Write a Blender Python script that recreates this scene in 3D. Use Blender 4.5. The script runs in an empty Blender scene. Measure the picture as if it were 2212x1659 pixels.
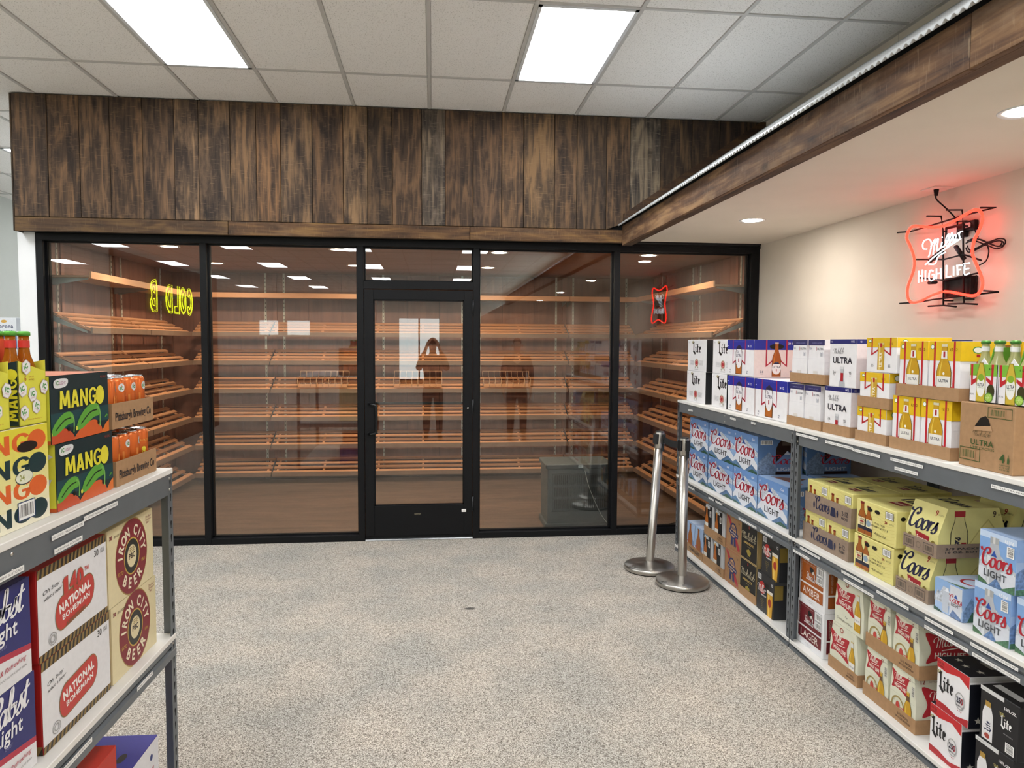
import bpy, bmesh, math, random
from math import sin, cos, pi, radians, atan2, hypot
from mathutils import Vector, Matrix
rnd = random.Random(7)
SC = bpy.context.scene
COL = SC.collection

# ------------------------------------------------------------------ camera
def make_camera():
    yaw, pitch, roll, f = 0.10997, 0.05789, -0.0050588, 1552.2557
    cy, sy, cp, sp = cos(yaw), sin(yaw), cos(pitch), sin(pitch)
    fwd = Vector((sy * cp, cy * cp, -sp)); right = Vector((cy, -sy, 0)); down = fwd.cross(right)
    c, s = cos(roll), sin(roll)
    r2 = c * right + s * down; d2 = -s * right + c * down
    m = Matrix((r2, -d2, -fwd)).transposed().to_4x4()
    m.translation = Vector((0, 0, 1.706))
    cam = bpy.data.cameras.new('camera'); o = bpy.data.objects.new('camera', cam)
    cam.sensor_width = 36; cam.lens = f / 2212 * 36; cam.clip_start = 0.05
    o.matrix_world = m; COL.objects.link(o); SC.camera = o
make_camera()

# ------------------------------------------------------------------ world, exposure
w = bpy.data.worlds.new('daylight_outside'); SC.world = w; w.use_nodes = True
w.node_tree.nodes['Background'].inputs[0].default_value = (0.84, 0.94, 0.93, 1)
w.node_tree.nodes['Background'].inputs[1].default_value = 2.6
SC.view_settings.view_transform = 'Standard'; SC.view_settings.look = 'None'
SC.view_settings.gamma = 1; SC.view_settings.use_curve_mapping = False
SC.view_settings.exposure = 0.95
PANEL_E = 11.0        # emission of the ceiling troffers
SPOT_E = 8.5         # interior downlights (watt)

# ------------------------------------------------------------------ materials
def lin(c):
    return tuple(((x / 12.92) if x <= 0.04045 else ((x + 0.055) / 1.055) ** 2.4) for x in c)
def hexc(h):
    return lin((int(h[0:2], 16) / 255, int(h[2:4], 16) / 255, int(h[4:6], 16) / 255))
MATS = {}
def base_mat(name):
    m = bpy.data.materials.new(name); m.use_nodes = True
    return m, m.node_tree.nodes, m.node_tree.links, m.node_tree.nodes['Principled BSDF']
def N(nd, t, **k):
    n = nd.new(t)
    for a, b in k.items(): setattr(n, a, b)
    return n
def ramp(nd, stops):
    r = nd.new('ShaderNodeValToRGB'); e = r.color_ramp.elements
    while len(e) < len(stops): e.new(0.5)
    for i, (p, c) in enumerate(stops):
        e[i].position = p; e[i].color = (*c, 1)
    return r
def P(hexcol, rough=0.5, metal=0.0, var=0.06, nscale=30.0, bump=0.0, spec=None):
    """plain surface with a faint procedural mottling"""
    key = (hexcol, rough, metal, var, nscale, bump, spec)
    if key in MATS: return MATS[key]
    m, nd, lk, b = base_mat('surface_' + hexcol)
    c = hexc(hexcol)
    tc = N(nd, 'ShaderNodeTexCoord'); n = N(nd, 'ShaderNodeTexNoise'); n.inputs['Scale'].default_value = nscale
    n.inputs['Detail'].default_value = 3
    lk.new(tc.outputs['Object'], n.inputs['Vector'])
    r = ramp(nd, [(0.3, tuple(x * (1 - var) for x in c)), (0.7, tuple(min(1, x * (1 + var)) for x in c))])
    lk.new(n.outputs['Fac'], r.inputs[0]); lk.new(r.outputs[0], b.inputs['Base Color'])
    b.inputs['Roughness'].default_value = rough; b.inputs['Metallic'].default_value = metal
    if spec is not None: b.inputs['Specular IOR Level'].default_value = spec
    if bump:
        bp = N(nd, 'ShaderNodeBump'); bp.inputs['Strength'].default_value = bump; bp.inputs['Distance'].default_value = 0.002
        lk.new(n.outputs['Fac'], bp.inputs['Height']); lk.new(bp.outputs[0], b.inputs['Normal'])
    MATS[key] = m; return m
ROCK = {'c3cad6', '8f9bb0', '5a7fa6', '2f5848', '51739c', '6c84ae', '7c98bc', '5f7fae', '4f7a5c', '4a7050', '6f8cba', '8195b2'}
def INK(h): return P(h, 0.42, 0, 0.03, 60) if h not in ROCK else P(h, 0.42, 0, 0.38, 95)
def EM(name, col, s):
    if name in MATS: return MATS[name]
    m, nd, lk, b = base_mat(name)
    b.inputs['Base Color'].default_value = (*col, 1); b.inputs['Emission Color'].default_value = (*col, 1)
    b.inputs['Emission Strength'].default_value = s; MATS[name] = m; return m

def mat_carpet():
    m, nd, lk, b = base_mat('carpet_speckled')
    tc = N(nd, 'ShaderNodeTexCoord')
    n1 = N(nd, 'ShaderNodeTexVoronoi'); n1.inputs['Scale'].default_value = 290; n1.inputs['Randomness'].default_value = 1
    n2 = N(nd, 'ShaderNodeTexNoise'); n2.inputs['Scale'].default_value = 420; n2.inputs['Detail'].default_value = 1
    n3 = N(nd, 'ShaderNodeTexNoise'); n3.inputs['Scale'].default_value = 2.2; n3.inputs['Detail'].default_value = 3
    for n in (n1, n2, n3): lk.new(tc.outputs['Object'], n.inputs['Vector'])
    r = ramp(nd, [(0.10, hexc('57524c')), (0.28, hexc('8e867e')), (0.50, hexc('b8b1a8')), (0.72, hexc('d6d1c8')), (0.95, hexc('efebe4'))])
    sp = N(nd, 'ShaderNodeSeparateColor'); lk.new(n1.outputs['Color'], sp.inputs[0])
    mx = N(nd, 'ShaderNodeMath', operation='ADD'); a = N(nd, 'ShaderNodeMath', operation='MULTIPLY'); a.inputs[1].default_value = 0.75
    c = N(nd, 'ShaderNodeMath', operation='MULTIPLY'); c.inputs[1].default_value = 0.25
    lk.new(sp.outputs[0], a.inputs[0]); lk.new(n2.outputs['Fac'], c.inputs[0]); lk.new(a.outputs[0], mx.inputs[0]); lk.new(c.outputs[0], mx.inputs[1])
    lk.new(mx.outputs[0], r.inputs[0])
    r3 = ramp(nd, [(0.35, (0.80, 0.82, 0.83)), (0.65, (1.0, 0.97, 0.94))]); lk.new(n3.outputs['Fac'], r3.inputs[0])
    mm = N(nd, 'ShaderNodeMixRGB', blend_type='MULTIPLY'); mm.inputs[0].default_value = 1
    lk.new(r.outputs[0], mm.inputs[1]); lk.new(r3.outputs[0], mm.inputs[2])
    # the small dark stain in the middle of the floor
    mp = N(nd, 'ShaderNodeMapping'); mp.inputs['Location'].default_value = (-0.235, -4.52, 0); mp.vector_type = 'POINT'
    vm = N(nd, 'ShaderNodeVectorMath', operation='MULTIPLY'); vm.inputs[1].default_value = (24, 38, 0)
    ln = N(nd, 'ShaderNodeVectorMath', operation='LENGTH')
    lk.new(tc.outputs['Object'], mp.inputs['Vector']); lk.new(mp.outputs[0], vm.inputs[0]); lk.new(vm.outputs[0], ln.inputs[0])
    rs = ramp(nd, [(0.6, (0.25, 0.26, 0.27)), (1.0, (1, 1, 1))]); lk.new(ln.outputs['Value'], rs.inputs[0])
    m2 = N(nd, 'ShaderNodeMixRGB', blend_type='MULTIPLY'); m2.inputs[0].default_value = 1
    lk.new(mm.outputs[0], m2.inputs[1]); lk.new(rs.outputs[0], m2.inputs[2])
    lk.new(m2.outputs[0], b.inputs['Base Color']); b.inputs['Roughness'].default_value = 0.95
    b.inputs['Specular IOR Level'].default_value = 0.1
    bp = N(nd, 'ShaderNodeBump'); bp.inputs['Strength'].default_value = 0.6; bp.inputs['Distance'].default_value = 0.004
    lk.new(mx.outputs[0], bp.inputs['Height']); lk.new(bp.outputs[0], b.inputs['Normal'])
    return m

def mat_wood(name, dark, mid, light, axis=2, fine=40, coarse=3, rough=0.7, weather=0.0, bump=0.3, contrast=1.0):
    """grain runs along the axis; Object Info colour tints each board"""
    m, nd, lk, b = base_mat(name)
    tc = N(nd, 'ShaderNodeTexCoord'); oi = N(nd, 'ShaderNodeObjectInfo')
    sh = N(nd, 'ShaderNodeVectorMath', operation='MULTIPLY_ADD')
    cmb = N(nd, 'ShaderNodeCombineXYZ')
    mul = N(nd, 'ShaderNodeMath', operation='MULTIPLY'); mul.inputs[1].default_value = 37.0
    lk.new(oi.outputs['Random'], mul.inputs[0])
    for i in range(3): lk.new(mul.outputs[0], cmb.inputs[i])
    sh.inputs[1].default_value = (1, 1, 1)
    lk.new(tc.outputs['Object'], sh.inputs[0]); lk.new(cmb.outputs[0], sh.inputs[2])
    def stretched(scale, k):
        mp = N(nd, 'ShaderNodeMapping'); s = [scale] * 3; s[axis] = scale / k; mp.inputs['Scale'].default_value = s
        lk.new(sh.outputs[0], mp.inputs['Vector']); return mp
    f1 = N(nd, 'ShaderNodeTexNoise'); f1.inputs['Scale'].default_value = 1; f1.inputs['Detail'].default_value = 6; f1.inputs['Distortion'].default_value = 0.6
    lk.new(stretched(fine, 14).outputs[0], f1.inputs['Vector'])
    f2 = N(nd, 'ShaderNodeTexNoise'); f2.inputs['Scale'].default_value = 1; f2.inputs['Detail'].default_value = 4; f2.inputs['Distortion'].default_value = 1.2
    lk.new(stretched(coarse * 2.5, 3.5).outputs[0], f2.inputs['Vector'])
    ad = N(nd, 'ShaderNodeMath', operation='ADD'); m1 = N(nd, 'ShaderNodeMath', operation='MULTIPLY'); m1.inputs[1].default_value = 0.5
    m2 = N(nd, 'ShaderNodeMath', operation='MULTIPLY'); m2.inputs[1].default_value = 0.5
    lk.new(f1.outputs['Fac'], m1.inputs[0]); lk.new(f2.outputs['Fac'], m2.inputs[0]); lk.new(m1.outputs[0], ad.inputs[0]); lk.new(m2.outputs[0], ad.inputs[1])
    k = 0.14 / contrast
    r = ramp(nd, [(0.5 - k, dark), (0.5, mid), (0.5 + k, light)]); lk.new(ad.outputs[0], r.inputs[0])
    col = r.outputs[0]
    if weather:
        # knots
        vo = N(nd, 'ShaderNodeTexVoronoi'); vo.inputs['Scale'].default_value = 1
        lk.new(stretched(5.0, 1.7).outputs[0], vo.inputs['Vector'])
        rk = ramp(nd, [(0.05, (0.18, 0.15, 0.13)), (0.17, (1, 1, 1))]); lk.new(vo.outputs['Distance'], rk.inputs[0])
        mk = N(nd, 'ShaderNodeMixRGB', blend_type='MULTIPLY'); mk.inputs[0].default_value = 0.8
        lk.new(col, mk.inputs[1]); lk.new(rk.outputs[0], mk.inputs[2]); col = mk.outputs[0]
        # pale worn patches
        wn = N(nd, 'ShaderNodeTexNoise'); wn.inputs['Scale'].default_value = 1; wn.inputs['Detail'].default_value = 8; wn.inputs['Roughness'].default_value = 0.65
        lk.new(stretched(9, 2.6).outputs[0], wn.inputs['Vector'])
        rw = ramp(nd, [(0.52, (0, 0, 0)), (0.72, (1, 1, 1))]); lk.new(wn.outputs['Fac'], rw.inputs[0])
        mw = N(nd, 'ShaderNodeMixRGB', blend_type='MIX'); mwf = N(nd, 'ShaderNodeMath', operation='MULTIPLY'); mwf.inputs[1].default_value = weather
        lk.new(rw.outputs[0], mwf.inputs[0]); lk.new(mwf.outputs[0], mw.inputs[0]); lk.new(col, mw.inputs[1]); mw.inputs[2].default_value = (*hexc('86705a'), 1); col = mw.outputs[0]
        # saw kerfs across the board: fine pale scratches
        sc2 = N(nd, 'ShaderNodeTexNoise'); sc2.inputs['Scale'].default_value = 1; sc2.inputs['Detail'].default_value = 2
        mp = N(nd, 'ShaderNodeMapping'); s = [14, 14, 14]; s[axis] = 190; mp.inputs['Scale'].default_value = s; mp.inputs['Rotation'].default_value = (0, 0.25, 0)
        lk.new(sh.outputs[0], mp.inputs['Vector']); lk.new(mp.outputs[0], sc2.inputs['Vector'])
        rr = ramp(nd, [(0.62, (0, 0, 0)), (0.70, (1, 1, 1))]); lk.new(sc2.outputs['Fac'], rr.inputs[0])
        ms = N(nd, 'ShaderNodeMixRGB', blend_type='MIX'); msf = N(nd, 'ShaderNodeMath', operation='MULTIPLY'); msf.inputs[1].default_value = 0.3
        lk.new(rr.outputs[0], msf.inputs[0]); lk.new(msf.outputs[0], ms.inputs[0]); lk.new(col, ms.inputs[1]); ms.inputs[2].default_value = (*hexc('a08a6e'), 1); col = ms.outputs[0]
    mt = N(nd, 'ShaderNodeMixRGB', blend_type='MULTIPLY'); mt.inputs[0].default_value = 1
    lk.new(col, mt.inputs[1]); lk.new(oi.outputs['Color'], mt.inputs[2])
    lk.new(mt.outputs[0], b.inputs['Base Color']); b.inputs['Roughness'].default_value = rough
    bp = N(nd, 'ShaderNodeBump'); bp.inputs['Strength'].default_value = bump; bp.inputs['Distance'].default_value = 0.003
    lk.new(f1.outputs['Fac'], bp.inputs['Height']); lk.new(bp.outputs[0], b.inputs['Normal'])
    return m

def mat_tile():
    m, nd, lk, b = base_mat('acoustic_tile')
    tc = N(nd, 'ShaderNodeTexCoord')
    n = N(nd, 'ShaderNodeTexNoise'); n.inputs['Scale'].default_value = 130; n.inputs['Detail'].default_value = 3
    n2 = N(nd, 'ShaderNodeTexVoronoi'); n2.inputs['Scale'].default_value = 80
    lk.new(tc.outputs['Object'], n.inputs['Vector']); lk.new(tc.outputs['Object'], n2.inputs['Vector'])
    r = ramp(nd, [(0.33, hexc('d0ccc6')), (0.42, hexc('f7f4f0'))]); lk.new(n.outputs['Fac'], r.inputs[0])
    r2 = ramp(nd, [(0.10, (0.55, 0.55, 0.55)), (0.18, (1, 1, 1))]); lk.new(n2.outputs['Distance'], r2.inputs[0])
    mm = N(nd, 'ShaderNodeMixRGB', blend_type='MULTIPLY'); mm.inputs[0].default_value = 0.6
    lk.new(r.outputs[0], mm.inputs[1]); lk.new(r2.outputs[0], mm.inputs[2])
    lk.new(mm.outputs[0], b.inputs['Base Color']); b.inputs['Roughness'].default_value = 0.9
    bp = N(nd, 'ShaderNodeBump'); bp.inputs['Strength'].default_value = 0.4; bp.inputs['Distance'].default_value = 0.003
    lk.new(n.outputs['Fac'], bp.inputs['Height']); lk.new(bp.outputs[0], b.inputs['Normal'])
    return m

def mat_glass():
    m, nd, lk, b = base_mat('window_glass'); nd.remove(b); out = nd['Material Output']
    t = N(nd, 'ShaderNodeBsdfTransparent'); t.inputs[0].default_value = (0.93, 0.95, 0.94, 1)
    g = N(nd, 'ShaderNodeBsdfGlossy'); g.inputs['Roughness'].default_value = 0.0
    g.inputs[0].default_value = (1, 1, 1, 1)
    fr = N(nd, 'ShaderNodeFresnel'); fr.inputs['IOR'].default_value = 1.62
    mx = N(nd, 'ShaderNodeMixShader'); lk.new(fr.outputs[0], mx.inputs[0]); lk.new(t.outputs[0], mx.inputs[1]); lk.new(g.outputs[0], mx.inputs[2])
    lk.new(mx.outputs[0], out.inputs[0]); return m
def mat_bottle(hexcol):
    key = 'bottle' + hexcol
    if key in MATS: return MATS[key]
    m, nd, lk, b = base_mat('bottle_glass_' + hexcol)
    b.inputs['Base Color'].default_value = (*hexc(hexcol), 1); b.inputs['Roughness'].default_value = 0.06
    b.inputs['Transmission Weight'].default_value = 0.35; b.inputs['IOR'].default_value = 1.3
    MATS[key] = m; return m
def mat_steel():
    m, nd, lk, b = base_mat('brushed_stainless')
    tc = N(nd, 'ShaderNodeTexCoord'); mp = N(nd, 'ShaderNodeMapping'); mp.inputs['Scale'].default_value = (9, 9, 1.5)
    n = N(nd, 'ShaderNodeTexNoise'); n.inputs['Scale'].default_value = 1; n.inputs['Detail'].default_value = 5
    lk.new(tc.outputs['Object'], mp.inputs['Vector']); lk.new(mp.outputs[0], n.inputs['Vector'])
    r = ramp(nd, [(0.3, hexc('b3b0aa')), (0.7, hexc('c8c5c0'))]); lk.new(n.outputs['Fac'], r.inputs[0])
    lk.new(r.outputs[0], b.inputs['Base Color']); b.inputs['Metallic'].default_value = 1
    rr = ramp(nd, [(0.3, (0.26,) * 3), (0.7, (0.36,) * 3)]); lk.new(n.outputs['Fac'], rr.inputs[0]); lk.new(rr.outputs[0], b.inputs['Roughness'])
    return m

M_CARPET = mat_carpet(); M_TILE = mat_tile(); M_GLASS = mat_glass(); M_STEEL = mat_steel()
M_BARN = mat_wood('reclaimed_barn_wood', hexc('2b211b'), hexc('4f4133'), hexc('80694f'), 2, 38, 3, 0.8, 0.6, 0.6, 1.25)
M_BARNY = mat_wood('reclaimed_barn_wood_long', hexc('34221a'), hexc('5e422b'), hexc('8a6a48'), 1, 38, 3, 0.75, 0.5, 0.5, 0.9)
M_BARNX = mat_wood('reclaimed_barn_wood_cross', hexc('30200f'), hexc('5a4128'), hexc('84683f'), 0, 38, 3, 0.75, 0.45, 0.5, 0.9)
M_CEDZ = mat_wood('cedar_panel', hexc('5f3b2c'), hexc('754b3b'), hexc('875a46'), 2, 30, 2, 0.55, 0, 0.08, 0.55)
M_LIP = P('7d6352', 0.6, 0, 0.08, 10)  # darker than the slats, standing in for the weaker light on upright lips
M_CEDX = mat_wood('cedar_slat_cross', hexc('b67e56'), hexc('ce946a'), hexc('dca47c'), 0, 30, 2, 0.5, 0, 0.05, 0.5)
M_CEDY = mat_wood('cedar_slat_long', hexc('b07e58'), hexc('c89670'), hexc('d6a682'), 1, 30, 2, 0.5, 0, 0.05, 0.5)
M_VINYL = mat_wood('vinyl_plank', hexc('523f33'), hexc('6a5446'), hexc('7e6656'), 0, 26, 2, 0.45, 0, 0.08, 0.7)
M_BLACK = P('0d0e11', 0.5, 0, 0.05, 12, spec=.22)
M_SHADOW = P('0b0b0d', 0.9)
M_GREY = P('6b7075', 0.42, 0.15, 0.05, 14)
M_DECK = P('e9e7e2', 0.6, 0, 0.03, 8)
M_WALLR = P('d8cfc2', 0.85, 0, 0.02, 4)
M_WHITE = P('e4e6e8', 0.6, 0, 0.02, 4)
M_GREYWALL = P('cfd2cc', 0.85, 0, 0.02, 3)
M_KRAFT = P('a9845f', 0.8, 0, 0.07, 45, 0.1)
M_KRAFTG = P('94806f', 0.8, 0, 0.07, 45, 0.1)
M_RUBBER = P('101012', 0.8)
M_TAG = P('f2f2f0', 0.6)

# ------------------------------------------------------------------ mesh helpers
class MB:
    def __init__(s): s.v = []; s.f = []; s.m = []; s.mats = []; s.smooth = []
    def mi(s, m):
        if m not in s.mats: s.mats.append(m)
        return s.mats.index(m)
    def add(s, vs, fs, mat, smooth=False):
        o = len(s.v); s.v += [tuple(v) for v in vs]; k = s.mi(mat)
        for f in fs: s.f.append([i + o for i in f]); s.m.append(k); s.smooth.append(smooth)
        return s
    def box(s, x0, y0, z0, x1, y1, z1, mat, M=None):
        vs = [(x, y, z) for z in (z0, z1) for y in (y0, y1) for x in (x0, x1)]
        if M is not None: vs = [M @ Vector(v) for v in vs]
        return s.add(vs, [(0, 2, 3, 1), (4, 5, 7, 6), (0, 1, 5, 4), (2, 6, 7, 3), (0, 4, 6, 2), (1, 3, 7, 5)], mat)
    def cbox(s, x0, y0, z0, x1, y1, z1, mat, c=0.002):
        """box with chamfered edges"""
        bm = bmesh.new(); bmesh.ops.create_cube(bm, size=1)
        for v in bm.verts: v.co = Vector((x0 + (v.co.x + .5) * (x1 - x0), y0 + (v.co.y + .5) * (y1 - y0), z0 + (v.co.z + .5) * (z1 - z0)))
        bmesh.ops.bevel(bm, geom=bm.edges[:], offset=c, segments=1, affect='EDGES', profile=0.5)
        bm.verts.index_update()
        s.add([v.co[:] for v in bm.verts], [[v.index for v in f.verts] for f in bm.faces], mat); bm.free(); return s
    def prism(s, pts, axis, a, b, mat):
        """2D outline pts swept along the axis from a to b"""
        n = len(pts); vs = []
        for t in (a, b):
            for (p, q) in pts:
                vs.append({0: (t, p, q), 1: (p, t, q), 2: (p, q, t)}[axis])
        fs = [[i, (i + 1) % n, (i + 1) % n + n, i + n] for i in range(n)] + [list(range(n))[::-1], list(range(n, 2 * n))]
        return s.add(vs, fs, mat)
    def lathe(s, prof, cx, cy, mat, seg=24, z0=0, M=None):
        vs = []; n = len(prof)
        for k in range(seg):
            a = 2 * pi * k / seg
            for (r, z) in prof: vs.append(Vector((cx + r * cos(a), cy + r * sin(a), z0 + z)))
        if M is not None: vs = [M @ v for v in vs]
        fs = []
        for k in range(seg):
            k2 = (k + 1) % seg
            for i in range(n - 1): fs.append([k * n + i, k2 * n + i, k2 * n + i + 1, k * n + i + 1])
        return s.add(vs, fs, mat, True)
    def tube(s, path, r, mat, seg=8, caps=True):
        path = [Vector(p) for p in path]; vs = []; n = len(path); up = Vector((0.13, 0.31, 0.94)).normalized()
        for i, p in enumerate(path):
            t = (path[min(i + 1, n - 1)] - path[max(i - 1, 0)])
            if t.length < 1e-9: t = Vector((0, 0, 1))
            t.normalize(); a = t.cross(up)
            if a.length < 0.05: a = t.cross(Vector((1, 0, 0)))
            a.normalize(); b = t.cross(a)
            for k in range(seg):
                an = 2 * pi * k / seg; vs.append(p + r * (cos(an) * a + sin(an) * b))
        fs = []
        for i in range(n - 1):
            for k in range(seg): fs.append([i * seg + k, i * seg + (k + 1) % seg, (i + 1) * seg + (k + 1) % seg, (i + 1) * seg + k])
        if caps: fs += [list(range(seg))[::-1], [(n - 1) * seg + k for k in range(seg)]]
        return s.add(vs, fs, mat, True)
    def mesh(s, name):
        me = bpy.data.meshes.new(name); me.from_pydata(s.v, [], s.f)
        for m in s.mats: me.materials.append(m)
        me.polygons.foreach_set('material_index', s.m); me.polygons.foreach_set('use_smooth', s.smooth); me.update(); return me
    def build(s, name, parent=None, **kw): return link(s.mesh(name), name, parent, **kw)
def link(me, name, parent=None, label=None, cat=None, group=None, kind=None, loc=None, rz=None, color=None):
    o = bpy.data.objects.new(name, me); COL.objects.link(o)
    if parent is not None: o.parent = parent
    if label: o['label'] = label
    if cat: o['category'] = cat
    if group: o['group'] = group
    if kind: o['kind'] = kind
    if loc is not None: o.location = loc
    if rz is not None: o.rotation_euler = (0, 0, rz)
    if color is not None: o.color = (*color, 1)
    return o
def empty(name, **kw):
    o = link(None, name, **kw); o.empty_display_size = 0.05; return o
def cr(pts, n=5, closed=False):
    """Catmull-Rom through the points"""
    if len(pts) < 3: return [tuple(p) for p in pts]
    P_ = [Vector(p) for p in pts]; out = []; L = len(P_)
    rng = range(L if closed else L - 1)
    for i in rng:
        p1 = P_[i]; p2 = P_[(i + 1) % L]
        p0 = P_[(i - 1) % L] if (closed or i > 0) else p1; p3 = P_[(i + 2) % L] if (closed or i + 2 < L) else p2
        for k in range(n):
            t = k / n
            out.append(tuple(0.5 * (2 * p1 + (p2 - p0) * t + (2 * p0 - 5 * p1 + 4 * p2 - p3) * t * t + (3 * p1 - p0 - 3 * p2 + p3) * t ** 3)))
    if not closed: out.append(tuple(P_[-1]))
    return out

# ------------------------------------------------------------------ lettering
_tc = {}
def glyphs(txt, bold=0.0, shear=0.0):
    k = (txt, bold, shear)
    if k not in _tc:
        cu = bpy.data.curves.new('t', 'FONT'); cu.body = txt; cu.resolution_u = 3; cu.offset = bold; cu.shear = shear; cu.space_character = 1 + bold * 2.6
        ob = bpy.data.objects.new('t', cu); me = bpy.data.meshes.new_from_object(ob)
        vs = [(v.co.x, v.co.y) for v in me.vertices]; fs = [list(p.vertices) for p in me.polygons]
        bpy.data.objects.remove(ob); bpy.data.curves.remove(cu); bpy.data.meshes.remove(me)
        x0 = min([v[0] for v in vs] or [0]); x1 = max([v[0] for v in vs] or [1])
        _tc[k] = ([(x - x0, y) for x, y in vs], fs, x1 - x0)
    return _tc[k]
SCR = {
 'C': ([[(-.35, 1.85), (-.2, 1.6), (.1, 1.62), (.5, 1.95), (.85, 1.9), (.95, 1.55), (.72, 1.3), (.6, 1.5)], [(.5, 1.95), (.12, 1.5), (.0, .8), (.12, .2), (.45, -.02), (.85, .2), (1.05, .62)]], 1.08),
 'o': ([[(.42, 1.02), (.16, .82), (.05, .4), (.16, .03), (.38, -.03), (.64, .2), (.74, .62), (.64, .95), (.42, 1.02)]], 0.84),
 'r': ([[(-.05, .8), (.1, .98), (.2, .85), (.16, 0)], [(.18, .45), (.36, .9), (.52, 1.0), (.62, .88)]], 0.66),
 's': ([[(-.05, .12), (.25, .55), (.42, 1.15), (.40, .8), (.58, .4), (.5, .05), (.25, -.06), (.05, .06)]], 0.66),
 'M': ([[(-.2, .95), (-.3, 1.35), (-.05, 1.75), (.3, 1.8), (.42, 1.5), (.28, 0)], [(.36, 1.0), (.75, 1.75), (.85, 1.5), (.72, 0)], [(.78, 1.0), (1.15, 1.7), (1.2, 1.4), (1.12, .3), (1.25, 0), (1.5, .25)]], 1.5),
 'i': ([[(-.05, .3), (.12, .95), (.08, .2), (.25, 0), (.45, .25)], [(.16, 1.3), (.2, 1.38)]], 0.42),
 'l': ([[(-.02, .25), (.3, 1.2), (.35, 1.85), (.2, 1.95), (.1, 1.5), (.08, .25), (.28, 0), (.5, .25)]], 0.46),
 'e': ([[(-.02, .3), (.4, .5), (.52, .85), (.35, 1.0), (.12, .75), (.12, .2), (.35, 0), (.68, .3)]], 0.64),
 'P': ([[(.1, -.15), (.45, 1.85)], [(-.1, 1.35), (.1, 1.85), (.6, 2.05), (1.15, 1.85), (1.15, 1.3), (.75, 1.0), (.35, 1.05)]], 1.0),
 'a': ([[(.68, .85), (.4, 1), (.08, .6), (.14, .1), (.38, 0), (.62, .4), (.72, .98), (.66, .2), (.8, 0), (.98, .25)]], 0.92),
 'b': ([[(0, .3), (.3, 1.3), (.3, 1.9), (.15, 1.9), (.1, .4), (.3, 0), (.62, .15), (.68, .65), (.45, .9), (.3, .75), (.85, .85)]], 0.84),
 't': ([[(.3, 1.75), (.15, .3), (.32, 0), (.58, .25)], [(-.1, 1.15), (.6, 1.3)]], 0.54),
 'c': ([[(.6, .8), (.4, 1), (.12, .8), (.1, .3), (.32, 0), (.64, .28)]], 0.6),
 'h': ([[(0, .3), (.32, 1.3), (.32, 1.9), (.15, 1.85), (.1, 0)], [(.14, .5), (.42, .98), (.58, .75), (.55, .2), (.7, 0), (.9, .25)]], 0.86),
 'S': ([[(1.0, 1.6), (.7, 1.95), (.3, 1.75), (.35, 1.3), (.75, .85), (.8, .3), (.4, -.05), (0, .25)]], 1.0),
 'u': ([[(-.02, .6), (.12, .98), (.1, .25), (.28, 0), (.55, .3), (.62, .95), (.6, .2), (.74, 0), (.92, .25)]], 0.88),
 'n': ([[(-.02, .6), (.1, .98), (.1, 0)], [(.12, .5), (.42, .98), (.58, .75), (.55, .2), (.7, 0), (.88, .25)]], 0.84),
 'g': ([[(.62, .85), (.35, 1), (.08, .6), (.14, .1), (.38, 0), (.6, .35), (.68, .98), (.6, -.6), (.3, -.85), (.1, -.6), (.9, .3)]], 0.86),
 'L': ([[(.6, 1.7), (.4, 1.95), (.25, 1.6), (.25, .4), (.1, .05), (.5, 0), (.95, .15)]], 0.95),
}
GOTH = {
 'L': ([[(.18, 1.62), (.34, 1.80), (.46, 1.66), (.46, .28), (.92, -.12), (.70, -.42), (.24, -.02), (.10, .10), (.24, .22), (.24, 1.50), (.10, 1.42), (-.02, 1.52)], [(.20, 1.62), (.60, 1.90), (.50, 1.70), (.30, 1.55)]], .74),
 'i': ([[(-.04, .82), (.14, 1.02), (.32, .86), (.32, .20), (.44, .10), (.50, .18), (.28, -.06), (.10, .10), (.10, .78)], [(.08, 1.30), (.22, 1.46), (.36, 1.32), (.22, 1.16)]], .46),
 't': ([[(.12, 1.34), (.34, 1.52), (.34, 1.02), (.56, 1.02), (.50, .84), (.34, .84), (.34, .20), (.46, .10), (.56, .20), (.32, -.06), (.12, .10), (.12, .84), (-.04, .84), (.02, 1.02), (.12, 1.02)]], .54),
 'e': ([[(.06, .84), (.32, 1.06), (.58, .84), (.50, .48), (.28, .42), (.28, .20), (.42, .12), (.60, .26), (.34, -.06), (.06, .14)]], .60),
}
NIB = GOTH
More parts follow.
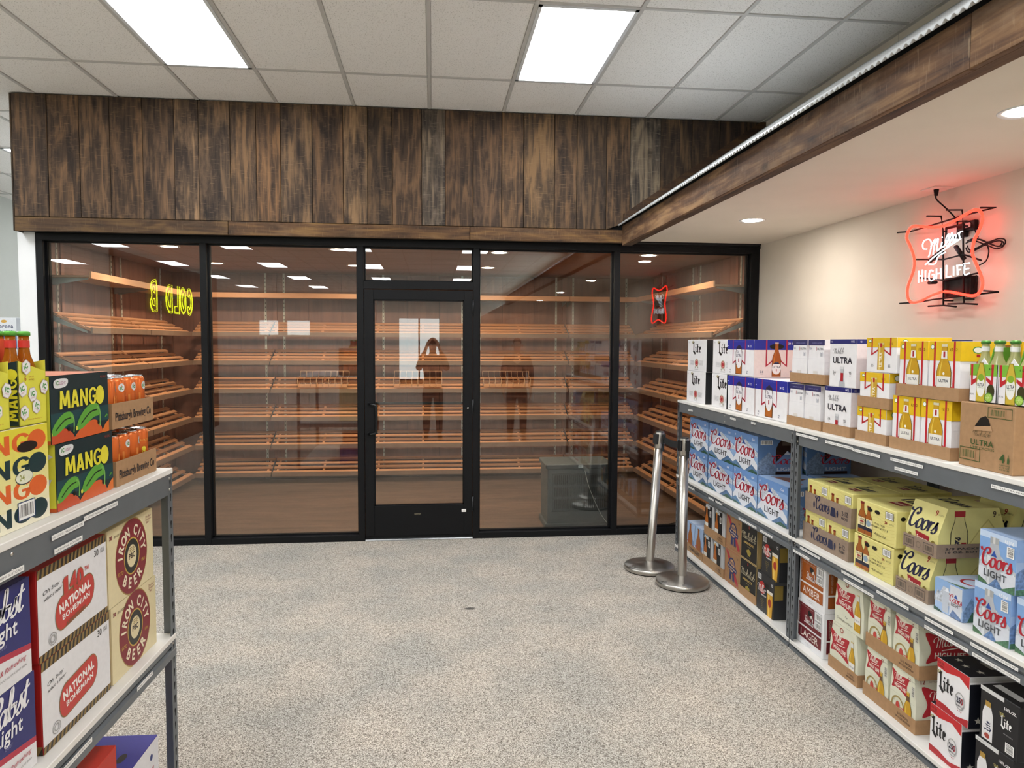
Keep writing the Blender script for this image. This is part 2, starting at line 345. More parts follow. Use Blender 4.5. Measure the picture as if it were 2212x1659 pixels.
class Art:
    """flat printing laid on one face of a package; the frame maps (u, v, n) to local space"""
    def __init__(s, frame): s.fr = frame; s.mb = MB(); s.n = 0.0009
    def up(s): s.n += 0.00010
    clip = None
    def raw(s, vs, fs, mat):
        if s.clip:
            x0, x1, y0, y1 = s.clip
            if any(u < x0 or u > x1 or v < y0 or v > y1 for u, v in vs):
                nv, nf = [], []
                for f in fs:
                    pl = [vs[i] for i in f]
                    for ax, lim, sg in ((0, x0, 1), (0, x1, -1), (1, y0, 1), (1, y1, -1)):
                        out = []
                        for a, b in zip(pl, pl[1:] + pl[:1]):
                            da, db = (a[ax] - lim) * sg, (b[ax] - lim) * sg
                            if da >= 0: out.append(a)
                            if (da >= 0) != (db >= 0):
                                t = da / (da - db); out.append((a[0] + (b[0] - a[0]) * t, a[1] + (b[1] - a[1]) * t))
                        pl = out
                        if len(pl) < 3: break
                    if len(pl) >= 3: nf.append(list(range(len(nv), len(nv) + len(pl)))); nv += pl
                vs, fs = nv, nf
                if not fs: return
        ff = []
        for f in fs:
            A = sum(vs[f[i - 1]][0] * vs[f[i]][1] - vs[f[i]][0] * vs[f[i - 1]][1] for i in range(len(f)))
            ff.append(f if A > 0 else list(f)[::-1])
        s.mb.add([s.fr(u, v, s.n) for u, v in vs], ff, mat)
    def put(s, vs, fs, mat): s.raw(vs, fs, mat); s.up()
    def poly(s, pts, h): s.put(pts, [list(range(len(pts)))], INK(h))
    def rect(s, x0, y0, x1, y1, h): s.poly([(x0, y0), (x1, y0), (x1, y1), (x0, y1)], h)
    def frame_rect(s, x0, y0, x1, y1, t, h):
        for a in ((x0, y0, x1, y0 + t), (x0, y1 - t, x1, y1), (x0, y0, x0 + t, y1), (x1 - t, y0, x1, y1)): s.rect(*a, h)
    def ell(s, x, y, rx, ry, h, n=20, rot=0):
        s.poly([(x + rx * cos(t) * cos(rot) - ry * sin(t) * sin(rot), y + rx * cos(t) * sin(rot) + ry * sin(t) * cos(rot)) for t in [2 * pi * i / n for i in range(n)]], h)
    def ring(s, x, y, rx, ry, w, h, n=24):
        vs = []
        for i in range(n):
            t = 2 * pi * i / n; vs += [(x + rx * cos(t), y + ry * sin(t)), (x + (rx - w) * cos(t), y + (ry - w) * sin(t))]
        s.put(vs, [[2 * i, (2 * i + 2) % (2 * n), (2 * i + 3) % (2 * n), 2 * i + 1] for i in range(n)], INK(h))
    def text(s, t, x, y, H, h, al='l', bold=0.0, shear=0.0, W=None, rot=0.0, sx=1.0, arc=None):
        vs, fs, wd = glyphs(t, bold, shear); k = H / 0.72; kx = k * sx
        if W: kx = W / max(wd, 1e-6)
        dx = {'l': 0, 'c': -wd * kx / 2, 'r': -wd * kx}[al]; c, sn = cos(rot), sin(rot)
        out = []
        for a, b in vs:
            p, q = a * kx + dx, b * k
            if arc: q += arc * (1 - (2 * p / (wd * kx)) ** 2)
            out.append((x + p * c - q * sn, y + p * sn + q * c))
        s.put(out, fs, INK(h))
    def arctext(s, t, x, y, r, H, h, a0, a1, bold=0.02, flip=False, sx=1.0):
        n = len(t)
        for i, ch in enumerate(t):
            if ch == ' ': continue
            a = a0 + (a1 - a0) * i / max(1, n - 1)
            s.text(ch, x + r * cos(a), y + r * sin(a), H, h, 'c', bold, rot=(a - pi / 2) if not flip else (a + pi / 2), sx=sx); s.n -= 0.00010
        s.up()
    def ribbon(s, path, w, h, nib=None, closed=False):
        path = [Vector((p[0], p[1])) for p in path]; n = len(path); vs = []; mat = INK(h)
        for i, p in enumerate(path):
            t = path[min(i + 1, n - 1)] - path[max(i - 1, 0)]
            if t.length < 1e-9: t = Vector((1, 0))
            t.normalize(); d = Vector((-t.y, t.x)) * w / 2
            if nib:
                e = Vector(nib); 
                if e.dot(d) < 0: e = -e
                d = d + e * abs(t.x * nib[1] - t.y * nib[0]) / hypot(*nib)
            vs += [p + d, p - d]
        s.raw([(a.x, a.y) for a in vs], [[2 * i, 2 * i + 1, 2 * i + 3, 2 * i + 2] for i in range(n - 1)], mat); s.n += 0.00004 if nib else 0.00010
    def script(s, t, x, y, X, h, w=0.16, slant=0.18, rot=0.0, table=SCR, nib=None, sx=1.0, W=None):
        """X is the x-height in metres; strokes are drawn with a slanted pen"""
        if table is SCR and any(ch not in SCR and ch != ' ' for ch in t):
            s.text(t, x, y, X * 1.45, h, 'l', .0, .35, W=W, rot=rot); return
        if W: 
            tot = sum((table.get(c, SCR['n'])[1] if c != ' ' else .5) for c in t); sx = W / (tot * X)
        cx = 0; c, sn = cos(rot), sin(rot); w = w * min(1.0, sx * 1.1)
        for ch in t:
            if ch == ' ': cx += 0.5; continue
            g, adv = table.get(ch, SCR['n'])
            if table is GOTH:
                for st in g:
                    qq = []
                    for (a, b) in st:
                        p = (cx + a) * X * sx; q = b * X; qq.append((x + p * c - q * sn, y + p * sn + q * c))
                    s.poly(qq, h); s.n -= 0.00010
                if ch == 'e':
                    s.n += .00004
                cx += adv; continue
            for st in g:
                pp = []
                for (a, b) in (cr(st, 4) if table is SCR else st):
                    p = (cx + a + b * slant) * X * sx; q = b * X; pp.append((x + p * c - q * sn, y + p * sn + q * c))
                s.ribbon(pp, w * X * (0.38 if table is SCR else 0.5), h, nib=(w * X * .30, w * X * .12) if table is SCR else (w * X * .34, w * X * .22))
            cx += adv
        s.up(); return cx * X * sx
    def bars(s, x, y, w_, h_, bg='f4f4f2', fg='222222', n=18, vert=False):
        s.rect(x, y, x + w_, y + h_, bg); r = random.Random(3)
        if not vert:
            px = x + w_ * .08
            while px < x + w_ * .9:
                b = w_ * r.choice((.015, .025, .04)); s.rect(px, y + h_ * .15, px + b, y + h_ * .88, fg); s.n -= .00010; px += b + w_ * r.choice((.02, .03, .045))
        else:
            py = y + h_ * .08
            while py < y + h_ * .9:
                b = h_ * r.choice((.015, .025, .04)); s.rect(x + w_ * .12, py, x + w_ * .88, py + b, fg); s.n -= .00010; py += b + h_ * r.choice((.02, .03, .045))
        s.up()
    def bottle(s, x, y, H, body, label='f2efe6', cap='c8a96a', neck=None, dark=None, lab=(.12, .42), wk=1.0, hi=None):
        """long-neck bottle silhouette, base at (x, y)"""
        w_ = H * .135 * wk
        def sil(f):
            pr = [(1, 0), (1, .5), (.85, .6), (.5, .72), (.38, .80), (.36, .95), (.42, .96), (.42, 1.0)]
            return [(x + w_ * a * f, y + H * b) for a, b in pr] + [(x - w_ * a * f, y + H * b) for a, b in pr[::-1]]
        if dark: s.poly(sil(1.08), dark)
        s.poly(sil(1.0), body)
        if hi: s.poly([(x - w_ * .7, y + H * .06), (x - w_ * .45, y + H * .06), (x - w_ * .45, y + H * .52), (x - w_ * .22, y + H * .72), (x - w_ * .3, y + H * .72), (x - w_ * .7, y + H * .5)], hi)
        if neck: s.poly([(x - w_ * .45, y + H * .74), (x + w_ * .45, y + H * .74), (x + w_ * .38, y + H * .88), (x - w_ * .38, y + H * .88)], neck)
        s.rect(x - w_ * .42, y + H * .955, x + w_ * .42, y + H, cap)
        if label: s.rect(x - w_ * .98, y + H * lab[0], x + w_ * .98, y + H * lab[1], label)
    def build(s, name, parent): return s.mb.mesh(name)

# frames for a package of size w (along shelf) x d (deep) x h, origin at its lower front left corner
def F_front(w, d, h): return lambda u, v, n: (u, -n, v)
def F_right(w, d, h): return lambda u, v, n: (w + n, u, v)
def F_left(w, d, h): return lambda u, v, n: (-n, d - u, v)
def F_top(w, d, h): return lambda u, v, n: (u, v, h + n)

class Pack:
    """a carton built once: body mesh + printed faces; placed as many times as needed"""
    def __init__(s, name, w, d, h, body, cat='carton', shape='box', t=0.0, bv=0.0025):
        s.name, s.w, s.d, s.h, s.cat = name, w, d, h, cat; s.parts = []
        mb = MB()
        if shape == 'box': mb.cbox(0, 0, 0, w, d, h, body, bv)
        elif shape == 'taper':      # bottle pack: shoulders slope in above mid height
            m = .5 * h; mb.prism([(0, 0), (w, 0), (w, m), (w - t, h), (t, h), (0, m)], 1, 0, d, body)
        elif shape == 'gable':      # front and back lean in above mid height
            m = .45 * h; mb.prism([(0, 0), (d, 0), (d, m), (d - t, h), (t, h), (0, m)], 0, 0, w, body)
        s.body = mb.mesh(name + '_body')
        s.t = t; s.shape = shape
    def F(s, side):
        w, d, h, t = s.w, s.d, s.h, s.t; m = (.5 if s.shape == 'taper' else .45) * h
        if side == 'front':
            if s.shape == 'gable': return lambda u, v, n: (u, -n + (max(0, v - m) / (h - m)) * t, v)
            return F_front(w, d, h)
        if side == 'right':
            if s.shape == 'taper': return lambda u, v, n: (w + n + .001 - (max(0, v - m) / (h - m)) * t, u, v)
            return F_right(w, d, h)
        if side == 'left':
            return F_left(w, d, h)
        return F_top(w, d, h)
    def art(s, side, fn, **k):
        a = Art(s.F(side)); W = s.w if side in ('front', 'top') else s.d; H = s.d if side == 'top' else s.h
        a.clip = (0.0005, W - .0005, 0.0005, H - .0005); fn(a, W, H, **k); s.parts.append(('printed_%s_panel' % {'front': 'front', 'right': 'side', 'left': 'side', 'top': 'top'}[side], a.mb.mesh('print_' + s.name)))
        return s
    def part(s, name, mb): s.parts.append((name, mb.mesh(name))); return s
    def place(s, loc, rz, label, group, jit=0.0, cat=None):
        o = link(s.body, s.name, label=label, cat=cat or s.cat, group=group, loc=loc, rz=rz + jit)
        for n, me in s.parts: link(me, n, parent=o)
        return o
# ================================================================== SETTING
YG = 6.1625      # front face of the shop-front frames
CEIL = 3.61
# floor
mb = MB(); mb.box(-10.5, -16, -0.1, 3.05, YG + 0.05, 0, M_CARPET); mb.box(-10.5, YG + 0.05, -0.1, -3.2, 14, 0, M_CARPET)
mb.build('floor', kind='structure')
mb = MB(); mb.box(-3.2, YG + 0.05, -0.1, 3.05, 9.3, 0.0, M_VINYL)
mb.build('floor_inner', kind='structure', label='brown wood-look plank floor inside the glass room')
# ceiling: grid and tiles
ceil = MB().box(-10.6, -16.1, CEIL + 0.05, 3.1, 14.1, CEIL + 0.12, M_WHITE).build('ceiling', kind='structure')
GX0, GY0, T2, T4 = -0.0231, 5.3365, 0.6096, 1.2192
M_TBAR = P('c9c7c3', 0.5, 0, 0.02, 6)
rows = [(GY0 + T4 * j, GY0 + T4 * (j + 1)) for j in range(-18, 8)]
lights = set()
for ix in (-13, -9, -5, -1 - 0, 3):
    pass
LX = [GX0 + T2 * k for k in (-14, -10, -7, -3, 1)]
LX = [GX0 + T2 * k for k in (-15, -11, -7, -3, 1)]
light_cells = set()
for j in range(-16, 6, 3):
    for k in (-15, -11, -7, -3, 1): light_cells.add((k, j - 1 + 1))
# the two fittings in view fill the cells whose far edge is GY0
def cell(k, j): return GX0 + T2 * k, GY0 + T4 * j, GX0 + T2 * (k + 1), GY0 + T4 * (j + 1)
light_cells = {(k, j) for k in (-15, -11, -7, -3, 1) for j in (-16, -13, -10, -7, -4, -1, 2, 5)}  # unseen panel farthest back beside the left wall is added to brighten that wall
field = MB(); tile_cache = None
def tile_mesh():
    g = 0.012; mb = MB(); mb.cbox(g, g, 0.006, T2 - g, T4 - g, 0.022, M_TILE, 0.004); return mb.mesh('ceiling_tile')
TM = tile_mesh()
TMn = MB().cbox(.012, .012, .006, 2.822 - (GX0 + T2 * 4), T4 - .012, .022, M_TILE, .004).mesh('ceiling_tile_narrow')
for k in range(-17, 5):
    for j in range(-18, 7):
        x0, y0, x1, y1 = cell(k, j)
        if (k, j) in light_cells: continue
        if x0 > 2.8: continue
        inview = (x0 > -6.0 and y0 > 1.5 and not (y0 > 6.0 and x0 > -3.3)) and not (x0 < -3.3 and y0 < 3)
        if y0 > 6.0 and x0 > -3.4: continue
        if inview:
            o = link(TM if x1 < 2.85 else TMn, 'ceiling_tile', parent=ceil); o.location = (x0, y0, CEIL + rnd.uniform(0, 0.0015))
        else: field.box(x0 + .012, y0 + .012, CEIL + .006, min(x1 - .012, 2.82), y1 - .012, CEIL + .02, M_TILE)
field.build('ceiling_tile_field', parent=ceil, kind='stuff')
# edge pieces along the right wall and a half row at the bulkhead
for k in range(-17, 5):
    x0 = GX0 + T2 * k
# runners
for k in range(-17, 6):
    x = GX0 + T2 * k
    if x > 2.83: continue
    MB().box(x - .012, -16, CEIL, x + .012, 14 if x < -3.25 else 6.05, CEIL + .012, M_TBAR).build('ceiling_runner', parent=ceil)
for j in range(-17, 8):
    y = GY0 + T4 * j
    MB().box(-10.4, y - .011, CEIL + .0006, 2.85 if y < 6.05 else -3.25, y + .011, CEIL + .012, M_TBAR).build('ceiling_runner', parent=ceil)
MB().box(2.82, -16, CEIL - .001, 2.85, 6.05, CEIL + .012, M_TBAR).build('ceiling_runner', parent=ceil)

M_DIFF = EM('troffer_lens', (0.965, 0.985, 1.0), PANEL_E)
M_TROF = P('dfe2e4', 0.4)
LABELS_L = {(-3, -1): 'large lit ceiling panel over the left half, cut by the top of the photo', (1, -1): 'large lit ceiling panel right of centre, wholly in view',
            (-7, 2): 'lit ceiling panel behind the left end of the wooden bulkhead'}
def troffer(k, j):
    x0, y0, x1, y1 = cell(k, j)
    lab = LABELS_L.get((k, j), 'reflected ceiling panel, %s row from the glass, %s column from the right' % ({5: 'unseen far left', 2: 'far left', -1: 'first', -4: 'second', -7: 'third', -10: 'fourth', -13: 'fifth', -16: 'sixth'}[j], {1: 'first', -3: 'second', -7: 'third', -11: 'fourth', -15: 'fifth'}[k]))
    o = empty('ceiling_light', loc=(x0, y0, CEIL), label=lab, cat='ceiling light', group='fluorescent panels in the tiled ceiling')
    mb = MB(); g = .013
    for a in ((g, g, T2 - g, g + .022), (g, T4 - g - .022, T2 - g, T4 - g), (g, g, g + .022, T4 - g), (T2 - g - .022, g, T2 - g, T4 - g)):
        mb.box(a[0], a[1], -.003, a[2], a[3], .03, M_TROF)
    mb.build('light_frame', parent=o)
    MB().box(g + .02, g + .02, .004, T2 - g - .02, T4 - g - .02, .02, M_DIFF).build('diffuser', parent=o)
for (k, j) in sorted(light_cells):
    x0, y0, x1, y1 = cell(k, j)
    if y0 > 5.5 and x0 > -3.4: continue
    if x1 > 2.9 or y1 > 14 or y0 < -16: continue
    troffer(k, j)

# walls
MB().box(2.89, -16, 0, 3.0, YG + .06, 2.62, M_WALLR).box(2.9, YG + .06, 0, 3.0, 9.3, 3.7, M_WALLR).build('wall_right', kind='structure')
MB().box(2.85, -16, 3.30, 3.0, 6.05, CEIL + .02, M_WALLR).box(2.8495, 4.25, 3.4, 2.85, 4.252, CEIL, P('a9a297', .9)).build('wall_right_upper', kind='structure')
MB().box(-5.9, 5.2, 0, -5.72, 14, CEIL + .03, M_GREYWALL).build('wall_left', kind='structure')
MB().box(-10.6, -16, 0, -10.4, 14, CEIL + .03, M_GREYWALL).build('wall_left_far', kind='structure')
MB().box(-10.5, 13.9, 0, -3.2, 14.1, CEIL + .03, M_GREYWALL).build('wall_back_far', kind='structure')
# wall behind the camera with a band of windows
wb = MB(); segs = [(-10.5, -6.6), (-5.88, -5.56), (-4.70, -1.30), (0.25, 3.05)]
for a, b in segs: wb.box(a, -16.1, 0, b, -15.95, CEIL + .03, M_GREYWALL)
for a, b in [(-6.6, -5.88), (-5.56, -4.70)]: wb.box(a, -16.1, 0, b, -15.95, 1.95, M_GREYWALL).box(a, -16.1, 2.5, b, -15.95, CEIL + .03, M_GREYWALL)
wb.box(-1.30, -16.1, 2.62, 0.25, -15.95, CEIL + .03, M_GREYWALL).box(-.56, -16.1, 0, -.50, -15.95, 2.62, M_BLACK).box(-1.30, -16.1, 0, .25, -15.95, .25, M_BLACK)
wb.build('wall_behind', kind='structure')
MB().box(-3.28, 6.165, 0, -3.15, 14, CEIL + .03, M_WHITE).build('wall_jamb', kind='structure', label='white painted wall end at the left of the glass front')
# soffit over the right-hand racks
MB().box(1.64, -16, 2.577, 2.95, YG + .05, 2.60, M_WALLR).build('ceiling_soffit', kind='structure', label='low plastered ceiling over the right-hand shelves')
# beam along the soffit edge
beam = empty('trim_1', kind='structure', label='reclaimed wood beam along the edge of the low ceiling')
ys = [(-3.5, -1.4), (-1.397, 2.05), (2.053, 6.045)]
for (a, b) in ys:
    c = 0.8 + rnd.random() * .35
    MB().cbox(1.605, a, 2.533, 1.63, b, 2.700, M_BARNY, .003).build('beam_board', parent=beam, color=(c, c, c))
MB().cbox(1.63, -3.5, 2.535, 1.69, 6.045, 2.575, M_BARNY, .003).build('beam_underside', parent=beam, color=(.45, .4, .36))  # tint darkened to paint in the shadow along the beam's bottom edge
# corrugated roof above the beam, sloping up to the wall
roofm = P('cfd3d6', 0.35, 0.35, 0.03, 3)
mb = MB(); vs = []; fs = []; n = 0; per = 0.037
Y = -3.0; rows_y = []
while Y < 6.04: rows_y.append(Y); Y += per / 8
nx = 6
for y in rows_y:
    dz = 0.0065 * cos(2 * pi * y / per)
    for i in range(nx + 1):
        t = i / nx; x = 1.565 + (2.855 - 1.565) * t; z = 2.697 + (3.560 - 2.697) * t + dz
        vs.append((x, y, z))
for a in range(len(rows_y) - 1):
    for i in range(nx):
        p = a * (nx + 1) + i; fs.append([p, p + 1, p + nx + 2, p + nx + 1])
me = bpy.data.meshes.new('roof'); me.from_pydata(vs, [], fs); me.materials.append(roofm)
me.polygons.foreach_set('use_smooth', [True] * len(fs)); me.update()
ro = link(me, 'corrugated_roof', kind='structure', label='white corrugated metal roof edge above the beam')
md = ro.modifiers.new('s', 'SOLIDIFY'); md.thickness = 0.004; md.offset = 1
MB().box(1.64, -3.5, 2.60, 1.68, 6.045, 2.742, M_SHADOW).build('roof_gap_shade', kind='structure')  # near-black strip standing in for the shaded gap between roof edge and beam

# ------------------------------------------------------------------ wooden bulkhead
bulk = empty('wall_back', kind='structure', label='bulkhead of upright reclaimed boards above the glass front')
MB().box(-3.225, 6.075, 2.565, 2.86, 6.30, CEIL + .01, M_SHADOW).build('backing', parent=bulk)
PX = [-3.232, -2.977, -2.743, -2.519, -2.273, -2.034, -1.849, -1.607, -1.405, -1.215, -0.968, -0.722, -0.526, -0.328, -0.088, 0.105, 0.334, 0.573, 0.757, 1.017, 1.209, 1.464, 1.667, 1.931, 2.208, 2.455, 2.692, 2.86]
TINT = [(.72, .62, .55), (.85, .7, .56), (.75, .64, .56), (.8, .66, .54), (.72, .62, .56), (1.15, 1.05, .95), (.8, .72, .66), (.85, .72, .58), (.95, .74, .54), (.9, .8, .7), (.75, .62, .52), (1.1, 1.0, .88), (.62, .54, .46), (.78, .66, .58), (.95, 1.05, 1.2), (.7, .58, .5), (.72, .6, .52), (.8, .66, .52), (.9, .78, .6), (.72, .6, .48), (.62, .54, .46), (.75, .64, .54), (1.05, 1.2, 1.4), (.6, .52, .44), (.5, .42, .36), (.5, .4, .34), (.42, .36, .32)]
for i in range(len(PX) - 1):
    f = 6.047 + rnd.uniform(-.003, .004); zt = CEIL - .002
    x0, x1 = PX[i] + .002, PX[i + 1] - .002; zb = 2.668
    zr = lambda x: 2.70 + (x - 1.56) * .669 - .03
    mb = MB()
    if x1 < 1.55: mb.cbox(x0, f, zb, x1, 6.075, zt, M_BARN, .0025)
    else:
        pts = [(x0, max(zb, zr(x0))), (x1, max(zb, zr(x1))), (x1, zt), (x0, zt)]
        mb.prism(pts, 1, f, 6.075, M_BARN)
    mb.build('board', parent=bulk, color=TINT[i])
for a, b, c in [(-3.232, -1.633, (.62, .58, .52)), (-1.629, 0.306, (.95, .85, .7)), (0.310, 1.612, (.95, .85, .68))]:
    MB().cbox(a, 6.04 + rnd.uniform(0, .003), 2.556, b, 6.075, 2.664, M_BARNX, .003).build('ledger_board', parent=bulk, color=c)
MB().cbox(-3.245, 6.045, 2.556, -3.233, 6.30, CEIL - .002, M_BARN, .002).build('end_board', parent=bulk, color=(.35, .32, .3))
# raking board that follows the roof
mb = MB(); mb.prism([(1.612, 2.705), (2.855, 3.536), (2.855, 3.605), (2.80, 3.605), (1.612, 2.80)], 1, 6.018, 6.044, M_BARNX)
mb.build('raking_board', parent=bulk, color=(.5, .42, .36))

# ------------------------------------------------------------------ shop front
fr = empty('trim_2', kind='structure', label='black aluminium frame of the glass front')
def bar(name, x0, z0, x1, z1, y0=YG, y1=YG + .114):
    mb = MB(); mb.cbox(x0, y0, z0, x1, y1, z1, M_BLACK, .0015); return mb.build(name, parent=fr)
bar('head_rail', -3.148, 2.503, 2.905, 2.560)
MB().box(-3.148, YG + .012, 2.56, 2.905, YG + .10, 2.60, M_BLACK).build('head_cover', parent=fr)
MB().box(1.62, YG - .012, 2.545, 2.905, YG + .10, 2.576, M_BLACK).build('head_cover', parent=fr)
VB = [(-3.148, -3.094), (-1.893, -1.842), (-0.628, -0.577), (0.345, 0.396), (1.573, 1.624), (2.812, 2.905)]
for a, b in VB: bar('mullion', a, 0, b, 2.503)
for (a, b) in [(-3.094, -1.893), (-1.842, -0.628), (0.396, 1.573), (1.624, 2.812)]: bar('sill_rail', a, 0, b, .052)
bar('transom_bar', -.577, 2.150, .345, 2.216)
def pane(idx, x0, z0, x1, z1):
    w_ = empty('window_%d' % idx, kind='structure', loc=(0, 0, 0))
    gy = YG + .062
    MB().box(x0, gy, z0, x1, gy + .008, z1, M_GLASS).build('glass_pane', parent=w_)
    mb = MB(); t = .012
    for a in ((x0, z0, x1, z0 + t), (x0, z1 - t, x1, z1), (x0, z0, x0 + t, z1), (x1 - t, z0, x1, z1)):
        mb.box(a[0], gy - .012, a[1], a[2], gy - .001, a[3], M_BLACK)
    mb.build('glazing_bead', parent=w_)
    mb = MB()
    for a in ((x0, z0, x1, z0 + t * .8), (x0, z1 - t * .8, x1, z1), (x0, z0, x0 + t, z1), (x1 - t, z0, x1, z1)):
        mb.box(a[0], gy + .009, a[1], a[2], gy + .045, a[3], M_BLACK)
    mb.build('inner_bead', parent=w_)
pane(1, -3.094, .052, -1.893, 2.503); pane(2, -1.842, .052, -.628, 2.503); pane(3, -.577, 2.216, .345, 2.503)
pane(4, .396, .052, 1.573, 2.503); pane(5, 1.624, .052, 2.812, 2.503)
# door
d = empty('door_1', kind='structure', label='black framed glass door with a tubular pull handle')
y0, y1 = YG + .004, YG + .050
def db(name, x0, z0, x1, z1): MB().cbox(x0, y0, z0, x1, y1, z1, M_BLACK, .0015).build(name, parent=d)
db('stile', -.573, .040, -.497, 2.144); db('stile', .267, .040, .341, 2.144)
db('top_rail', -.497, 2.062, .267, 2.144); db('bottom_rail', -.497, .040, .267, .300)
gl = MB().box(-.497, YG + .024, .30, .267, YG + .032, 2.062, M_GLASS).build('glass_pane', parent=d)
mb = MB()
for a in ((-.497, .300, .267, .312), (-.497, 2.05, .267, 2.062), (-.497, .3, -.486, 2.062), (.256, .3, .267, 2.062)): mb.box(a[0], YG + .012, a[1], a[2], YG + .023, a[3], M_BLACK)
mb.build('glazing_bead', parent=d)
MB().cbox(-.575, YG - .012, 0, .343, YG + .09, .014, P('c2c6ca', .35, .8), .003).build('threshold', parent=d)
MB().box(-.573, YG + .02, .014, .341, YG + .07, .04, M_SHADOW).build('door_sweep', parent=d)
mb = MB(); hx = -.535
pts = [(hx, y0, 1.178), (hx + .02, y0 - .045, 1.178), (hx + .055, y0 - .062, 1.170), (hx + .062, y0 - .065, 1.14), (hx + .062, y0 - .065, .97), (hx + .055, y0 - .062, .935), (hx + .02, y0 - .045, .925), (hx, y0, .925)]
mb.tube(cr(pts, 4), .0115, P('0c0d0f', .25), 10)
mb.lathe([(.018, 0), (.018, .004), (.012, .006)], 0, 0, M_BLACK, 12, M=Matrix.Translation((hx, y0, 1.178)) @ Matrix.Rotation(pi / 2, 4, 'X'))
mb.lathe([(.018, 0), (.018, .004), (.012, .006)], 0, 0, M_BLACK, 12, M=Matrix.Translation((hx, y0, .925)) @ Matrix.Rotation(pi / 2, 4, 'X'))
mb.build('door_handle', parent=d)
mb = MB(); mb.box(-.50, YG + .10, 1.165, .30, YG + .125, 1.185, P('0c0d0f', .3)); mb.box(-.50, y1, 1.16, -.485, YG + .11, 1.19, M_BLACK); mb.box(.285, y1, 1.16, .30, YG + .11, 1.19, M_BLACK)
mb.build('push_bar', parent=d)
for z in (1.94, 1.09, .245):
    mb = MB(); mb.lathe([(0, 0), (.008, 0), (.008, .125), (0, .125)], .3435, YG - .005, P('1a1c20', .4), 12, z); mb.build('hinge', parent=d)
a = Art(lambda u, v, n: (u, y0 - n, v))
a.rect(.247, .236, .286, .262, 'f0f0ee'); a.text('9000', .2665, .243, .006, '333333', 'c'); a.text('Kawneer', -.13, .223, .011, 'cfc3a0', 'c', .0, .3)
a.mb.build('door_sticker', parent=d)
MB().lathe([(0, 0), (.008, 0), (.008, .004), (0, .004)], 0, 0, M_STEEL, 12, M=Matrix.Translation((.30, y0 + .001, 1.14)) @ Matrix.Rotation(pi / 2, 4, 'X')).build('door_lock', parent=d)

# ------------------------------------------------------------------ the cedar room behind the glass
YB, XL, XR, ZI = 9.10, -3.12, 2.84, 2.532
def paneled(name, pts, horizontal, label):
    o = empty(name, kind='structure', label=label); return o
wb_ = empty('wall_inner_back', kind='structure', label='cedar panelled back wall of the glass room')
x = XL; MB().box(XL - .1, YB + .012, 0, XR + .1, YB + .06, ZI + .06, M_SHADOW).build('backing', parent=wb_)
while x < XR - .01:
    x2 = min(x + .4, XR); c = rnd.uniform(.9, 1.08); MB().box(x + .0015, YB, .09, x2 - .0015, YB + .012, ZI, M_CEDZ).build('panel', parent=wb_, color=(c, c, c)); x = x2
JX = [-1.92, -.72, .48, 1.675]
for xj in JX: MB().cbox(xj - .026, YB - .012, .09, xj + .026, YB, ZI, M_CEDZ, .002).build('batten', parent=wb_, color=(1.15, 1.1, 1.05))
MB().cbox(XL, YB - .014, 0, XR, YB, .09, P('4a3a30', .5), .002).build('plinth', parent=wb_)
def standard(par, M):
    mb = MB(); mt = P('b9b4a8', .6, .2); mb.box(-.012, -.008, .12, .012, 0, ZI, mt, M)
    z = .16
    while z < ZI - .05: mb.box(-.0035, -.0088, z, .0035, -.008, z + .018, M_SHADOW, M); z += .05
    mb.build('shelf_standard', parent=par)
for xj in JX + [XL + .36, XR - .36]:
    for dx in ((-.11, .11) if xj in JX else (0,)): standard(wb_, Matrix.Translation((xj + dx, YB, 0)))
for nm, X, sgn, lab in (('wall_inner_left', XL, 1, 'cedar panelled left wall of the glass room'), ('wall_inner_right', XR, -1, 'cedar panelled right wall of the glass room')):
    wl = empty(nm, kind='structure', label=lab); y = 6.285; xb = X - sgn * .02
    MB().box(min(xb, X - sgn * .04), 6.28, 0, max(xb, X - sgn * .05), YB + .05, ZI + .05, M_SHADOW).build('backing', parent=wl)
    while y < YB - .01:
        y2 = min(y + .4, YB); c = rnd.uniform(.9, 1.08)
        MB().box(min(X, xb), y + .0015, .09, max(X, xb), y2 - .0015, ZI, M_CEDZ).build('panel', parent=wl, color=(c, c, c)); y = y2
    for yj in (6.50, 7.55, 8.60): MB().cbox(min(X, X + sgn * .012), yj - .026, .09, max(X, X + sgn * .012), yj + .026, ZI, M_CEDZ, .002).build('batten', parent=wl, color=(1.15, 1.1, 1.05))
    MB().cbox(min(X, X + sgn * .014), 6.285, 0, max(X, X + sgn * .014), YB, .09, P('4a3a30', .5), .002).build('plinth', parent=wl)
    for yj in (6.42, 7.44, 7.66, 8.72): standard(wl, Matrix.Translation((X, yj, 0)) @ Matrix.Rotation(sgn * pi / 2, 4, 'Z'))
ci = empty('ceiling_inner', kind='structure', label='cedar board ceiling of the glass room')
y = 6.28; MB().box(XL - .1, 6.28, ZI + .012, XR + .1, YB + .06, ZI + .06, M_SHADOW).build('backing', parent=ci)
while y < YB - .01:
    y2 = min(y + 1.22, YB); MB().box(XL, y + .002, ZI, XR, y2 - .002, ZI + .012, mat_wood('cedar_ceiling', hexc('6e422c'), hexc('84523a'), hexc('935f44'), 0, 30, 2, .55, 0, .08, .5) if 'cc' not in MATS else MATS['cc']).build('ceiling_board', parent=ci); y = y2

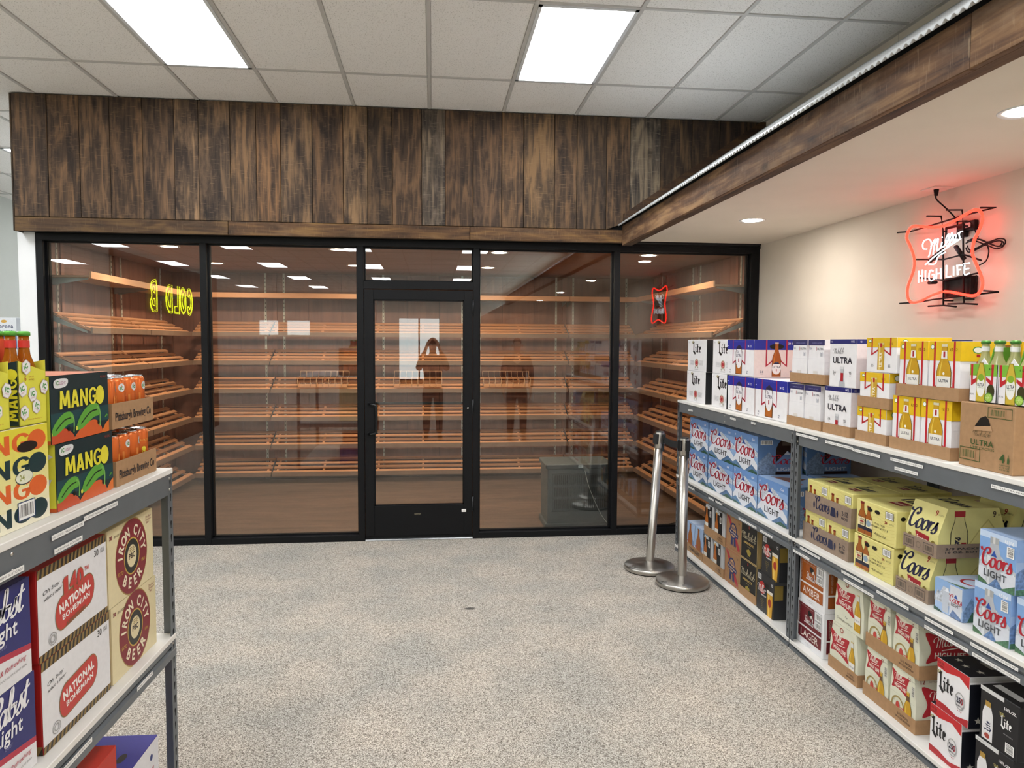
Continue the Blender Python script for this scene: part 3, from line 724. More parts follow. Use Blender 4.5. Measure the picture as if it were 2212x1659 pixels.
# downlights
def downlight(x, y, z, warm, watt, lab, grp):
    o = empty('downlight', loc=(x, y, z), label=lab, cat='downlight', group=grp)
    MB().lathe([(.066, .002), (.088, -.004), (.092, 0), (.09, .002)], 0, 0, M_WHITE, 28).build('trim_ring', parent=o)
    col = (1.0, .84, .62) if warm else (1, .95, .88)
    MB().lathe([(0, -.0015), (.068, -.0015)], 0, 0, EM('lens_warm' if warm else 'lens_cool', col, 30), 28).build('lens', parent=o)
    L = bpy.data.lights.new('downlight_lamp', 'AREA'); L.shape = 'DISK'; L.size = .12; L.energy = watt; L.color = (1, .80, .58) if warm else (1, .93, .84)
    lo = link(L, 'downlight_lamp', parent=o); lo.location = (0, 0, -.008)
nm = ['leftmost', 'second from the left', 'third from the left', 'rightmost']
for i, x in enumerate((-2.30, -.84, .61, 2.03)):
    downlight(x, 6.66, ZI, True, SPOT_E, 'warm recessed downlight in the cedar ceiling, front row, ' + nm[i], 'downlights in the cedar ceiling')
    if i < 3: downlight(x, 8.02, ZI, True, SPOT_E, 'warm recessed downlight in the cedar ceiling, back row, ' + nm[i], 'downlights in the cedar ceiling')
downlight(2.25, 4.93, 2.577, False, 5, 'round recessed downlight in the low ceiling over the far shelves', 'downlights in the low ceiling')
downlight(2.20, 2.51, 2.577, False, 5, 'round recessed downlight in the low ceiling, cut by the right edge of the photo', 'downlights in the low ceiling')
downlight(2.20, .1, 2.577, False, 5, 'round recessed downlight in the low ceiling beside the camera, out of the frame', 'downlights in the low ceiling')
downlight(2.20, -2.3, 2.577, False, 5, 'round recessed downlight in the low ceiling behind the camera', 'downlights in the low ceiling')

# ------------------------------------------------------------------ slatted shelves
M_BRK = P('8f9292', .4, .6)
def slat_shelf(L, axis, tier, seed):
    """local: x along the shelf, y towards the room (front = -y), tilted down to the front; origin at rear top edge"""
    D, rise = .285, .132; th = atan2(rise, D); Ls = hypot(D, rise)
    T = Matrix.Rotation(th, 4, 'X')     # front (negative y) drops
    parts = []
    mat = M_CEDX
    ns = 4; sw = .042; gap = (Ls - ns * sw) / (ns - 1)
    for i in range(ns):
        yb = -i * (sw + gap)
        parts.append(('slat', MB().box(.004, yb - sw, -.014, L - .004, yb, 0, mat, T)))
    for k in range(max(2, round(L / .45)) + 0):
        n_ = max(2, round(L / .45)); xb = .05 + (L - .1) * k / (n_ - 1)
        parts.append(('batten', MB().box(xb - .012, -Ls, -.030, xb + .012, 0, -.0142, mat, T)))
    parts.append(('front_lip', MB().box(.002, -D - .020, -rise - .046, L - .002, -D - .004, -rise + .004, M_LIP)))
    for xb in (.012, L - .012):
        parts.append(('bracket', MB().prism([(0, -.03), (-Ls * .96, -.034), (-Ls, -.05), (0, -.075)], 0, xb - .003, xb + .003, M_BRK)))
        p = parts[-1][1]; p.v = [tuple(T @ Vector(v)) for v in p.v]
    return parts
_sc = {}
def put_shelf(L, loc, rz, label, group):
    k = round(L, 3)
    if k not in _sc: _sc[k] = [(n, p.mesh(n)) for n, p in slat_shelf(L, 0, 0, 0)]
    o = empty('slatted_shelf', loc=loc, rz=rz, label=label, cat='shelf', group=group)
    for n, me in _sc[k]: link(me, n, parent=o, color=(rnd.uniform(.92, 1.06),) * 3)
tiers = [1.940, 1.604, 1.268, .934, .600, .266]
TN = ['top', 'second', 'third', 'fourth', 'fifth', 'lowest']
bays = [(-2.80, -1.925, 'behind the second window, left bay'), (-1.915, -.725, 'behind the second window and the door edge'), (-.715, .475, 'behind the glass door'), (.485, 1.67, 'behind the fourth window'), (1.68, 2.52, 'rightmost bay of the back wall')]
for ti, z in enumerate(tiers):
    for (a, b, nm_) in bays:
        put_shelf(b - a, (a, YB - .02, z), 0, 'slatted shelf on the back wall, %s tier, %s' % (TN[ti], nm_), 'slatted shelves on the back wall')
    for (a, b, nm_) in ((6.30, 7.54, 'nearest the glass'), (7.56, 8.78, 'next to the back corner')):
        # left wall: front faces +X ; right wall: front faces -X
        put_shelf(b - a, (XL + .02, a, z), pi / 2, 'slatted shelf on the left wall, %s tier, %s' % (TN[ti], nm_), 'slatted shelves on the left wall')
        put_shelf(b - a, (XR - .02, b, z), -pi / 2, 'slatted shelf on the right wall, %s tier, %s' % (TN[ti], nm_), 'slatted shelves on the right wall')
# flat top shelves
def flat_shelf(x0, y0, x1, y1, axis, label, fx):
    o = empty('top_shelf', loc=(0, 0, 0), label=label, cat='shelf', group='flat shelves above the slatted ones')
    mt = M_CEDX if axis == 0 else M_CEDY
    MB().cbox(x0, y0, 2.222, x1, y1, 2.240, P('a08068', .6), .001).build('shelf_board', parent=o)
    f = {'F': (x0, y0 - .016, x1, y0), 'L': (x1, y0, x1 + .016, y1), 'R': (x0 - .016, y0, x0, y1)}[fx]
    MB().cbox(f[0], f[1], 2.215, f[2], f[3], 2.272, mt, .001).build('shelf_nosing', parent=o)
    mb = MB()
    if axis == 0:
        for xb in (x0 + .03, x1 - .03): mb.prism([(y1, 2.222), (y0 + .03, 2.222), (y0 + .03, 2.21), (y1, 2.16)], 0, xb - .003, xb + .003, M_BRK)
    else:
        for yb in (y0 + .05, y1 - .05):
            a, b = (x0, x1 - .03) if fx == 'L' else (x1, x0 + .03)
            mb.prism([(a, 2.222), (b, 2.222), (b, 2.21), (a, 2.16)], 1, yb - .003, yb + .003, M_BRK)
    mb.build('bracket', parent=o)
for a, b, nm_ in ((-2.80, -.725, 'left part'), (-.715, 1.675, 'middle part'), (1.68, 2.52, 'right part')):
    flat_shelf(a, 8.77, b, YB, 0, 'flat cedar shelf high on the back wall, %s' % nm_, 'F')
for a, b, nm_ in ((6.30, 7.55, 'nearer the glass'), (7.555, 8.76, 'nearer the corner')):
    flat_shelf(XL, a, -2.81, b, 1, 'flat cedar shelf high on the left wall, part %s' % nm_, 'L')
    flat_shelf(2.54, a, XR, b, 1, 'flat cedar shelf high on the right wall, part %s' % nm_, 'R')
# wire racks for boxes on the third tier
for x0, lab in ((-1.60, 'behind the second window'), (-.47, 'behind the glass door'), (.62, 'behind the fourth window')):
    o = empty('wire_divider_rack', loc=(x0, 8.80, 1.160), label='small wire and wood divider rack on the third tier, ' + lab, cat='rack', group='divider racks on the third tier')
    mw = P('d0a684', .5); W = .58
    MB().cbox(0, -.02, 0, W, -.005, .035, M_CEDX, .001).build('front_rail', parent=o)
    MB().tube([(0, .18, .185), (W, .18, .185)], .004, mw, 6).build('back_wire', parent=o)
    for i in range(9):
        x = W * i / 8; mb = MB(); mb.tube(cr([(x, -.022, .01), (x, -.022, .085), (x, .0, .105), (x, .06, .11), (x, .16, .125), (x, .18, .185)], 3), .0042, mw, 6); mb.tube([(x, .0, .02), (x, .17, .06)], .003, mw, 5)
        mb.build('divider_wire', parent=o)
# humidifier cabinet
o = empty('humidifier', loc=(1.02, 6.42, 0), label='dark grey slotted humidifier cabinet on the floor behind the fourth window', cat='appliance')
mg = P('4a5052', .5, 0, .08, 10); W, D_, H = .62, .40, .60
MB().cbox(0.02, 0, .02, W, D_, H - .045, mg, .006).build('body', parent=o)
MB().cbox(0, -.02, H - .045, W + .015, D_ + .01, H, mg, .008).build('lid', parent=o)
MB().cbox(.0, -.012, 0, W + .01, D_, .05, mg, .006).build('base', parent=o)
MB().cbox(.06, -.008, .16, W - .04, .004, H - .09, P('3c4244', .5), .003).build('grille_panel', parent=o)
mb = MB()
for i in range(26):
    x = .085 + i * .0185
    for zz in (.19, .30, .41): mb.cbox(x, -.011, zz, x + .008, -.007, zz + .085, P('15181a', .6), .001)
mb.build('grille_slots', parent=o, kind='stuff')
a = Art(lambda u, v, n: (u, -.02 - n, v)); a.rect(.30, .535 + .03, .345, .588, 'c8d0d4'); a.text('60 %', .3225, .571, .010, '2a3a44', 'c'); a.mb.build('display_label', parent=o)
MB().tube(cr([(.36, -.03, .54), (.40, -.05, .38), (.50, -.08, .15), (.60, -.09, .03), (.68, -.05, .01)], 6), .0025, P('b8b8b4', .5), 6).build('thin_hose', parent=o)
# thin dark cable on the inner floor at the right
MB().tube(cr([(1.66, 6.36, .006), (1.85, 6.32, .006), (2.02, 6.36, .006), (2.3, 6.52, .006), (2.7, 6.62, .006)], 6), .004, M_RUBBER, 6).build('floor_cable', label='thin dark cable lying on the inner floor behind the right window', cat='cable')
# ================================================================== steel racks
def rack_rail(L, h, step):
    """front rail along local x, outer face at y=0"""
    mb = MB()
    if not step: mb.cbox(0, 0, 0, L, .02, h, M_GREY, .002)
    else:
        pr = [(0, h), (0, h * .62), (.010, h * .56), (.010, h * .44), (-.004, h * .36), (-.004, 0.0), (.02, 0), (.02, h)]
        mb.prism(pr, 0, 0, L, M_GREY)
    return mb
SLOT = None
def post_mesh(H):
    mb = MB(); t = .0025; f = .040
    mb.box(0, 0, 0, f, t, H, M_GREY); mb.box(0, 0, 0, t, f, H, M_GREY); return mb.mesh('post')
def slot_mesh(H):
    mb = MB(); z = .035
    while z < H - .03:
        for fr in (lambda u, v: (.020 + u, -.0006, v), lambda u, v: (-.0006, .020 + u, v)):
            pts = [(-.006, .014), (-.0035, .019), (.0035, .019), (.006, .014), (.005, .006), (.003, 0), (.003, -.009), (-.003, -.009), (-.003, 0), (-.005, .006)]
            mb.add([fr(u, z + v) for u, v in pts], [list(range(len(pts)))], M_SHADOW)
        z += .05
    return mb.mesh('slots')
def rack(name, loc, rz, L, D, label, group, tags, H=1.235):
    o = empty(name, loc=loc, rz=rz, label=label, cat='shelving', group=group)
    pm, sm = post_mesh(H), slot_mesh(H)
    for (x, y, r) in ((0, 0, 0), (L, 0, pi / 2), (0, D, -pi / 2), (L, D, pi)):
        p = link(pm, 'post', parent=o); p.location = (x, y, 0); p.rotation_euler = (0, 0, r)
        q = link(sm, 'keyhole_slots', parent=p, kind='stuff')
    decks = [(1.245, 1.150, .080, False), (.632, .552, .068, True), (.050, .0, .040, True)]
    for (zd, zr, h, st) in decks:
        MB().cbox(.003, -.004, zd - .020, L - .003, D, zd, M_DECK, .002).build('shelf_deck', parent=o, kind=None)
        m = rack_rail(L - .01, h, st); r = m.build('front_rail', parent=o); r.location = (.005, .0, zr)
        m = rack_rail(L - .01, h, False); r = m.build('back_rail', parent=o); r.location = (.005, D - .02, zr)
        for x in (.003, L - .018): MB().box(x, .02, zr + .01, x + .015, D - .02, zd - .02, M_GREY).build('side_rail', parent=o)
        mb = MB()
        for x in (.030, L - .030, L * .5):
            for z in (zr + h * .25, zr + h * .75): mb.lathe([(0, -.002), (.004, -.0015), (.005, 0)], 0, 0, M_STEEL, 8, M=Matrix.Translation((x, -.001, z)) @ Matrix.Rotation(-pi / 2, 4, 'X'))
        mb.build('rivets', parent=o, kind='stuff')
    for (x, z, w_, txt) in tags:
        a = Art(lambda u, v, n: (u, -.0045 - n, v)); a.rect(x, z, x + w_, z + .0135, 'f2f2f0'); a.text(txt, x + .005, z + .004, .0055, '555555', 'l', .0, W=w_ - .010); a.mb.build('price_tag', parent=o)
    return o
HPI = pi / 2
XF = 1.992
R1Y, R2Y = 5.675, 3.755          # far ends (local x = 0)
def U_(y): return R1Y - y
def V_(y): return R2Y - y
tags1 = [(U_(5.42), 1.180, .10, 'LITE 24PK CAN'), (U_(4.62), 1.198, .09, 'ULTRA 24PK'), (U_(4.30), 1.203, .06, 'SALE'), (U_(5.40), .580, .15, 'COORS LIGHT 24PK'), (U_(4.97), .583, .10, 'CL BTL 12PK'), (U_(4.84), .585, .12, 'PREMIER 12PK'), (U_(4.45), .560, .26, 'PABST BLUE RIBBON 24PK BTL'), (U_(4.14), .560, .16, 'AMBERBOCK 12PK')]
tags2 = [(V_(3.735), 1.205, .22, 'MICH ULTRA 16OZ ALUM 4PK'), (V_(3.44), 1.203, .24, 'MICH ULTRA 12PK 16OZ BTL'), (V_(3.20), 1.198, .21, 'MICH ULTRA PURE GOLD 12PK CAN'), (V_(2.915), 1.200, .21, 'MICH ULTRA PURE GOLD 12PK BTL CASE'), (V_(2.885), 1.165, .15, 'MICH ULTRA PURE GOLD 12PK BTL'), (V_(2.345), 1.195, .20, 'MICH ULTRA PEAR 24PK'),
         (V_(3.66), .592, .20, 'COORS BANQUET STUBBY 12PK'), (V_(3.26), .590, .18, 'COORS BANQUET 24PK BTL'), (V_(2.98), .588, .22, 'COORS BANQUET 16OZ BTL 9PK'), (V_(2.66), .590, .16, 'COORS LIGHT 12PK 16OZ CAN'), (V_(2.41), .590, .22, 'COORS LIGHT ALUMINUM 15PK BTL'),
         (V_(3.73), .556, .17, 'STRAUB AMBER 12PK'), (V_(3.24), .556, .24, 'MILLER HIGH LIFE 12PK BTL'), (V_(2.66), .556, .24, 'MILLER LITE ALUMINUM 15PK 16OZ BTL'), (V_(2.40), .556, .22, 'MILLER LITE ALUMINUM 15PK BTL')]
rack('steel_rack', (XF, R1Y, 0), -HPI, 1.915, .84, 'grey steel rack on the right, the farther one next to the glass front', 'grey boltless racks', tags1)
rack('steel_rack', (XF, R2Y, 0), -HPI, 1.915, .84, 'grey steel rack on the right, the nearer one cut by the photo edge', 'grey boltless racks', tags2)
LRZ = HPI - radians(1.6)
LM = Matrix.Translation((-.945, 2.715, 0)) @ Matrix.Rotation(LRZ, 4, 'Z')     # local x = 0 at the far end; boxes use negative x
def L_loc(y, dep, z):
    v = LM @ Vector((y - 2.715, dep, z)); return tuple(v)
tagsL = [(1.915 - .80, 1.196, .16, 'I C LIGHT MANGO 6PK BTL'), (1.915 - .64, 1.206, .20, 'I C LIGHT MANGO 12PK CAN CASE'), (1.915 - .79, 1.158, .14, 'NATIONAL BOH 30PK'), (1.915 - 1.10, 1.16, .18, 'PABST LIGHT 30PK SUITCASE'), (1.915 - .34, .575, .12, 'IRON CITY 30PK'), (1.915 - .80, .575, .17, 'YUENGLING LAGER 12PK')]
rl = rack('steel_rack', L_loc(2.715 - 1.915, 0, 0), LRZ, 1.915, .84, 'grey steel rack on the left of the photo, loaded with mango cases', 'grey boltless racks', tagsL)

# ================================================================== packages
WH = 'eeedf0'; RED = 'b5202c'; NAVY = '16204a'
def carton(c, r=.5): return P(c, r, 0, .03, 20)
# --- gothic white carton
def art_lite(a, W, H):
    a.script('Lite', W * .26, H * .60, H * .185, '111318', .30, .0, table=NIB, W=W * .46)
    a.script('Miller', W * .24, H * .88, H * .035, 'a59a5a', .3, rot=.25)
    a.text('30 PACK', W * .05, H * .90, H * .022, '888888')
    for i in range(7):
        for x0, x1 in ((.16, .36), (.64, .84)): a.rect(W * x0, H * (.20 + i * .022), W * x1, H * (.206 + i * .022), 'a8a8aa'); a.n -= .00010
    a.ell(W * .5, H * .27, W * .105, H * .13, 'c9c2ae'); a.ell(W * .5, H * .27, W * .082, H * .10, 'b32630'); a.ring(W * .5, H * .27, W * .06, H * .075, W * .008, 'e8c9c0')
    a.ribbon([(W * .44, H * .15), (W * .42, H * .10)], W * .04, 'b9b3a4'); a.ribbon([(W * .56, H * .15), (W * .58, H * .10)], W * .04, 'b9b3a4')
    a.text('GREAT TASTE LESS FILLING', W * .5, H * .055, H * .018, '555555', 'c', .01)
lite = Pack('white_beer_carton', .395, .27, .243, carton(WH)).art('front', art_lite)
def art_lite_side(a, W, H):
    a.rect(0, 0, W, H, '15171b'); a.rect(W * .3, H * .12, W * .7, H * .75, '23262c'); a.ell(W * .5, H * .4, W * .1, H * .26, '3d4a2a'); a.rect(W * .42, H * .2, W * .58, H * .5, 'd5d2c8')
lite.art('right', art_lite_side)
liteb = Pack('white_beer_carton', .268, .27, .243, carton(WH)).art('front', lambda a, W, H: (art_lite(a, W * 1.4, H))).art('right', art_lite_side)
# --- blue-topped 24 packs
def art_u24(a, W, H, side=False):
    if side: a.rect(0, 0, W, H, 'e9dcdb')  # white side tinted pink, painting in the pink light that falls on it
    a.rect(0, H * .73, W, H, '1b2a9c')
    rl_ = 'b01f3a'
    cx = W * .46 if not side else W * .5
    x0, x1 = cx - W * .24, cx + W * .24; t = W * .022 if not side else W * .03; v0 = H * (.32 if not side else .28)
    a.poly([(x0, H), (x0 + t, H), (x0 + t, v0 + H * .06), (x0, v0)], rl_); a.poly([(x1 - t, H), (x1, H), (x1, v0), (x1 - t, v0 + H * .06)], rl_)
    a.poly([(x0, v0), (x0 + t, v0 + H * .06), (cx - W * .09, H * .47), (cx - W * .09, H * .42)], rl_); a.poly([(x1, v0), (x1 - t, v0 + H * .06), (cx + W * .09, H * .47), (cx + W * .09, H * .42)], rl_)
    if not side:
        bw = W * .12; 
        a.poly([(cx - bw, H * .06), (cx + bw, H * .06), (cx + bw, H * .66), (cx + bw * .75, H * .8), (cx, H * .87), (cx - bw * .75, H * .8), (cx - bw, H * .66)], '4a2310')
        a.poly([(cx - bw * .85, H * .075), (cx + bw * .85, H * .075), (cx + bw * .85, H * .3), (cx - bw * .85, H * .3)], 'b5651d')
        a.ell(cx, H * .53, bw * .95, H * .32, 'f1eff2'); a.poly([(cx - bw * .72, H * .74), (cx + bw * .72, H * .74), (cx + bw * .4, H * .83), (cx, H * .85), (cx - bw * .4, H * .83)], NAVY)
        a.script('Mich', cx - bw * .6, H * .64, H * .04, '223060', .14); a.text('ULTRA', cx, H * .53, H * .085, '1d2450', 'c', .015, W=bw * 1.7); a.rect(cx - bw * .12, H * .38, cx + bw * .12, H * .49, 'b01f3a')
        a.text('2.6', W * .15, H * .12, H * .07, '333a60', 'c', rot=1.4); a.text('95', W * .8, H * .12, H * .07, '333a60', 'c', rot=1.4)
        a.text('24  12', W * .85, H * .80, H * .06, 'e8e8f4', 'c', .03, W=W * .13); a.ell(W * .04, H * .84, W * .016, H * .012, 'e8e8f4'); a.text('SUPERIOR LIGHT BEER', cx, H * .94, H * .025, '5a68c4', 'c', 0, W=W * .4)
    else:
        a.ell(cx, H * .82, W * .16, H * .075, '08080c')
        a.bottle(cx, H * .03, H * .9, 'a8571a', label=None, dark='42200c', wk=.95, cap='c9b6b0', hi='c97a30')
        a.ell(cx, H * .25, W * .10, H * .165, 'f1eff2'); a.poly([(cx - W * .075, H * .36), (cx + W * .075, H * .36), (cx + W * .04, H * .405), (cx - W * .04, H * .405)], NAVY)
        a.text('ULTRA', cx, H * .255, H * .05, '1d2450', 'c', .015, W=W * .17); a.rect(cx - W * .01, H * .17, cx + W * .01, H * .23, 'b01f3a')
        a.text('2.6', W * .17, H * .13, H * .06, '333a60', 'c', .01); a.text('95', W * .83, H * .13, H * .06, '333a60', 'c', .01)
        a.text('CARBS', W * .17, H * .09, H * .02, '333a60', 'c'); a.text('CALS', W * .83, H * .09, H * .02, '333a60', 'c'); a.text('24 12', W * .82, H * .88, H * .05, 'e8e8f4', 'c', .03)
ultra24 = Pack('blue_topped_carton', .415, .30, .242, carton(WH), bv=.008).art('front', art_u24).art('right', lambda a, W, H: art_u24(a, W, H, True))
# --- white aluminium bottle 4-pack, peaked
def art_u4(a, W, H):
    a.rect(0, H * .87, W, H * .995, '2b2c62'); a.text('SUPERIOR LIGHT BEER', W * .55, H * .91, H * .03, '8c8fc0', 'c', W=W * .6)
    a.script('Mich', W * .08, H * .77, H * .032, '333a70', .14); a.rect(W * .49, H * .75, W * .515, H * .84, 'b01f3a'); a.text('ULTRA', W * .56, H * .765, H * .05, '333a50', 'l', .005, W=W * .36)
    a.poly([(W * .76, H * .62), (W * .88, H * .62), (W * .88, H * .72), (W * .82, H * .69), (W * .76, H * .72)], 'b8bac4')
    a.poly([(W * .36, 0), (W * .6, 0), (W * .58, H * .2), (W * .38, H * .2)], '7a3c14'); a.rect(W * .42, 0, W * .54, H * .14, 'c0251e'); a.rect(W * .355, H * .2, W * .605, H * .28, 'dcd8d4'); a.rect(W * .35, H * .17, W * .61, H * .2, '3a1c0c')
    a.text('2.6', W * .12, H * .08, H * .05, '444444', 'c'); a.text('95', W * .86, H * .08, H * .05, '444444', 'c')
    a.rect(W * .02, H * .56, W * .98, H * .563, 'd2d2da')
ultra4 = Pack('white_bottle_pack', .165, .165, .232, carton(WH), 'bottle pack', 'taper', .018).art('front', art_u4)
# --- white 12-pack with big name
def art_u12(a, W, H, side=False):
    if side: a.rect(0, 0, W, H, 'e6dada')
    a.rect(0, H * .905, W, H, '1d2470'); a.text('16OZ.', W * .93, H * .935, H * .035, 'e8e8f4', 'r', .03); a.text('12', W * .06, H * .935, H * .03, 'e8e8f4', 'l', .03)
    x = W * (.16 if not side else .3)
    a.script('Michelob', x, H * .70, H * .06, '2a3040', .13); a.text('ULTRA', W * (.5 if not side else .36), H * .50, H * .13, '15182a', 'c' if not side else 'l', .02, W=W * .72)
    a.poly([(W * .38, 0), (W * .62, 0), (W * .6, H * .1), (W * .55, H * .2), (W * .56, H * .42), (W * .44, H * .42), (W * .45, H * .2), (W * .4, H * .1)], 'b9bcc2')
    a.rect(W * .45, H * .12, W * .55, H * .3, 'b01f2c'); a.rect(W * .44, H * .38, W * .56, H * .43, 'd5d7da')
    a.text('2.6', W * .2, H * .28, H * .06, '333333', 'c', .01); a.text('95', W * .8, H * .28, H * .06, '333333', 'c', .01); a.text('CARBS', W * .2, H * .24, H * .018, '333333', 'c'); a.text('CALS', W * .8, H * .24, H * .018, '333333', 'c')
ultra12 = Pack('white_tall_carton', .235, .29, .240, carton(WH)).art('front', art_u12).art('right', lambda a, W, H: art_u12(a, W, H, True))
# --- gold can pack
def wshape(a, W, H, c, t, v0, mid, cx=.5, half=.33):
    x0, x1 = W * (cx - half), W * (cx + half)
    a.poly([(x0, H), (x0 + t, H), (x0 + t, v0 + H * .07), (x0, v0)], c); a.poly([(x1 - t, H), (x1, H), (x1, v0), (x1 - t, v0 + H * .07)], c)
    a.poly([(x0, v0), (x0 + t, v0 + H * .07), (W * (cx - .1), mid + H * .05), (W * (cx - .1), mid)], c); a.poly([(x1, v0), (x1 - t, v0 + H * .07), (W * (cx + .1), mid + H * .05), (W * (cx + .1), mid)], c)
def art_gcan(a, W, H):
    a.rect(0, H * .72, W, H, 'e3bb1e'); wshape(a, W, H, 'b9202c', W * .045, H * .48, H * .62)
    a.rect(W * .39, H * .08, W * .61, H * .84, 'caa233'); a.rect(W * .43, H * .08, W * .48, H * .84, 'e8cf7a'); a.rect(W * .40, H * .80, W * .60, H * .85, 'd8c98a')
    a.text('ULTRA', W * .545, H * .16, W * .10, 'fbf6e4', 'l', .02, rot=pi / 2, W=H * .42); a.rect(W * .47, H * .72, W * .53, H * .84, 'b9202c')
    a.text('2.5', W * .22, H * .16, H * .08, '333333', 'c'); a.text('85', W * .78, H * .16, H * .08, '333333', 'c'); a.ell(W * .13, H * .9, W * .055, H * .045, 'f4f4ee'); a.ring(W * .13, H * .9, W * .055, H * .045, W * .012, '3a8a3c'); a.text('12 12', W * .82, H * .80, H * .055, '7a3a10', 'c', .01)
gcan = Pack('yellow_topped_can_pack', .222, .26, .160, carton(WH)).art('front', art_gcan).art('right', lambda a, W, H: (a.rect(0, H * .72, W, H, 'e3bb1e'), a.ell(W * .15, H * .86, W * .06, H * .09, 'f4f4ee'), a.ring(W * .15, H * .86, W * .06, H * .09, W * .012, '3a8a3c'), a.rect(W * .12, H * .3, W * .16, H * .75, 'b9202c'), a.bars(W * .3, H * .25, W * .2, H * .4)))
def art_gbot(a, W, H):
    a.rect(0, H * .66, W, H, 'e6bf1a'); wshape(a, W, H, 'c0202c', W * .06, H * .14, H * .22, half=.34)
    a.bottle(W * .5, -H * .02 + .002, H * .96, 'c79a1c', 'eceae4', 'd8d2b8', 'f0eee8', '6b5410', (.14, .42), 1.3, 'e4c34a')
    a.poly([(W * .47, H * .72), (W * .53, H * .72), (W * .53, H * .82), (W * .47, H * .82)], 'a8202c'); a.text('ULTRA', W * .5, H * .29, H * .05, '20243a', 'c', .02, W=W * .30); a.ell(W * .5, H * .44, W * .035, H * .025, 'f0f0e8')
    a.ell(W * .12, H * .9, W * .06, H * .045, 'f4f4ee'); a.ring(W * .12, H * .9, W * .06, H * .045, W * .014, '3a8a3c'); a.text('12 12', W * .8, H * .83, H * .05, '7a3a10', 'c', .01, W=W * .22)
gbot = Pack('yellow_bottle_pack', .180, .255, .232, carton(WH), 'bottle pack', 'taper', .012).art('front', art_gbot).art('right', lambda a, W, H: (a.rect(0, H * .66, W, H * .995, 'e6bf1a'), a.ell(W * .3, H * .85, W * .09, H * .06, 'f4f4ee'), a.ring(W * .3, H * .85, W * .09, H * .06, W * .015, '3a8a3c'), a.rect(W * .27, H * .4, W * .33, H * .78, 'b9202c'), a.ell(W * .8, H * .78, W * .16, H * .16, '8a5a12'), a.text('2.5', W * .55, H * .3, H * .07, '333333')))
# --- kraft cactus case
def art_cactus(a, W, H):
    g = '3d5a2c'
    a.frame_rect(W * .53, H * .80, W * .96, H * .96, .002, g); a.bars(W * .56, H * .82, W * .29, H * .12, 'a9845f', g); a.frame_rect(W * .03, H * .1, W * .42, H * .3, .0025, g); a.bars(W * .05, H * .12, W * .28, H * .16, 'a9845f', g)
    a.poly([(W * .3, H * .64), (W * .4, H * .78), (W * .5, H * .82), (W * .55, H * .78), (W * .6, H * .66)], '17120e'); a.poly([(W * .28, H * .58), (W * .63, H * .60), (W * .60, H * .68), (W * .30, H * .64)], 'b99470')
    a.script('Michelob', W * .28, H * .50, H * .045, '2c3a1e', .12, W=W * .32); a.text('ULTRA', W * .45, H * .36, H * .09, g, 'c', .008, W=W * .42); a.text('LIME CACTUS', W * .46, H * .30, H * .04, g, 'c', .0, W=W * .44)
    a.text('4', W * .78, H * .17, H * .12, g, 'l', .05); a.bottle(W * .93, H * .16, H * .13, g, None, g)
    for i, t in enumerate(('CARTONS', '6-12 OZ', 'BOTTLES')): a.text(t, W * .96, H * (.12 - i * .035), H * .022, g, 'r', .01, W=W * .17)
cactus = Pack('kraft_case', .262, .34, .243, M_KRAFT).art('front', art_cactus)
# --- light blue mountain carton
def mountains(a, W, H, base, peak, cols=('c3cad6', '5c79a8', '2e5247'), x0=0, x1=1.0):
    c1, c2, c3 = cols
    a.poly([(W * x0, H * (base + .1)), (W * (x0 + .12), H * (base + .36)), (W * (x0 + .2), H * (base + .30)), (W * (x0 + .33), H * peak), (W * (x0 + .42), H * (peak - .12)), (W * (x0 + .5), H * (peak - .08)), (W * (x0 + .66), H * (base + .3)), (W * x1, H * (base + .12)), (W * x1, H * base), (W * x0, H * base)], c1)
    a.poly([(W * (x0 + .33), H * peak), (W * (x0 + .42), H * (peak - .12)), (W * (x0 + .38), H * (base + .3)), (W * (x0 + .34), H * (base + .35))], '8f9bb0')
    a.poly([(W * (x0 + .12), H * (base + .36)), (W * (x0 + .2), H * (base + .30)), (W * (x0 + .16), H * (base + .2))], '8f9bb0')
def art_cl(a, W, H, light=True):
    a.rect(0, H * .45, W, H, '6a93cc'); a.rect(0, H * .62, W, H * .80, '8aaddc')
    mountains(a, W, H, .45, .92)
    a.poly([(0, H * .22), (W * .3, H * .62), (W * .42, H * .72), (W * .62, H * .62), (W, H * .25), (W, H * .12), (W * .5, 0), (0, 0)], 'dfe3ec')
    a.poly([(0, 0), (0, H * .12), (W * .12, H * .2), (W * .3, H * .08), (W * .42, 0)], '5a7fa6'); a.poly([(0, 0), (0, H * .06), (W * .2, H * .05), (W * .35, 0)], '2f5848')
    a.poly([(W * .5, 0), (W * .78, H * .22), (W, H * .08), (W, 0)], '51739c'); a.poly([(W * .62, 0), (W * .8, H * .1), (W, H * .04), (W, 0)], '2f5848')
    a.poly([(W * .36, H * .70), (W * .52, H * .70), (W * .43, H * .81)], '2450a8')
    a.text('24', W * .05, H * .88, H * .05, 'dfe6f4', 'l', .02); a.text('Cold', W * .78, H * .86, H * .055, 'f2f4fa', 'l', .02, .2)
    a.script('Coors', W * .10, H * .42, H * .21, 'a81c30', .36, .10, W=W * .78)
    a.text('LIGHT', W * .26, H * .17, H * .15, '3c4046', 'l', .02, W=W * .48)
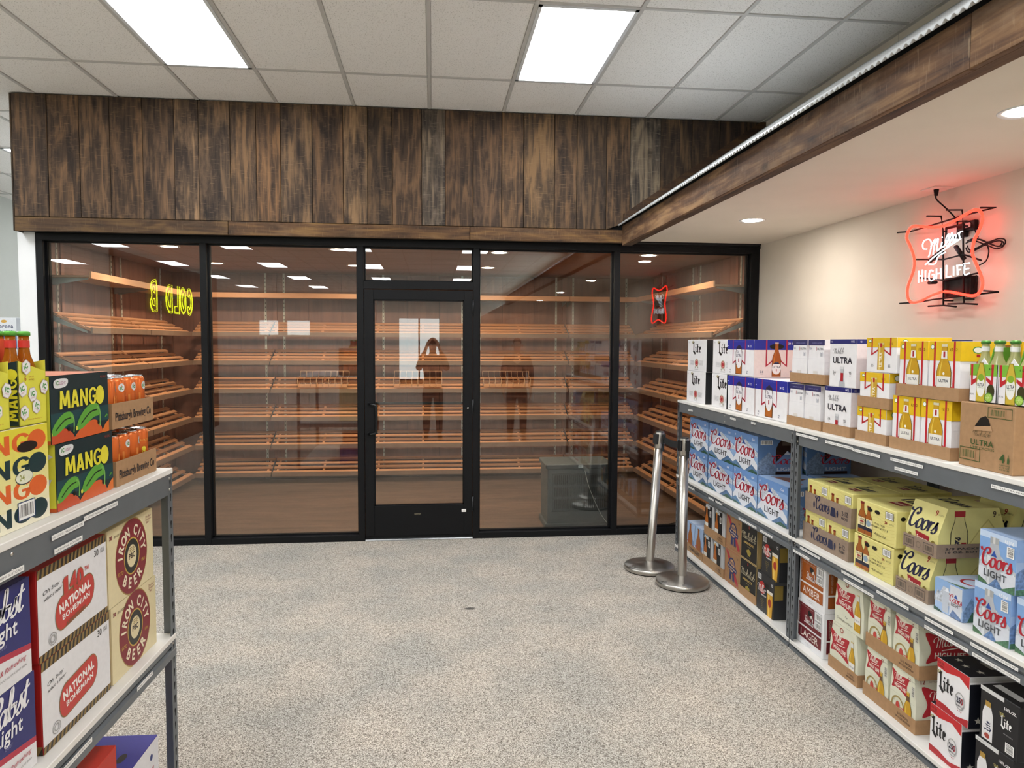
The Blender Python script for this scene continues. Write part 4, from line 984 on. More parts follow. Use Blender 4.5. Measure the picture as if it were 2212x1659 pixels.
def art_cl_side(a, W, H):
    a.rect(0, 0, W, H, '5d7fae'); a.poly([(0, 0), (0, H * .3), (W * .25, H * .6), (W * .45, H * .3), (W * .5, 0)], '8195b2'); a.bars(W * .06, H * .78, W * .26, H * .12)
    a.ell(W * .66, H * .60, W * .26, H * .36, '2a0f08'); a.rect(W * .40, 0, W * .92, H * .6, '2a0f08'); a.rect(W * .54, H * .76, W * .78, H * .98, '5c5048')
    a.poly([(W * .40, H * .32), (W * .66, H * .62), (W * .92, H * .36), (W * .92, H * .08), (W * .40, H * .08)], '6d86b0'); a.poly([(W * .58, H * .52), (W * .72, H * .52), (W * .65, H * .62)], 'e0e4ee')
    a.script('Coors', W * .34, H * .28, H * .12, 'b01c30', .34, .1, W=W * .62); a.text('LIGHT', W * .66, H * .10, H * .09, 'c8ccd4', 'c', .02, W=W * .46)
def mk_cl(w_, nm='blue_mountain_carton'): return Pack(nm, w_, .30, .243, carton('8fb0da')).art('front', art_cl).art('right', art_cl_side).art('top', lambda a, W, H: (a.rect(0, 0, W, H, '9db8de'), a.poly([(W * .1, H * .2), (W * .4, H * .8), (W * .7, H * .3)], '8a6050'), a.rect(W * .5, H * .3, W * .8, H * .45, 'c04048')))
cl_a = mk_cl(.378); cl_b = mk_cl(.44); cl_c = mk_cl(.362)
# --- banquet packs
def stub(a, x, y, H, k=1.0):
    w_ = H * .19 * k
    pr = [(1, 0), (1, .52), (.8, .64), (.42, .76), (.38, .92), (.46, .93), (.46, 1.0)]
    a.poly([(x + w_ * p * 1.07, y + H * q) for p, q in pr] + [(x - w_ * p * 1.07, y + H * q) for p, q in pr[::-1]], '5a2c0c')
    a.poly([(x + w_ * p * .92, y + H * q) for p, q in pr] + [(x - w_ * p * .92, y + H * q) for p, q in pr[::-1]], 'a35c1c'); a.rect(x - w_ * .46, y + H * .92, x + w_ * .46, y + H, '7c1c18')
def art_bq12(a, W, H):
    for i in range(9):
        y = H * (.1 + .1 * i); a.ribbon(cr([(W * .3, y), (W * .5, y + H * .03), (W * .7, y - H * .02), (W * .98, y + H * .02)], 3), .0008, 'c9b867'); a.n -= .00010
    stub(a, W * .17, H * .02, H * .80); stub(a, W * .37, H * .0 + .002, H * .72)
    a.rect(W * .08, H * .02, W * .27, H * .22, 'efe6c4'); a.rect(W * .28, H * .01, W * .46, H * .20, 'efe6c4'); a.script('Coors', W * .085, H * .15, H * .045, '1a1c30', .3, W=W * .17)
    a.frame_rect(W * .70, H * .66, W * .96, H * .90, .0015, '23233a'); a.bars(W * .71, H * .67, W * .24, H * .22); a.text('12', W * .72, H * .52, H * .08, '8c2018', 'l', .03); a.text('BOTTLES', W * .83, H * .53, H * .04, '5c5c40', 'l', W=W * .12)
def art_bqtop(a, W, H):
    a.script('Coors', W * .2, H * .45, H * .15, '20223a', .3, .1, W=W * .6); a.rect(W * .35, H * .22, W * .65, H * .38, '8f2430'); a.text('Banquet', W * .5, H * .27, H * .06, 'efe4c0', 'c', .02, W=W * .26)
M_BQ = carton('e3d98a')
bq12 = Pack('pale_yellow_stubby_pack', .208, .26, .165, M_BQ).art('front', art_bq12).art('top', art_bqtop)
def art_stub24(a, W, H):
    for i in range(10):
        y = H * (.08 + .09 * i); a.ribbon(cr([(W * .4, y), (W * .55, y + H * .04), (W * .75, y - H * .03), (W * .97, y + H * .03)], 3), .0008, 'cbb964'); a.n -= .00010
    stub(a, W * .16, H * .04, H * .92, 1.05); stub(a, W * .33, H * .04, H * .84, 1.0)
    for x, w_ in ((.16, .105), (.33, .10)):
        a.rect(W * (x - w_), H * .26, W * (x + w_), H * .50, 'ecdfb4'); a.rect(W * (x - w_), H * .16, W * (x + w_), H * .26, '1d2038'); a.n -= .00020
    a.script('Coors', W * .07, H * .42, H * .05, '1a1c30', .3, W=W * .18); a.text('BEER', W * .16, H * .29, H * .055, '5c2018', 'c', .02); a.rect(W * .11, H * .36, W * .21, H * .40, 'a02028'); a.ell(W * .33, H * .38, W * .06, H * .09, '8fa4b8')
    a.ell(W * .36, H * .80, W * .06, H * .06, '0c0a06'); a.ell(W * .55, H * .80, W * .065, H * .055, '0c0a06')
    a.frame_rect(W * .75, H * .72, W * .95, H * .92, .0018, '23233a'); a.bars(W * .76, H * .73, W * .18, H * .18); a.text('24', W * .74, H * .57, H * .075, '8c2018', 'l', .04); a.text('BOTTLES', W * .85, H * .58, H * .04, '5c5c40', 'l', W=W * .11)
    a.text('THE 1936', W * .62, H * .45, H * .05, '3a3826', 'c', .01, W=W * .26); a.text('STUBBY BOTTLE', W * .62, H * .36, H * .05, '3a3826', 'c', .01, W=W * .42); a.script('Altoons', W * .48, H * .16, H * .05, '3a3826', .12, W=W * .3)
stub24 = Pack('pale_yellow_bottle_case', .298, .40, .165, M_BQ).art('front', art_stub24).art('top', art_bqtop).art('right', lambda a, W, H: (a.ell(W * .08, H * .8, W * .03, H * .06, '0c0a06'), a.text('PRODUCT OF COLORADO', W * .3, H * .5, H * .05, 'b5a860')))
def art_9(a, W, H):
    a.text('9', W * .72, H * .80, H * .12, '9c2a20', 'l', .02); a.text('16 OZ BOTTLES', W * .82, H * .82, H * .03, '7c7650', 'l', W=W * .14)
    a.script('Coors', W * .06, H * .46, H * .20, '161a3c', .34, .10, W=W * .84)
    a.poly([(W * .30, H * .40), (W * .74, H * .36), (W * .68, H * .12), (W * .36, H * .15)], 'a01c28'); a.text('Banquet', W * .52, H * .21, H * .11, 'f0e8d0', 'c', .03, rot=-.05, W=W * .34)
    for x, y in ((.14, .25), (.18, .15), (.86, .25), (.82, .13), (.1, .12), (.9, .14)): a.ell(W * x, H * y, W * .06, H * .07, '8c7a3a', 7, x); a.n -= .00010
def art_9s(a, W, H):
    a.poly([(W * .44, H * .25), (W * .62, H * .62), (W * .72, H * .78), (W * .84, H * .55), (W * .97, H * .3)], 'c2b772'); a.poly([(W * .46, H * .25), (W * .62, H * .58), (W * .72, H * .74), (W * .83, H * .52), (W * .95, H * .3)], 'ddd38b')
    x = W * .30; w_ = W * .13
    a.poly([(x - w_, 0), (x + w_, 0), (x + w_, H * .5), (x + w_ * .6, H * .75), (x + w_ * .55, H * .86), (x - w_ * .55, H * .86), (x - w_ * .6, H * .75), (x - w_, H * .5)], '4c4a30'); a.poly([(x - w_ * .9, 0), (x + w_ * .9, 0), (x + w_ * .9, H * .5), (x + w_ * .52, H * .75), (x + w_ * .48, H * .86), (x - w_ * .48, H * .86), (x - w_ * .52, H * .75), (x - w_ * .9, H * .5)], 'd6cc8c')
    a.rect(x - w_ * .6, H * .83, x + w_ * .6, H * .95, 'a3202a'); a.script('Coors', x - w_ * .05, H * .04, H * .09, '161a3c', .34, .1, rot=1.5); a.rect(x + w_ * .25, H * .02, x + w_ * .8, H * .3, 'a01c28')
    a.text('9', W * .78, H * .82, H * .12, '4a3828', 'l', .01); a.text('16 OZ', W * .86, H * .84, H * .04, '6a6040', 'l', W=W * .1)
    for i, t in enumerate(('GOLDEN,', 'COLORADO', 'SINCE', '1873')): a.text(t, W * .72, H * (.5 - i * .09), H * .045, '3a3826', 'c', .02)
nine = Pack('pale_yellow_nine_pack', .200, .30, .200, carton('ded68e'), 'bottle pack', 'gable', .038).art('front', art_9).art('right', art_9s)
def art_9st(a, W, H): a.script('Coors', W * .15, H * .5, H * .12, '20223a', .4, .1, W=W * .7)
nine.art('top', lambda a, W, H: a.script('Coors', W * .12, H * .42, H * .11, '161a3c', .4, .1, W=W * .76))
# --- light-blue can and bottle packs
def art_clcan(a, W, H):
    a.rect(0, H * .4, W, H, '8fb4e2'); mountains(a, W, H, .3, .85, x0=0); a.rect(W * .30, H * .06, W * .52, H * .82, 'c3cbd8'); a.poly([(W * .36, H * .7), (W * .45, H * .82), (W * .54, H * .7)], 'e6ebf4')
    a.rect(W * .56, H * .02, W * .98, H * .96, 'd3d8e2'); a.poly([(W * .70, H * .62), (W * .84, H * .62), (W * .77, H * .74)], '2450a8'); a.script('Coors', W * .56, H * .48, H * .11, 'b01c30', .32, .1, W=W * .42); a.text('LIGHT', W * .77, H * .36, H * .10, '3c4046', 'c', .02, W=W * .32)
    a.poly([(W * .56, H * .02), (W * .68, H * .25), (W * .78, H * .2), (W * .98, H * .08), (W * .98, H * .02)], '6c84ae'); a.poly([(0, 0), (0, H * .12), (W * .28, H * .05), (W * .3, 0)], '3a5a50')
def art_clcan_s(a, W, H):
    a.rect(0, H * .4, W * .35, H, '9cbce6'); a.poly([(0, 0), (0, H * .3), (W * .18, H * .72), (W * .4, H * .2), (W * .4, 0)], '7c98bc'); a.poly([(W * .1, 0), (W * .2, H * .3), (W * .5, H * .15), (W * .5, 0)], '3f6a50'); a.rect(W * .42, H * .1, W * .95, H * .95, 'aab8ca')
    for i in range(7): a.rect(W * .48, H * (.45 + i * .06), W * .85, H * (.465 + i * .06), '3c4654'); a.n -= .00010
    a.bars(W * .68, H * .05, W * .18, H * .3, vert=True)
clcan = Pack('light_blue_can_pack', .155, .20, .133, carton('a9c4e8')).art('front', art_clcan).art('right', art_clcan_s).art('top', lambda a, W, H: (a.rect(0, 0, W, H, 'c4d4ec'), a.ring(W * .62, H * .45, W * .32, H * .22, W * .07, 'b01c30'), a.poly([(W * .4, 0), (W, 0), (W, H * .12)], '5c7c60')))
def art_cl15(a, W, H):
    a.rect(0, H * .25, W, H, '82aade'); a.rect(0, H * .88, W, H, 'c5d8f2'); mountains(a, W, H, .28, .74)
    x = W * .42; w_ = W * .2
    a.poly([(0, 0), (0, H * .3), (W, H * .34), (W, 0)], 'd8dde8')
    a.poly([(x - w_, H * .02), (x + w_, H * .02), (x + w_, H * .55), (x + w_ * .62, H * .74), (x + w_ * .55, H * .82), (x - w_ * .55, H * .82), (x - w_ * .62, H * .74), (x - w_, H * .55)], 'b5bac2'); a.rect(x - w_ * .9, H * .02, x - w_ * .5, H * .55, 'd9dde2'); a.rect(x - w_ * .6, H * .80, x + w_ * .6, H * .92, 'a9acae'); a.rect(x - w_ * .2, H * .80, x + w_ * .1, H * .92, 'd5d6d6')
    a.poly([(x - w_ * .4, H * .56), (x + w_ * .4, H * .56), (x, H * .68)], '2450a8')
    a.poly([(0, 0), (0, H * .12), (W * .2, H * .06), (W * .3, 0)], '4a7050'); a.poly([(W * .3, 0), (W * .5, H * .18), (W * .7, 0)], '5f7fae'); a.poly([(W * .6, 0), (W, H * .16), (W, 0)], '4f7a5c')
    a.script('Coors', W * .10, H * .36, H * .17, 'b01c30', .34, .1, W=W * .80); a.text('LIGHT', W * .16, H * .16, H * .13, '4a4e55', 'l', .02, W=W * .62)
    a.text('15|16', W * .70, H * .88, H * .065, 'f4f6fb', 'l', .02, W=W * .24); a.bars(W * .76, H * .64, W * .19, H * .2, vert=True)
cl15 = Pack('light_blue_bottle_carton', .170, .30, .196, carton('a5c0e6')).art('front', art_cl15).art('right', lambda a, W, H: (a.rect(0, H * .6, W, H, '8fb2e4'), a.poly([(0, 0), (0, H * .4), (W * .3, H * .7), (W * .6, H * .3), (W * .9, H * .5), (W, 0)], '6f8cba'), a.poly([(0, 0), (0, H * .1), (W * .5, H * .15), (W, 0)], '4f7a5c'))).art('top', lambda a, W, H: (a.rect(0, 0, W, H, 'a8c0e4'), a.script('Coors', W * .3, H * .5, H * .08, 'b01c30', .4, .1, W=W * .6)))
# --- low shelf: bottle packs
def art_clb(a, W, H):
    a.rect(0, 0, W, H, 'a8c4ea'); a.poly([(0, 0), (0, H * .3), (W * .5, H * .55), (W, H * .3), (W, 0)], 'e3e6ee'); a.poly([(W * .1, H * .3), (W * .3, H * .6), (W * .9, H * .4), (W * .9, H * .2)], '6e8cb8')
    a.bottle(W * .45, H * .05, H * .9, 'a8632c', None, '8c5a3c', wk=1.5, dark='6a3a18'); a.script('Coors', W * .02, H * .14, H * .11, 'b01c30', .32, .1, W=W * .9)
clb = Pack('blue_white_bottle_pack', .17, .26, .235, carton('c9d8f0'), 'bottle pack', 'taper', .02).art('front', art_clb)
def art_blk(a, W, H):
    a.rect(0, 0, W * .72, H * .97, '15161b'); a.rect(W * .05, H * .86, W * .5, H * .96, 'c9cdd2'); a.bottle(W * .18, H * .0 + .002, H * .9, 'b5651d', 'e4e2da', 'c8a040', dark='20130a', wk=1.1)
    a.bars(W * .48, H * .62, W * .17, H * .2, vert=True); a.text('PREMIER', W * .62, H * .12, H * .06, 'c9c9c9', 'r', .01, W=W * .36)
blk = Pack('black_silver_bottle_pack', .180, .25, .225, carton('c2c4c6'), 'bottle pack', 'taper', .02).art('front', art_blk)
def art_pbr(a, W, H):
    a.frame_rect(W * .04, H * .04, W * .96, H * .96, .002, 'a8302c'); a.poly([(W * .08, H * .92), (W * .24, H * .92), (W * .92, H * .16), (W * .92, H * .08), (W * .80, H * .08)], 'a8303a')
    a.ell(W * .5, H * .56, W * .22, H * .22, 'b98f66'); a.ring(W * .5, H * .56, W * .23, H * .23, W * .05, '2c3564'); a.poly([(W * .2, H * .48), (W * .8, H * .40), (W * .82, H * .52), (W * .22, H * .60)], '2c3564')
    a.text('Pabst', W * .5, H * .60, H * .09, '2c3564', 'c', .02, .2, W=W * .3); a.text('Blue Ribbon', W * .52, H * .475, H * .05, 'd8c4a4', 'c', .02, rot=-.12, W=W * .5)
    a.poly([(W * .36, H * .36), (W * .48, H * .34), (W * .46, H * .12), (W * .40, H * .17), (W * .34, H * .12)], '2c3564'); a.poly([(W * .54, H * .34), (W * .66, H * .36), (W * .68, H * .12), (W * .61, H * .17), (W * .56, H * .12)], '2c3564'); a.text('24', W * .86, H * .82, H * .05, '4a3420', 'c', .02)
pbr = Pack('kraft_ribbon_case', .245, .33, .243, P('a07a55', .8, 0, .07, 40)).art('front', art_pbr)
def art_amb(a, W, H, s=False):
    g = 'b39a66'
    a.poly([(0, 0), (W, 0), (W * .99, H * .3), (W, H), (0, H)], '191919')
    a.frame_rect(0, 0, W, H, .006, g); a.rect(W * .46, H * .86, W * .52, H * .94, '8c2c20')
    a.script('Michelob', W * .06, H * .56, H * .10, 'ded3b0', .15, .2, W=W * .84); a.text('AMBERBOCK', W * .48, H * .43, H * .06, 'c9a860', 'c', .02, W=W * .6); a.text('DARK LAGER', W * .5, H * .36, H * .025, 'a89a70', 'c')
    for x, y in ((.42, .24), (.5, .27), (.58, .24), (.47, .19), (.54, .18)): a.ell(W * x, H * y, W * .055, H * .05, 'a08c3c', 8); a.n -= .00010
    a.text('SMOOTH  RICH', W * .5, H * .08, H * .022, '8c8460', 'c')
amb = Pack('black_gold_carton', .243, .30, .243, carton('1c1b19')).art('front', art_amb).art('top', lambda a, W, H: a.frame_rect(0, 0, W, H, .005, 'b39a66')).art('right', lambda a, W, H: (a.rect(0, 0, W * .1, H, 'b39a66'), a.text('12', W * .3, H * .2, H * .08, 'a89a70')))
def art_mgd(a, W, H):
    a.rect(0, 0, W, H, '26272a'); a.bars(W * .06, H * .80, W * .2, H * .14, 'd8d8d8'); a.ell(W * .32, H * .62, W * .19, H * .16, 'b8231f'); a.ell(W * .5, H * .6, W * .1, H * .06, '26272a')
    a.script('Miller', W * .06, H * .50, H * .10, 'ece8e4', .18, .15, W=W * .48); a.text('GENUINE DRAFT', W * .42, H * .42, H * .035, 'ece8e4', 'c', .03, W=W * .3)
    for i in range(6): a.text(('ORIGINALLY', 'COLD FILTERED', 'SMOOTH', 'DRAFT', 'BEER', 'TASTE')[i], W * .33, H * (.32 - i * .045), H * .022, 'a08a4c', 'c')
    a.poly([(W * .64, 0), (W * .92, 0), (W * .96, H * .4), (W * .94, H * .6), (W * .62, H * .6), (W * .60, H * .4)], '8a6410'); a.poly([(W * .66, 0), (W * .90, 0), (W * .94, H * .4), (W * .92, H * .6), (W * .64, H * .6), (W * .62, H * .4)], 'd6a22c'); a.rect(W * .70, H * .02, W * .76, H * .55, 'eccb6c'); a.rect(W * .62, H * .58, W * .94, H * .66, 'e4ddd0'); a.ell(W * .78, H * .36, W * .09, H * .11, 'a8301c')
    a.ell(W * .60, H * .74, W * .16, H * .055, '060606'); a.text('12', W * .9, H * .8, H * .07, 'd8d8d8', 'c', .03)
mgd = Pack('black_draft_carton', .225, .28, .243, carton('26272a')).art('front', art_mgd).art('top', lambda a, W, H: (a.rect(W * .1, H * .1, W * .9, H * .2, '8a7434'), a.rect(W * .1, H * .6, W * .5, H * .66, 'a8301c'))).art('right', lambda a, W, H: (a.rect(0, H * .5, W * .2, H, '8a7434'), a.rect(0, H * .86, W, H * .95, '4a4a4c')))
def art_straub(nm, c):
    def f(a, W, H):
        a.rect(W * .05, H * .46, W * .66, H * .95, c); a.poly([(W * .66, H * .46), (W * .93, H * .46), (W * .93, H * .56), (W * .66, H * .56)], c); a.rect(W * .05, H * .16, W * .93, H * .42, c)
        a.text('FIERCELY INDEPENDENT', W * .10, H * .50, H * .028, 'e8dccf', 'l', .01, rot=pi / 2, W=H * .42)
        a.text('ONE OF THE SMALL BREWERIES', W * .16, H * .90, H * .015, 'e8dccf', 'l', W=W * .45)
        a.ell(W * .50, H * .78, W * .10, H * .07, '0c0908', 20, -.5); a.poly([(W * .48, H * .74), (W * .57, H * .79), (W * .60, H * .73), (W * .53, H * .70)], 'dcd6d0')
        a.script('Straub', W * .28, H * .55, H * .085, 'f1efee', .24, .05, W=W * .36); a.text(nm, W * .49, H * .215, H * .16, 'f1e8de', 'c', .0, W=W * .66)
        a.frame_rect(W * .68, H * .75, W * .93, H * .95, .0015, '333333'); a.bars(W * .70, H * .77, W * .21, H * .16); a.frame_rect(W * .68, H * .58, W * .93, H * .74, .0015, '333333'); a.bars(W * .70, H * .60, W * .21, H * .12)
        a.text('STRAUB BREWERY  ST MARYS PA', W * .5, H * .09, H * .015, '777777', 'c'); a.text('12 OZ BOTTLES', W * .5, H * .05, H * .015, '777777', 'c')
    return f
def art_straub_s(c):
    def f(a, W, H):
        a.rect(W * .05, H * .42, W * .98, H * .88, c); a.rect(W * .05, H * .12, W * .98, H * .38, c); a.text('FIERCELY INDEPENDENT', W * .12, H * .46, H * .05, 'b99a88', 'l', .01, rot=pi / 2, W=H * .4)
    return f
lager = Pack('white_dark_red_case', .268, .36, .243, carton('ebebee')).art('front', art_straub('LAGER', '6e1d26')).art('right', art_straub_s('6e1d26'))
amber = Pack('white_orange_case', .262, .36, .243, carton('ebebee')).art('front', art_straub('AMBER', 'a8581c')).art('right', art_straub_s('9a4c14'))
def softbox(a, cx, cy, w_, h_, c, rot=0):
    pts = cr([(-1, 1), (-.3, .72), (.45, .8), (1, .85), (.78, .1), (.82, -.5), (.95, -1), (.2, -.72), (-.5, -.62), (-1, -.75), (-.8, 0)], 4, True)
    n = len(pts); vs = [(cx, cy)] + [(cx + p * w_ / 2, cy + q * h_ / 2) for p, q in pts]
    a.put(vs, [[0, 1 + i, 1 + (i + 1) % n] for i in range(n)], INK(c))
def hl_logo(a, cx, cy, w_, h_):
    softbox(a, cx, cy, w_, h_, 'b3202c'); a.script('Miller', cx - w_ * .32, cy + h_ * .06, h_ * .16, 'f2ece0', .19, .2, rot=.08, W=w_ * .56); a.ribbon([(cx - w_ * .18, cy - h_ * .02), (cx + w_ * .3, cy + h_ * .06)], h_ * .03, 'f2ece0')
    a.text('HIGH LIFE', cx, cy - h_ * .26, h_ * .17, 'f2ece0', 'c', .03, rot=-.05, W=w_ * .66)
def art_hl(a, W, H):
    hl_logo(a, W * .36, H * .56, W * .66, H * .52); a.text('12', W * .03, H * .93, H * .045, '8c2a20', 'l', .03); a.text('BOTTLES 12 FL OZ', W * .13, H * .935, H * .018, '7a7a68', 'l')
    a.ring(W * .42, H * .90, W * .06, H * .055, W * .02, 'b05040'); a.bottle(W * .80, H * .08, H * .74, 'c79a1c', 'eceae4', 'd8c070', None, '7a5c10', (.22, .42), 1.0, 'e6c64c'); a.rect(W * .76, H * .70, W * .84, H * .80, 'dfe0da'); a.text('HIGH LIFE', W * .80, H * .29, H * .03, '8c8c94', 'c', .04, W=W * .14)
    a.script('The', W * .38, H * .2, H * .03, '4a4030', .2); a.script('Champagne of Beers', W * .10, H * .11, H * .035, '4a4030', .18, rot=-.03, W=W * .55)
hl = Pack('cream_bottle_pack', .245, .26, .243, carton('dfe0cb'), 'bottle pack', 'taper', .02).art('front', art_hl).art('right', lambda a, W, H: hl_logo(a, W * .6, H * .5, W * .7, H * .5))
def art_hln(a, W, H):
    hl_logo(a, W * .40, H * .72, W * .66, H * .40); a.text('12', W * .70, H * .88, H * .055, '8c2a20', 'l', .03); a.text('BOTTLES', W * .83, H * .89, H * .02, '7a7a68', 'l'); a.bars(W * .84, H * .62, W * .11, H * .2, 'd8d8cc', vert=True)
    a.rect(W * .03, H * .49, W * .97, H * .493, 'b9ba a0'.replace(' ', '')); a.ring(W * .33, H * .26, W * .25, H * .19, W * .04, 'a08a4c'); a.ell(W * .33, H * .26, W * .08, H * .10, 'c04038', 9); a.poly([(W * .42, H * .27), (W * .58, H * .25), (W * .58, H * .29)], 'c04038')
    for x, y in ((.2, .34), (.45, .36), (.22, .17), (.47, .18), (.5, .34)): a.ell(W * x, H * y, W * .012, H * .009, '555544', 5); a.n -= .00010
    a.bottle(W * .72, -H * .0 + .001, H * .66, 'c79a1c', 'eceae4', 'd8c070', '6a4a30', '7a5c10', (.06, .26), 1.1, 'e6c64c')
def art_hls(a, W, H):
    a.text('12', W * .10, H * .88, H * .075, '8c2a20', 'l', .03); a.text('BOTTLES', W * .26, H * .90, H * .03, '8c6a58', 'l'); a.ring(W * .58, H * .93, W * .07, H * .06, W * .03, '7a2020'); hl_logo(a, W * .55, H * .52, W * .86, H * .62)
hln = Pack('cream_bottle_pack', .172, .25, .236, carton('dfe0cb'), 'bottle pack', 'taper', .014).art('front', art_hln).art('right', art_hls)
def art_l250(a, W, H):
    a.poly([(0, H), (0, H * .82), (W * .3, H * .80), (W * .7, H * .88), (W, H * .76), (W, H)], 'c8232a'); a.poly([(0, 0), (0, H * .14), (W * .3, H * .14), (W * .65, H * .08), (W, H * .16), (W, 0)], 'b3202c')
    a.text('16 FL OZ', W * .03, H * .90, H * .05, '50100c', 'l', .03, W=W * .2); a.text('15 PINTS', W * .03, H * .84, H * .035, '50100c', 'l', .02, W=W * .18)
    a.script('Miller', W * .02, H * .70, H * .035, 'a59a5a', .3, rot=.1); a.script('Lite', W * .06, H * .42, H * .19, '111318', .30, .0, table=NIB, W=W * .48)
    a.ring(W * .74, H * .42, W * .145, H * .17, W * .02, 'a8a8a8'); a.text('250', W * .74, H * .38, H * .11, '26283a', 'c', .04, W=W * .20); a.ring(W * .80, H * .425, W * .035, H * .06, W * .014, 'c8333a'); a.text('AMERICA', W * .74, H * .31, H * .03, '444444', 'c', .02)
    for i in (-1, 0, 1): a.ell(W * (.74 + .05 * i), H * .22, W * .012, H * .014, 'b3202c', 5); a.n -= .00010
def star(a, x, y, r, c):
    a.put([(x, y)] + [(x + (r if i % 2 == 0 else r * .4) * cos(pi / 2 + i * pi / 5), y + (r if i % 2 == 0 else r * .4) * sin(pi / 2 + i * pi / 5)) for i in range(10)], [[0, 1 + i, 1 + (i + 1) % 10] for i in range(10)], INK(c))
def art_star_top(a, W, H):
    a.rect(0, 0, W, H, '12141f')
    for i, (x, y) in enumerate(((.2, .2), (.5, .16), (.8, .22), (.2, .8), (.5, .84), (.8, .8), (.15, .5))): star(a, W * x, H * y, W * .09, 'c8c4b8'); a.n -= .00010
    a.rect(W * .35, H * .4, W * .7, H * .62, '9a968c'); a.text('LITE', W * .52, H * .46, H * .08, '12141f', 'c', .05)
l250 = Pack('red_white_alu_carton', .182, .32, .200, carton(WH)).art('front', art_l250).art('top', art_star_top).art('right', lambda a, W, H: (a.rect(0, H * .9, W, H, 'c9c9c9'), a.rect(0, 0, W, H * .86, '14161f'), star(a, W * .12, H * .15, W * .05, 'c8c4b8'), a.text('16 FL.OZ.', W * .5, H * .7, H * .07, '9a9a9a', 'l', .02)))
def art_lblk(a, W, H):
    a.rect(0, H * .92, W * .62, H, 'd9d9da'); a.text('GREAT TASTE', W * .04, H * .945, H * .02, '777777', 'l')
    x = W * .22; w_ = W * .14
    a.poly([(x - w_, H * .04), (x + w_, H * .04), (x + w_, H * .52), (x + w_ * .55, H * .68), (x - w_ * .55, H * .68), (x - w_, H * .52)], 'e4e4e6'); a.rect(x - w_ * .5, H * .66, x + w_ * .5, H * .76, 'b08c3c'); a.script('Lite', x + w_ * .55, H * .20, H * .085, '16254e', .3, .0, rot=pi / 2, table=NIB); a.ell(x, H * .12, w_ * .5, H * .05, 'a8453c')
    a.text('16FL.OZ.', W * .94, H * .80, H * .05, 'f0f0f0', 'r', .04, W=W * .3); a.script('Miller', W * .52, H * .66, H * .03, 'a59a5a', .3); a.script('Lite', W * .55, H * .48, H * .11, 'f4f4f4', .3, .0, table=NIB)
    a.bars(W * .70, H * .06, W * .22, H * .18, vert=True); a.text('PLEASE RECYCLE', W * .76, H * .36, H * .02, 'c8c8c8', 'c')
lblk = Pack('black_alu_carton', .178, .32, .200, carton('15161b')).art('front', art_lblk).art('top', lambda a, W, H: (a.rect(W * .1, H * .1, W * .8, H * .2, 'c8c8c8'), a.text('16FL.OZ.', W * .2, H * .8, H * .06, 'c0c0c0'), a.rect(W * .4, H * .4, W * .9, H * .55, 'a07c34')))

# --- cardboard trays
_tr = {}
def tray(w_, d_, h_, loc, rz, label, group, mat=None, art=None, key=None, side=None):
    k = (round(w_, 3), round(d_, 3), round(h_, 3), key)
    if k not in _tr:
        m = mat or M_KRAFT; t = .003; mb = MB()
        mb.box(0, 0, 0, w_, d_, t, m); mb.box(0, 0, t, w_, t, h_, m); mb.box(0, d_ - t, t, w_, d_, h_, m); mb.box(0, t, t, t, d_ - t, h_, m); mb.box(w_ - t, t, t, w_, d_ - t, h_, m)
        ps = []
        if art: a = Art(F_front(w_, d_, h_)); art(a, w_, h_); ps.append(('printed_front_panel', a.mb.mesh('tray_print')))
        if side: a = Art(F_right(w_, d_, h_)); side(a, d_, h_); ps.append(('printed_side_panel', a.mb.mesh('tray_print')))
        _tr[k] = (mb.mesh('tray'), ps)
    me, ps = _tr[k]
    o = link(me, 'cardboard_tray', label=label, cat='tray', group=group, loc=loc, rz=rz)
    for n, p in ps: link(p, n, parent=o)
    return o
# right-hand racks: u -> -Y ; y = world Y of the left edge
XB = 2.035
def R(pack, y, z, label, group, x=XB, jit=0.0, cat=None): return pack.place((x, y, z), -HPI, label, group, jit)
Z1, Z2, Z3 = 1.2455, .6325, .0505
g = 'cartons on the top deck of the far rack'
R(lite, 5.590, Z1, 'white carton with black gothic lettering and red crest, lower one at the far left end', g)
R(lite, 5.580, Z1 + .2445, 'white carton with black gothic lettering and red crest, upper one at the far left end', g)
R(liteb, 5.070, Z1, 'white gothic-lettered carton half hidden by a blue-topped carton, lower', g)
R(liteb, 5.062, Z1 + .2445, 'white gothic-lettered carton half hidden by a blue-topped carton, upper', g)
R(ultra24, 4.775, Z1, 'blue-topped white bottle carton, lower row, left', g, x=2.03)
R(ultra24, 4.345, Z1, 'blue-topped white bottle carton, lower row, right', g, x=2.03)
R(ultra24, 4.790, Z1 + .2432, 'blue-topped carton on top with a handle hole in its side', g, x=2.03)
R(lite, 5.585, Z1, 'white gothic-lettered carton in the back row against the wall, lower', g, x=2.34)
def art_plain(a, W, H): pass
g = 'white bottle packs in trays'
for (yy, zz, w1) in ((3.930, Z1, 'lower'), (3.905, Z1 + .2465, 'upper')):
    tray(.365, .345, .052, (XB - .005, yy, zz), -HPI, 'brown cardboard tray under two small white bottle packs, %s' % w1, 'cardboard trays on the top deck', key='u4')
    R(ultra4, yy - .008, zz + .004, 'small white peaked bottle pack, left one in the %s tray' % w1, g, x=XB + .002)
    R(ultra4, yy - .182, zz + .004, 'small white peaked bottle pack, right one in the %s tray' % w1, g, x=XB + .002)
tray(.245, .30, .052, (XB - .005, 3.545, Z1), -HPI, 'brown cardboard tray under the tall white carton', 'cardboard trays on the top deck')
R(ultra12, 3.540, Z1 + .004, 'tall white carton with big dark capitals, lower, in a tray', 'tall white cartons', x=XB)
R(ultra12, 3.505, Z1 + .2445, 'tall white carton with big dark capitals, upper', 'tall white cartons', x=XB)
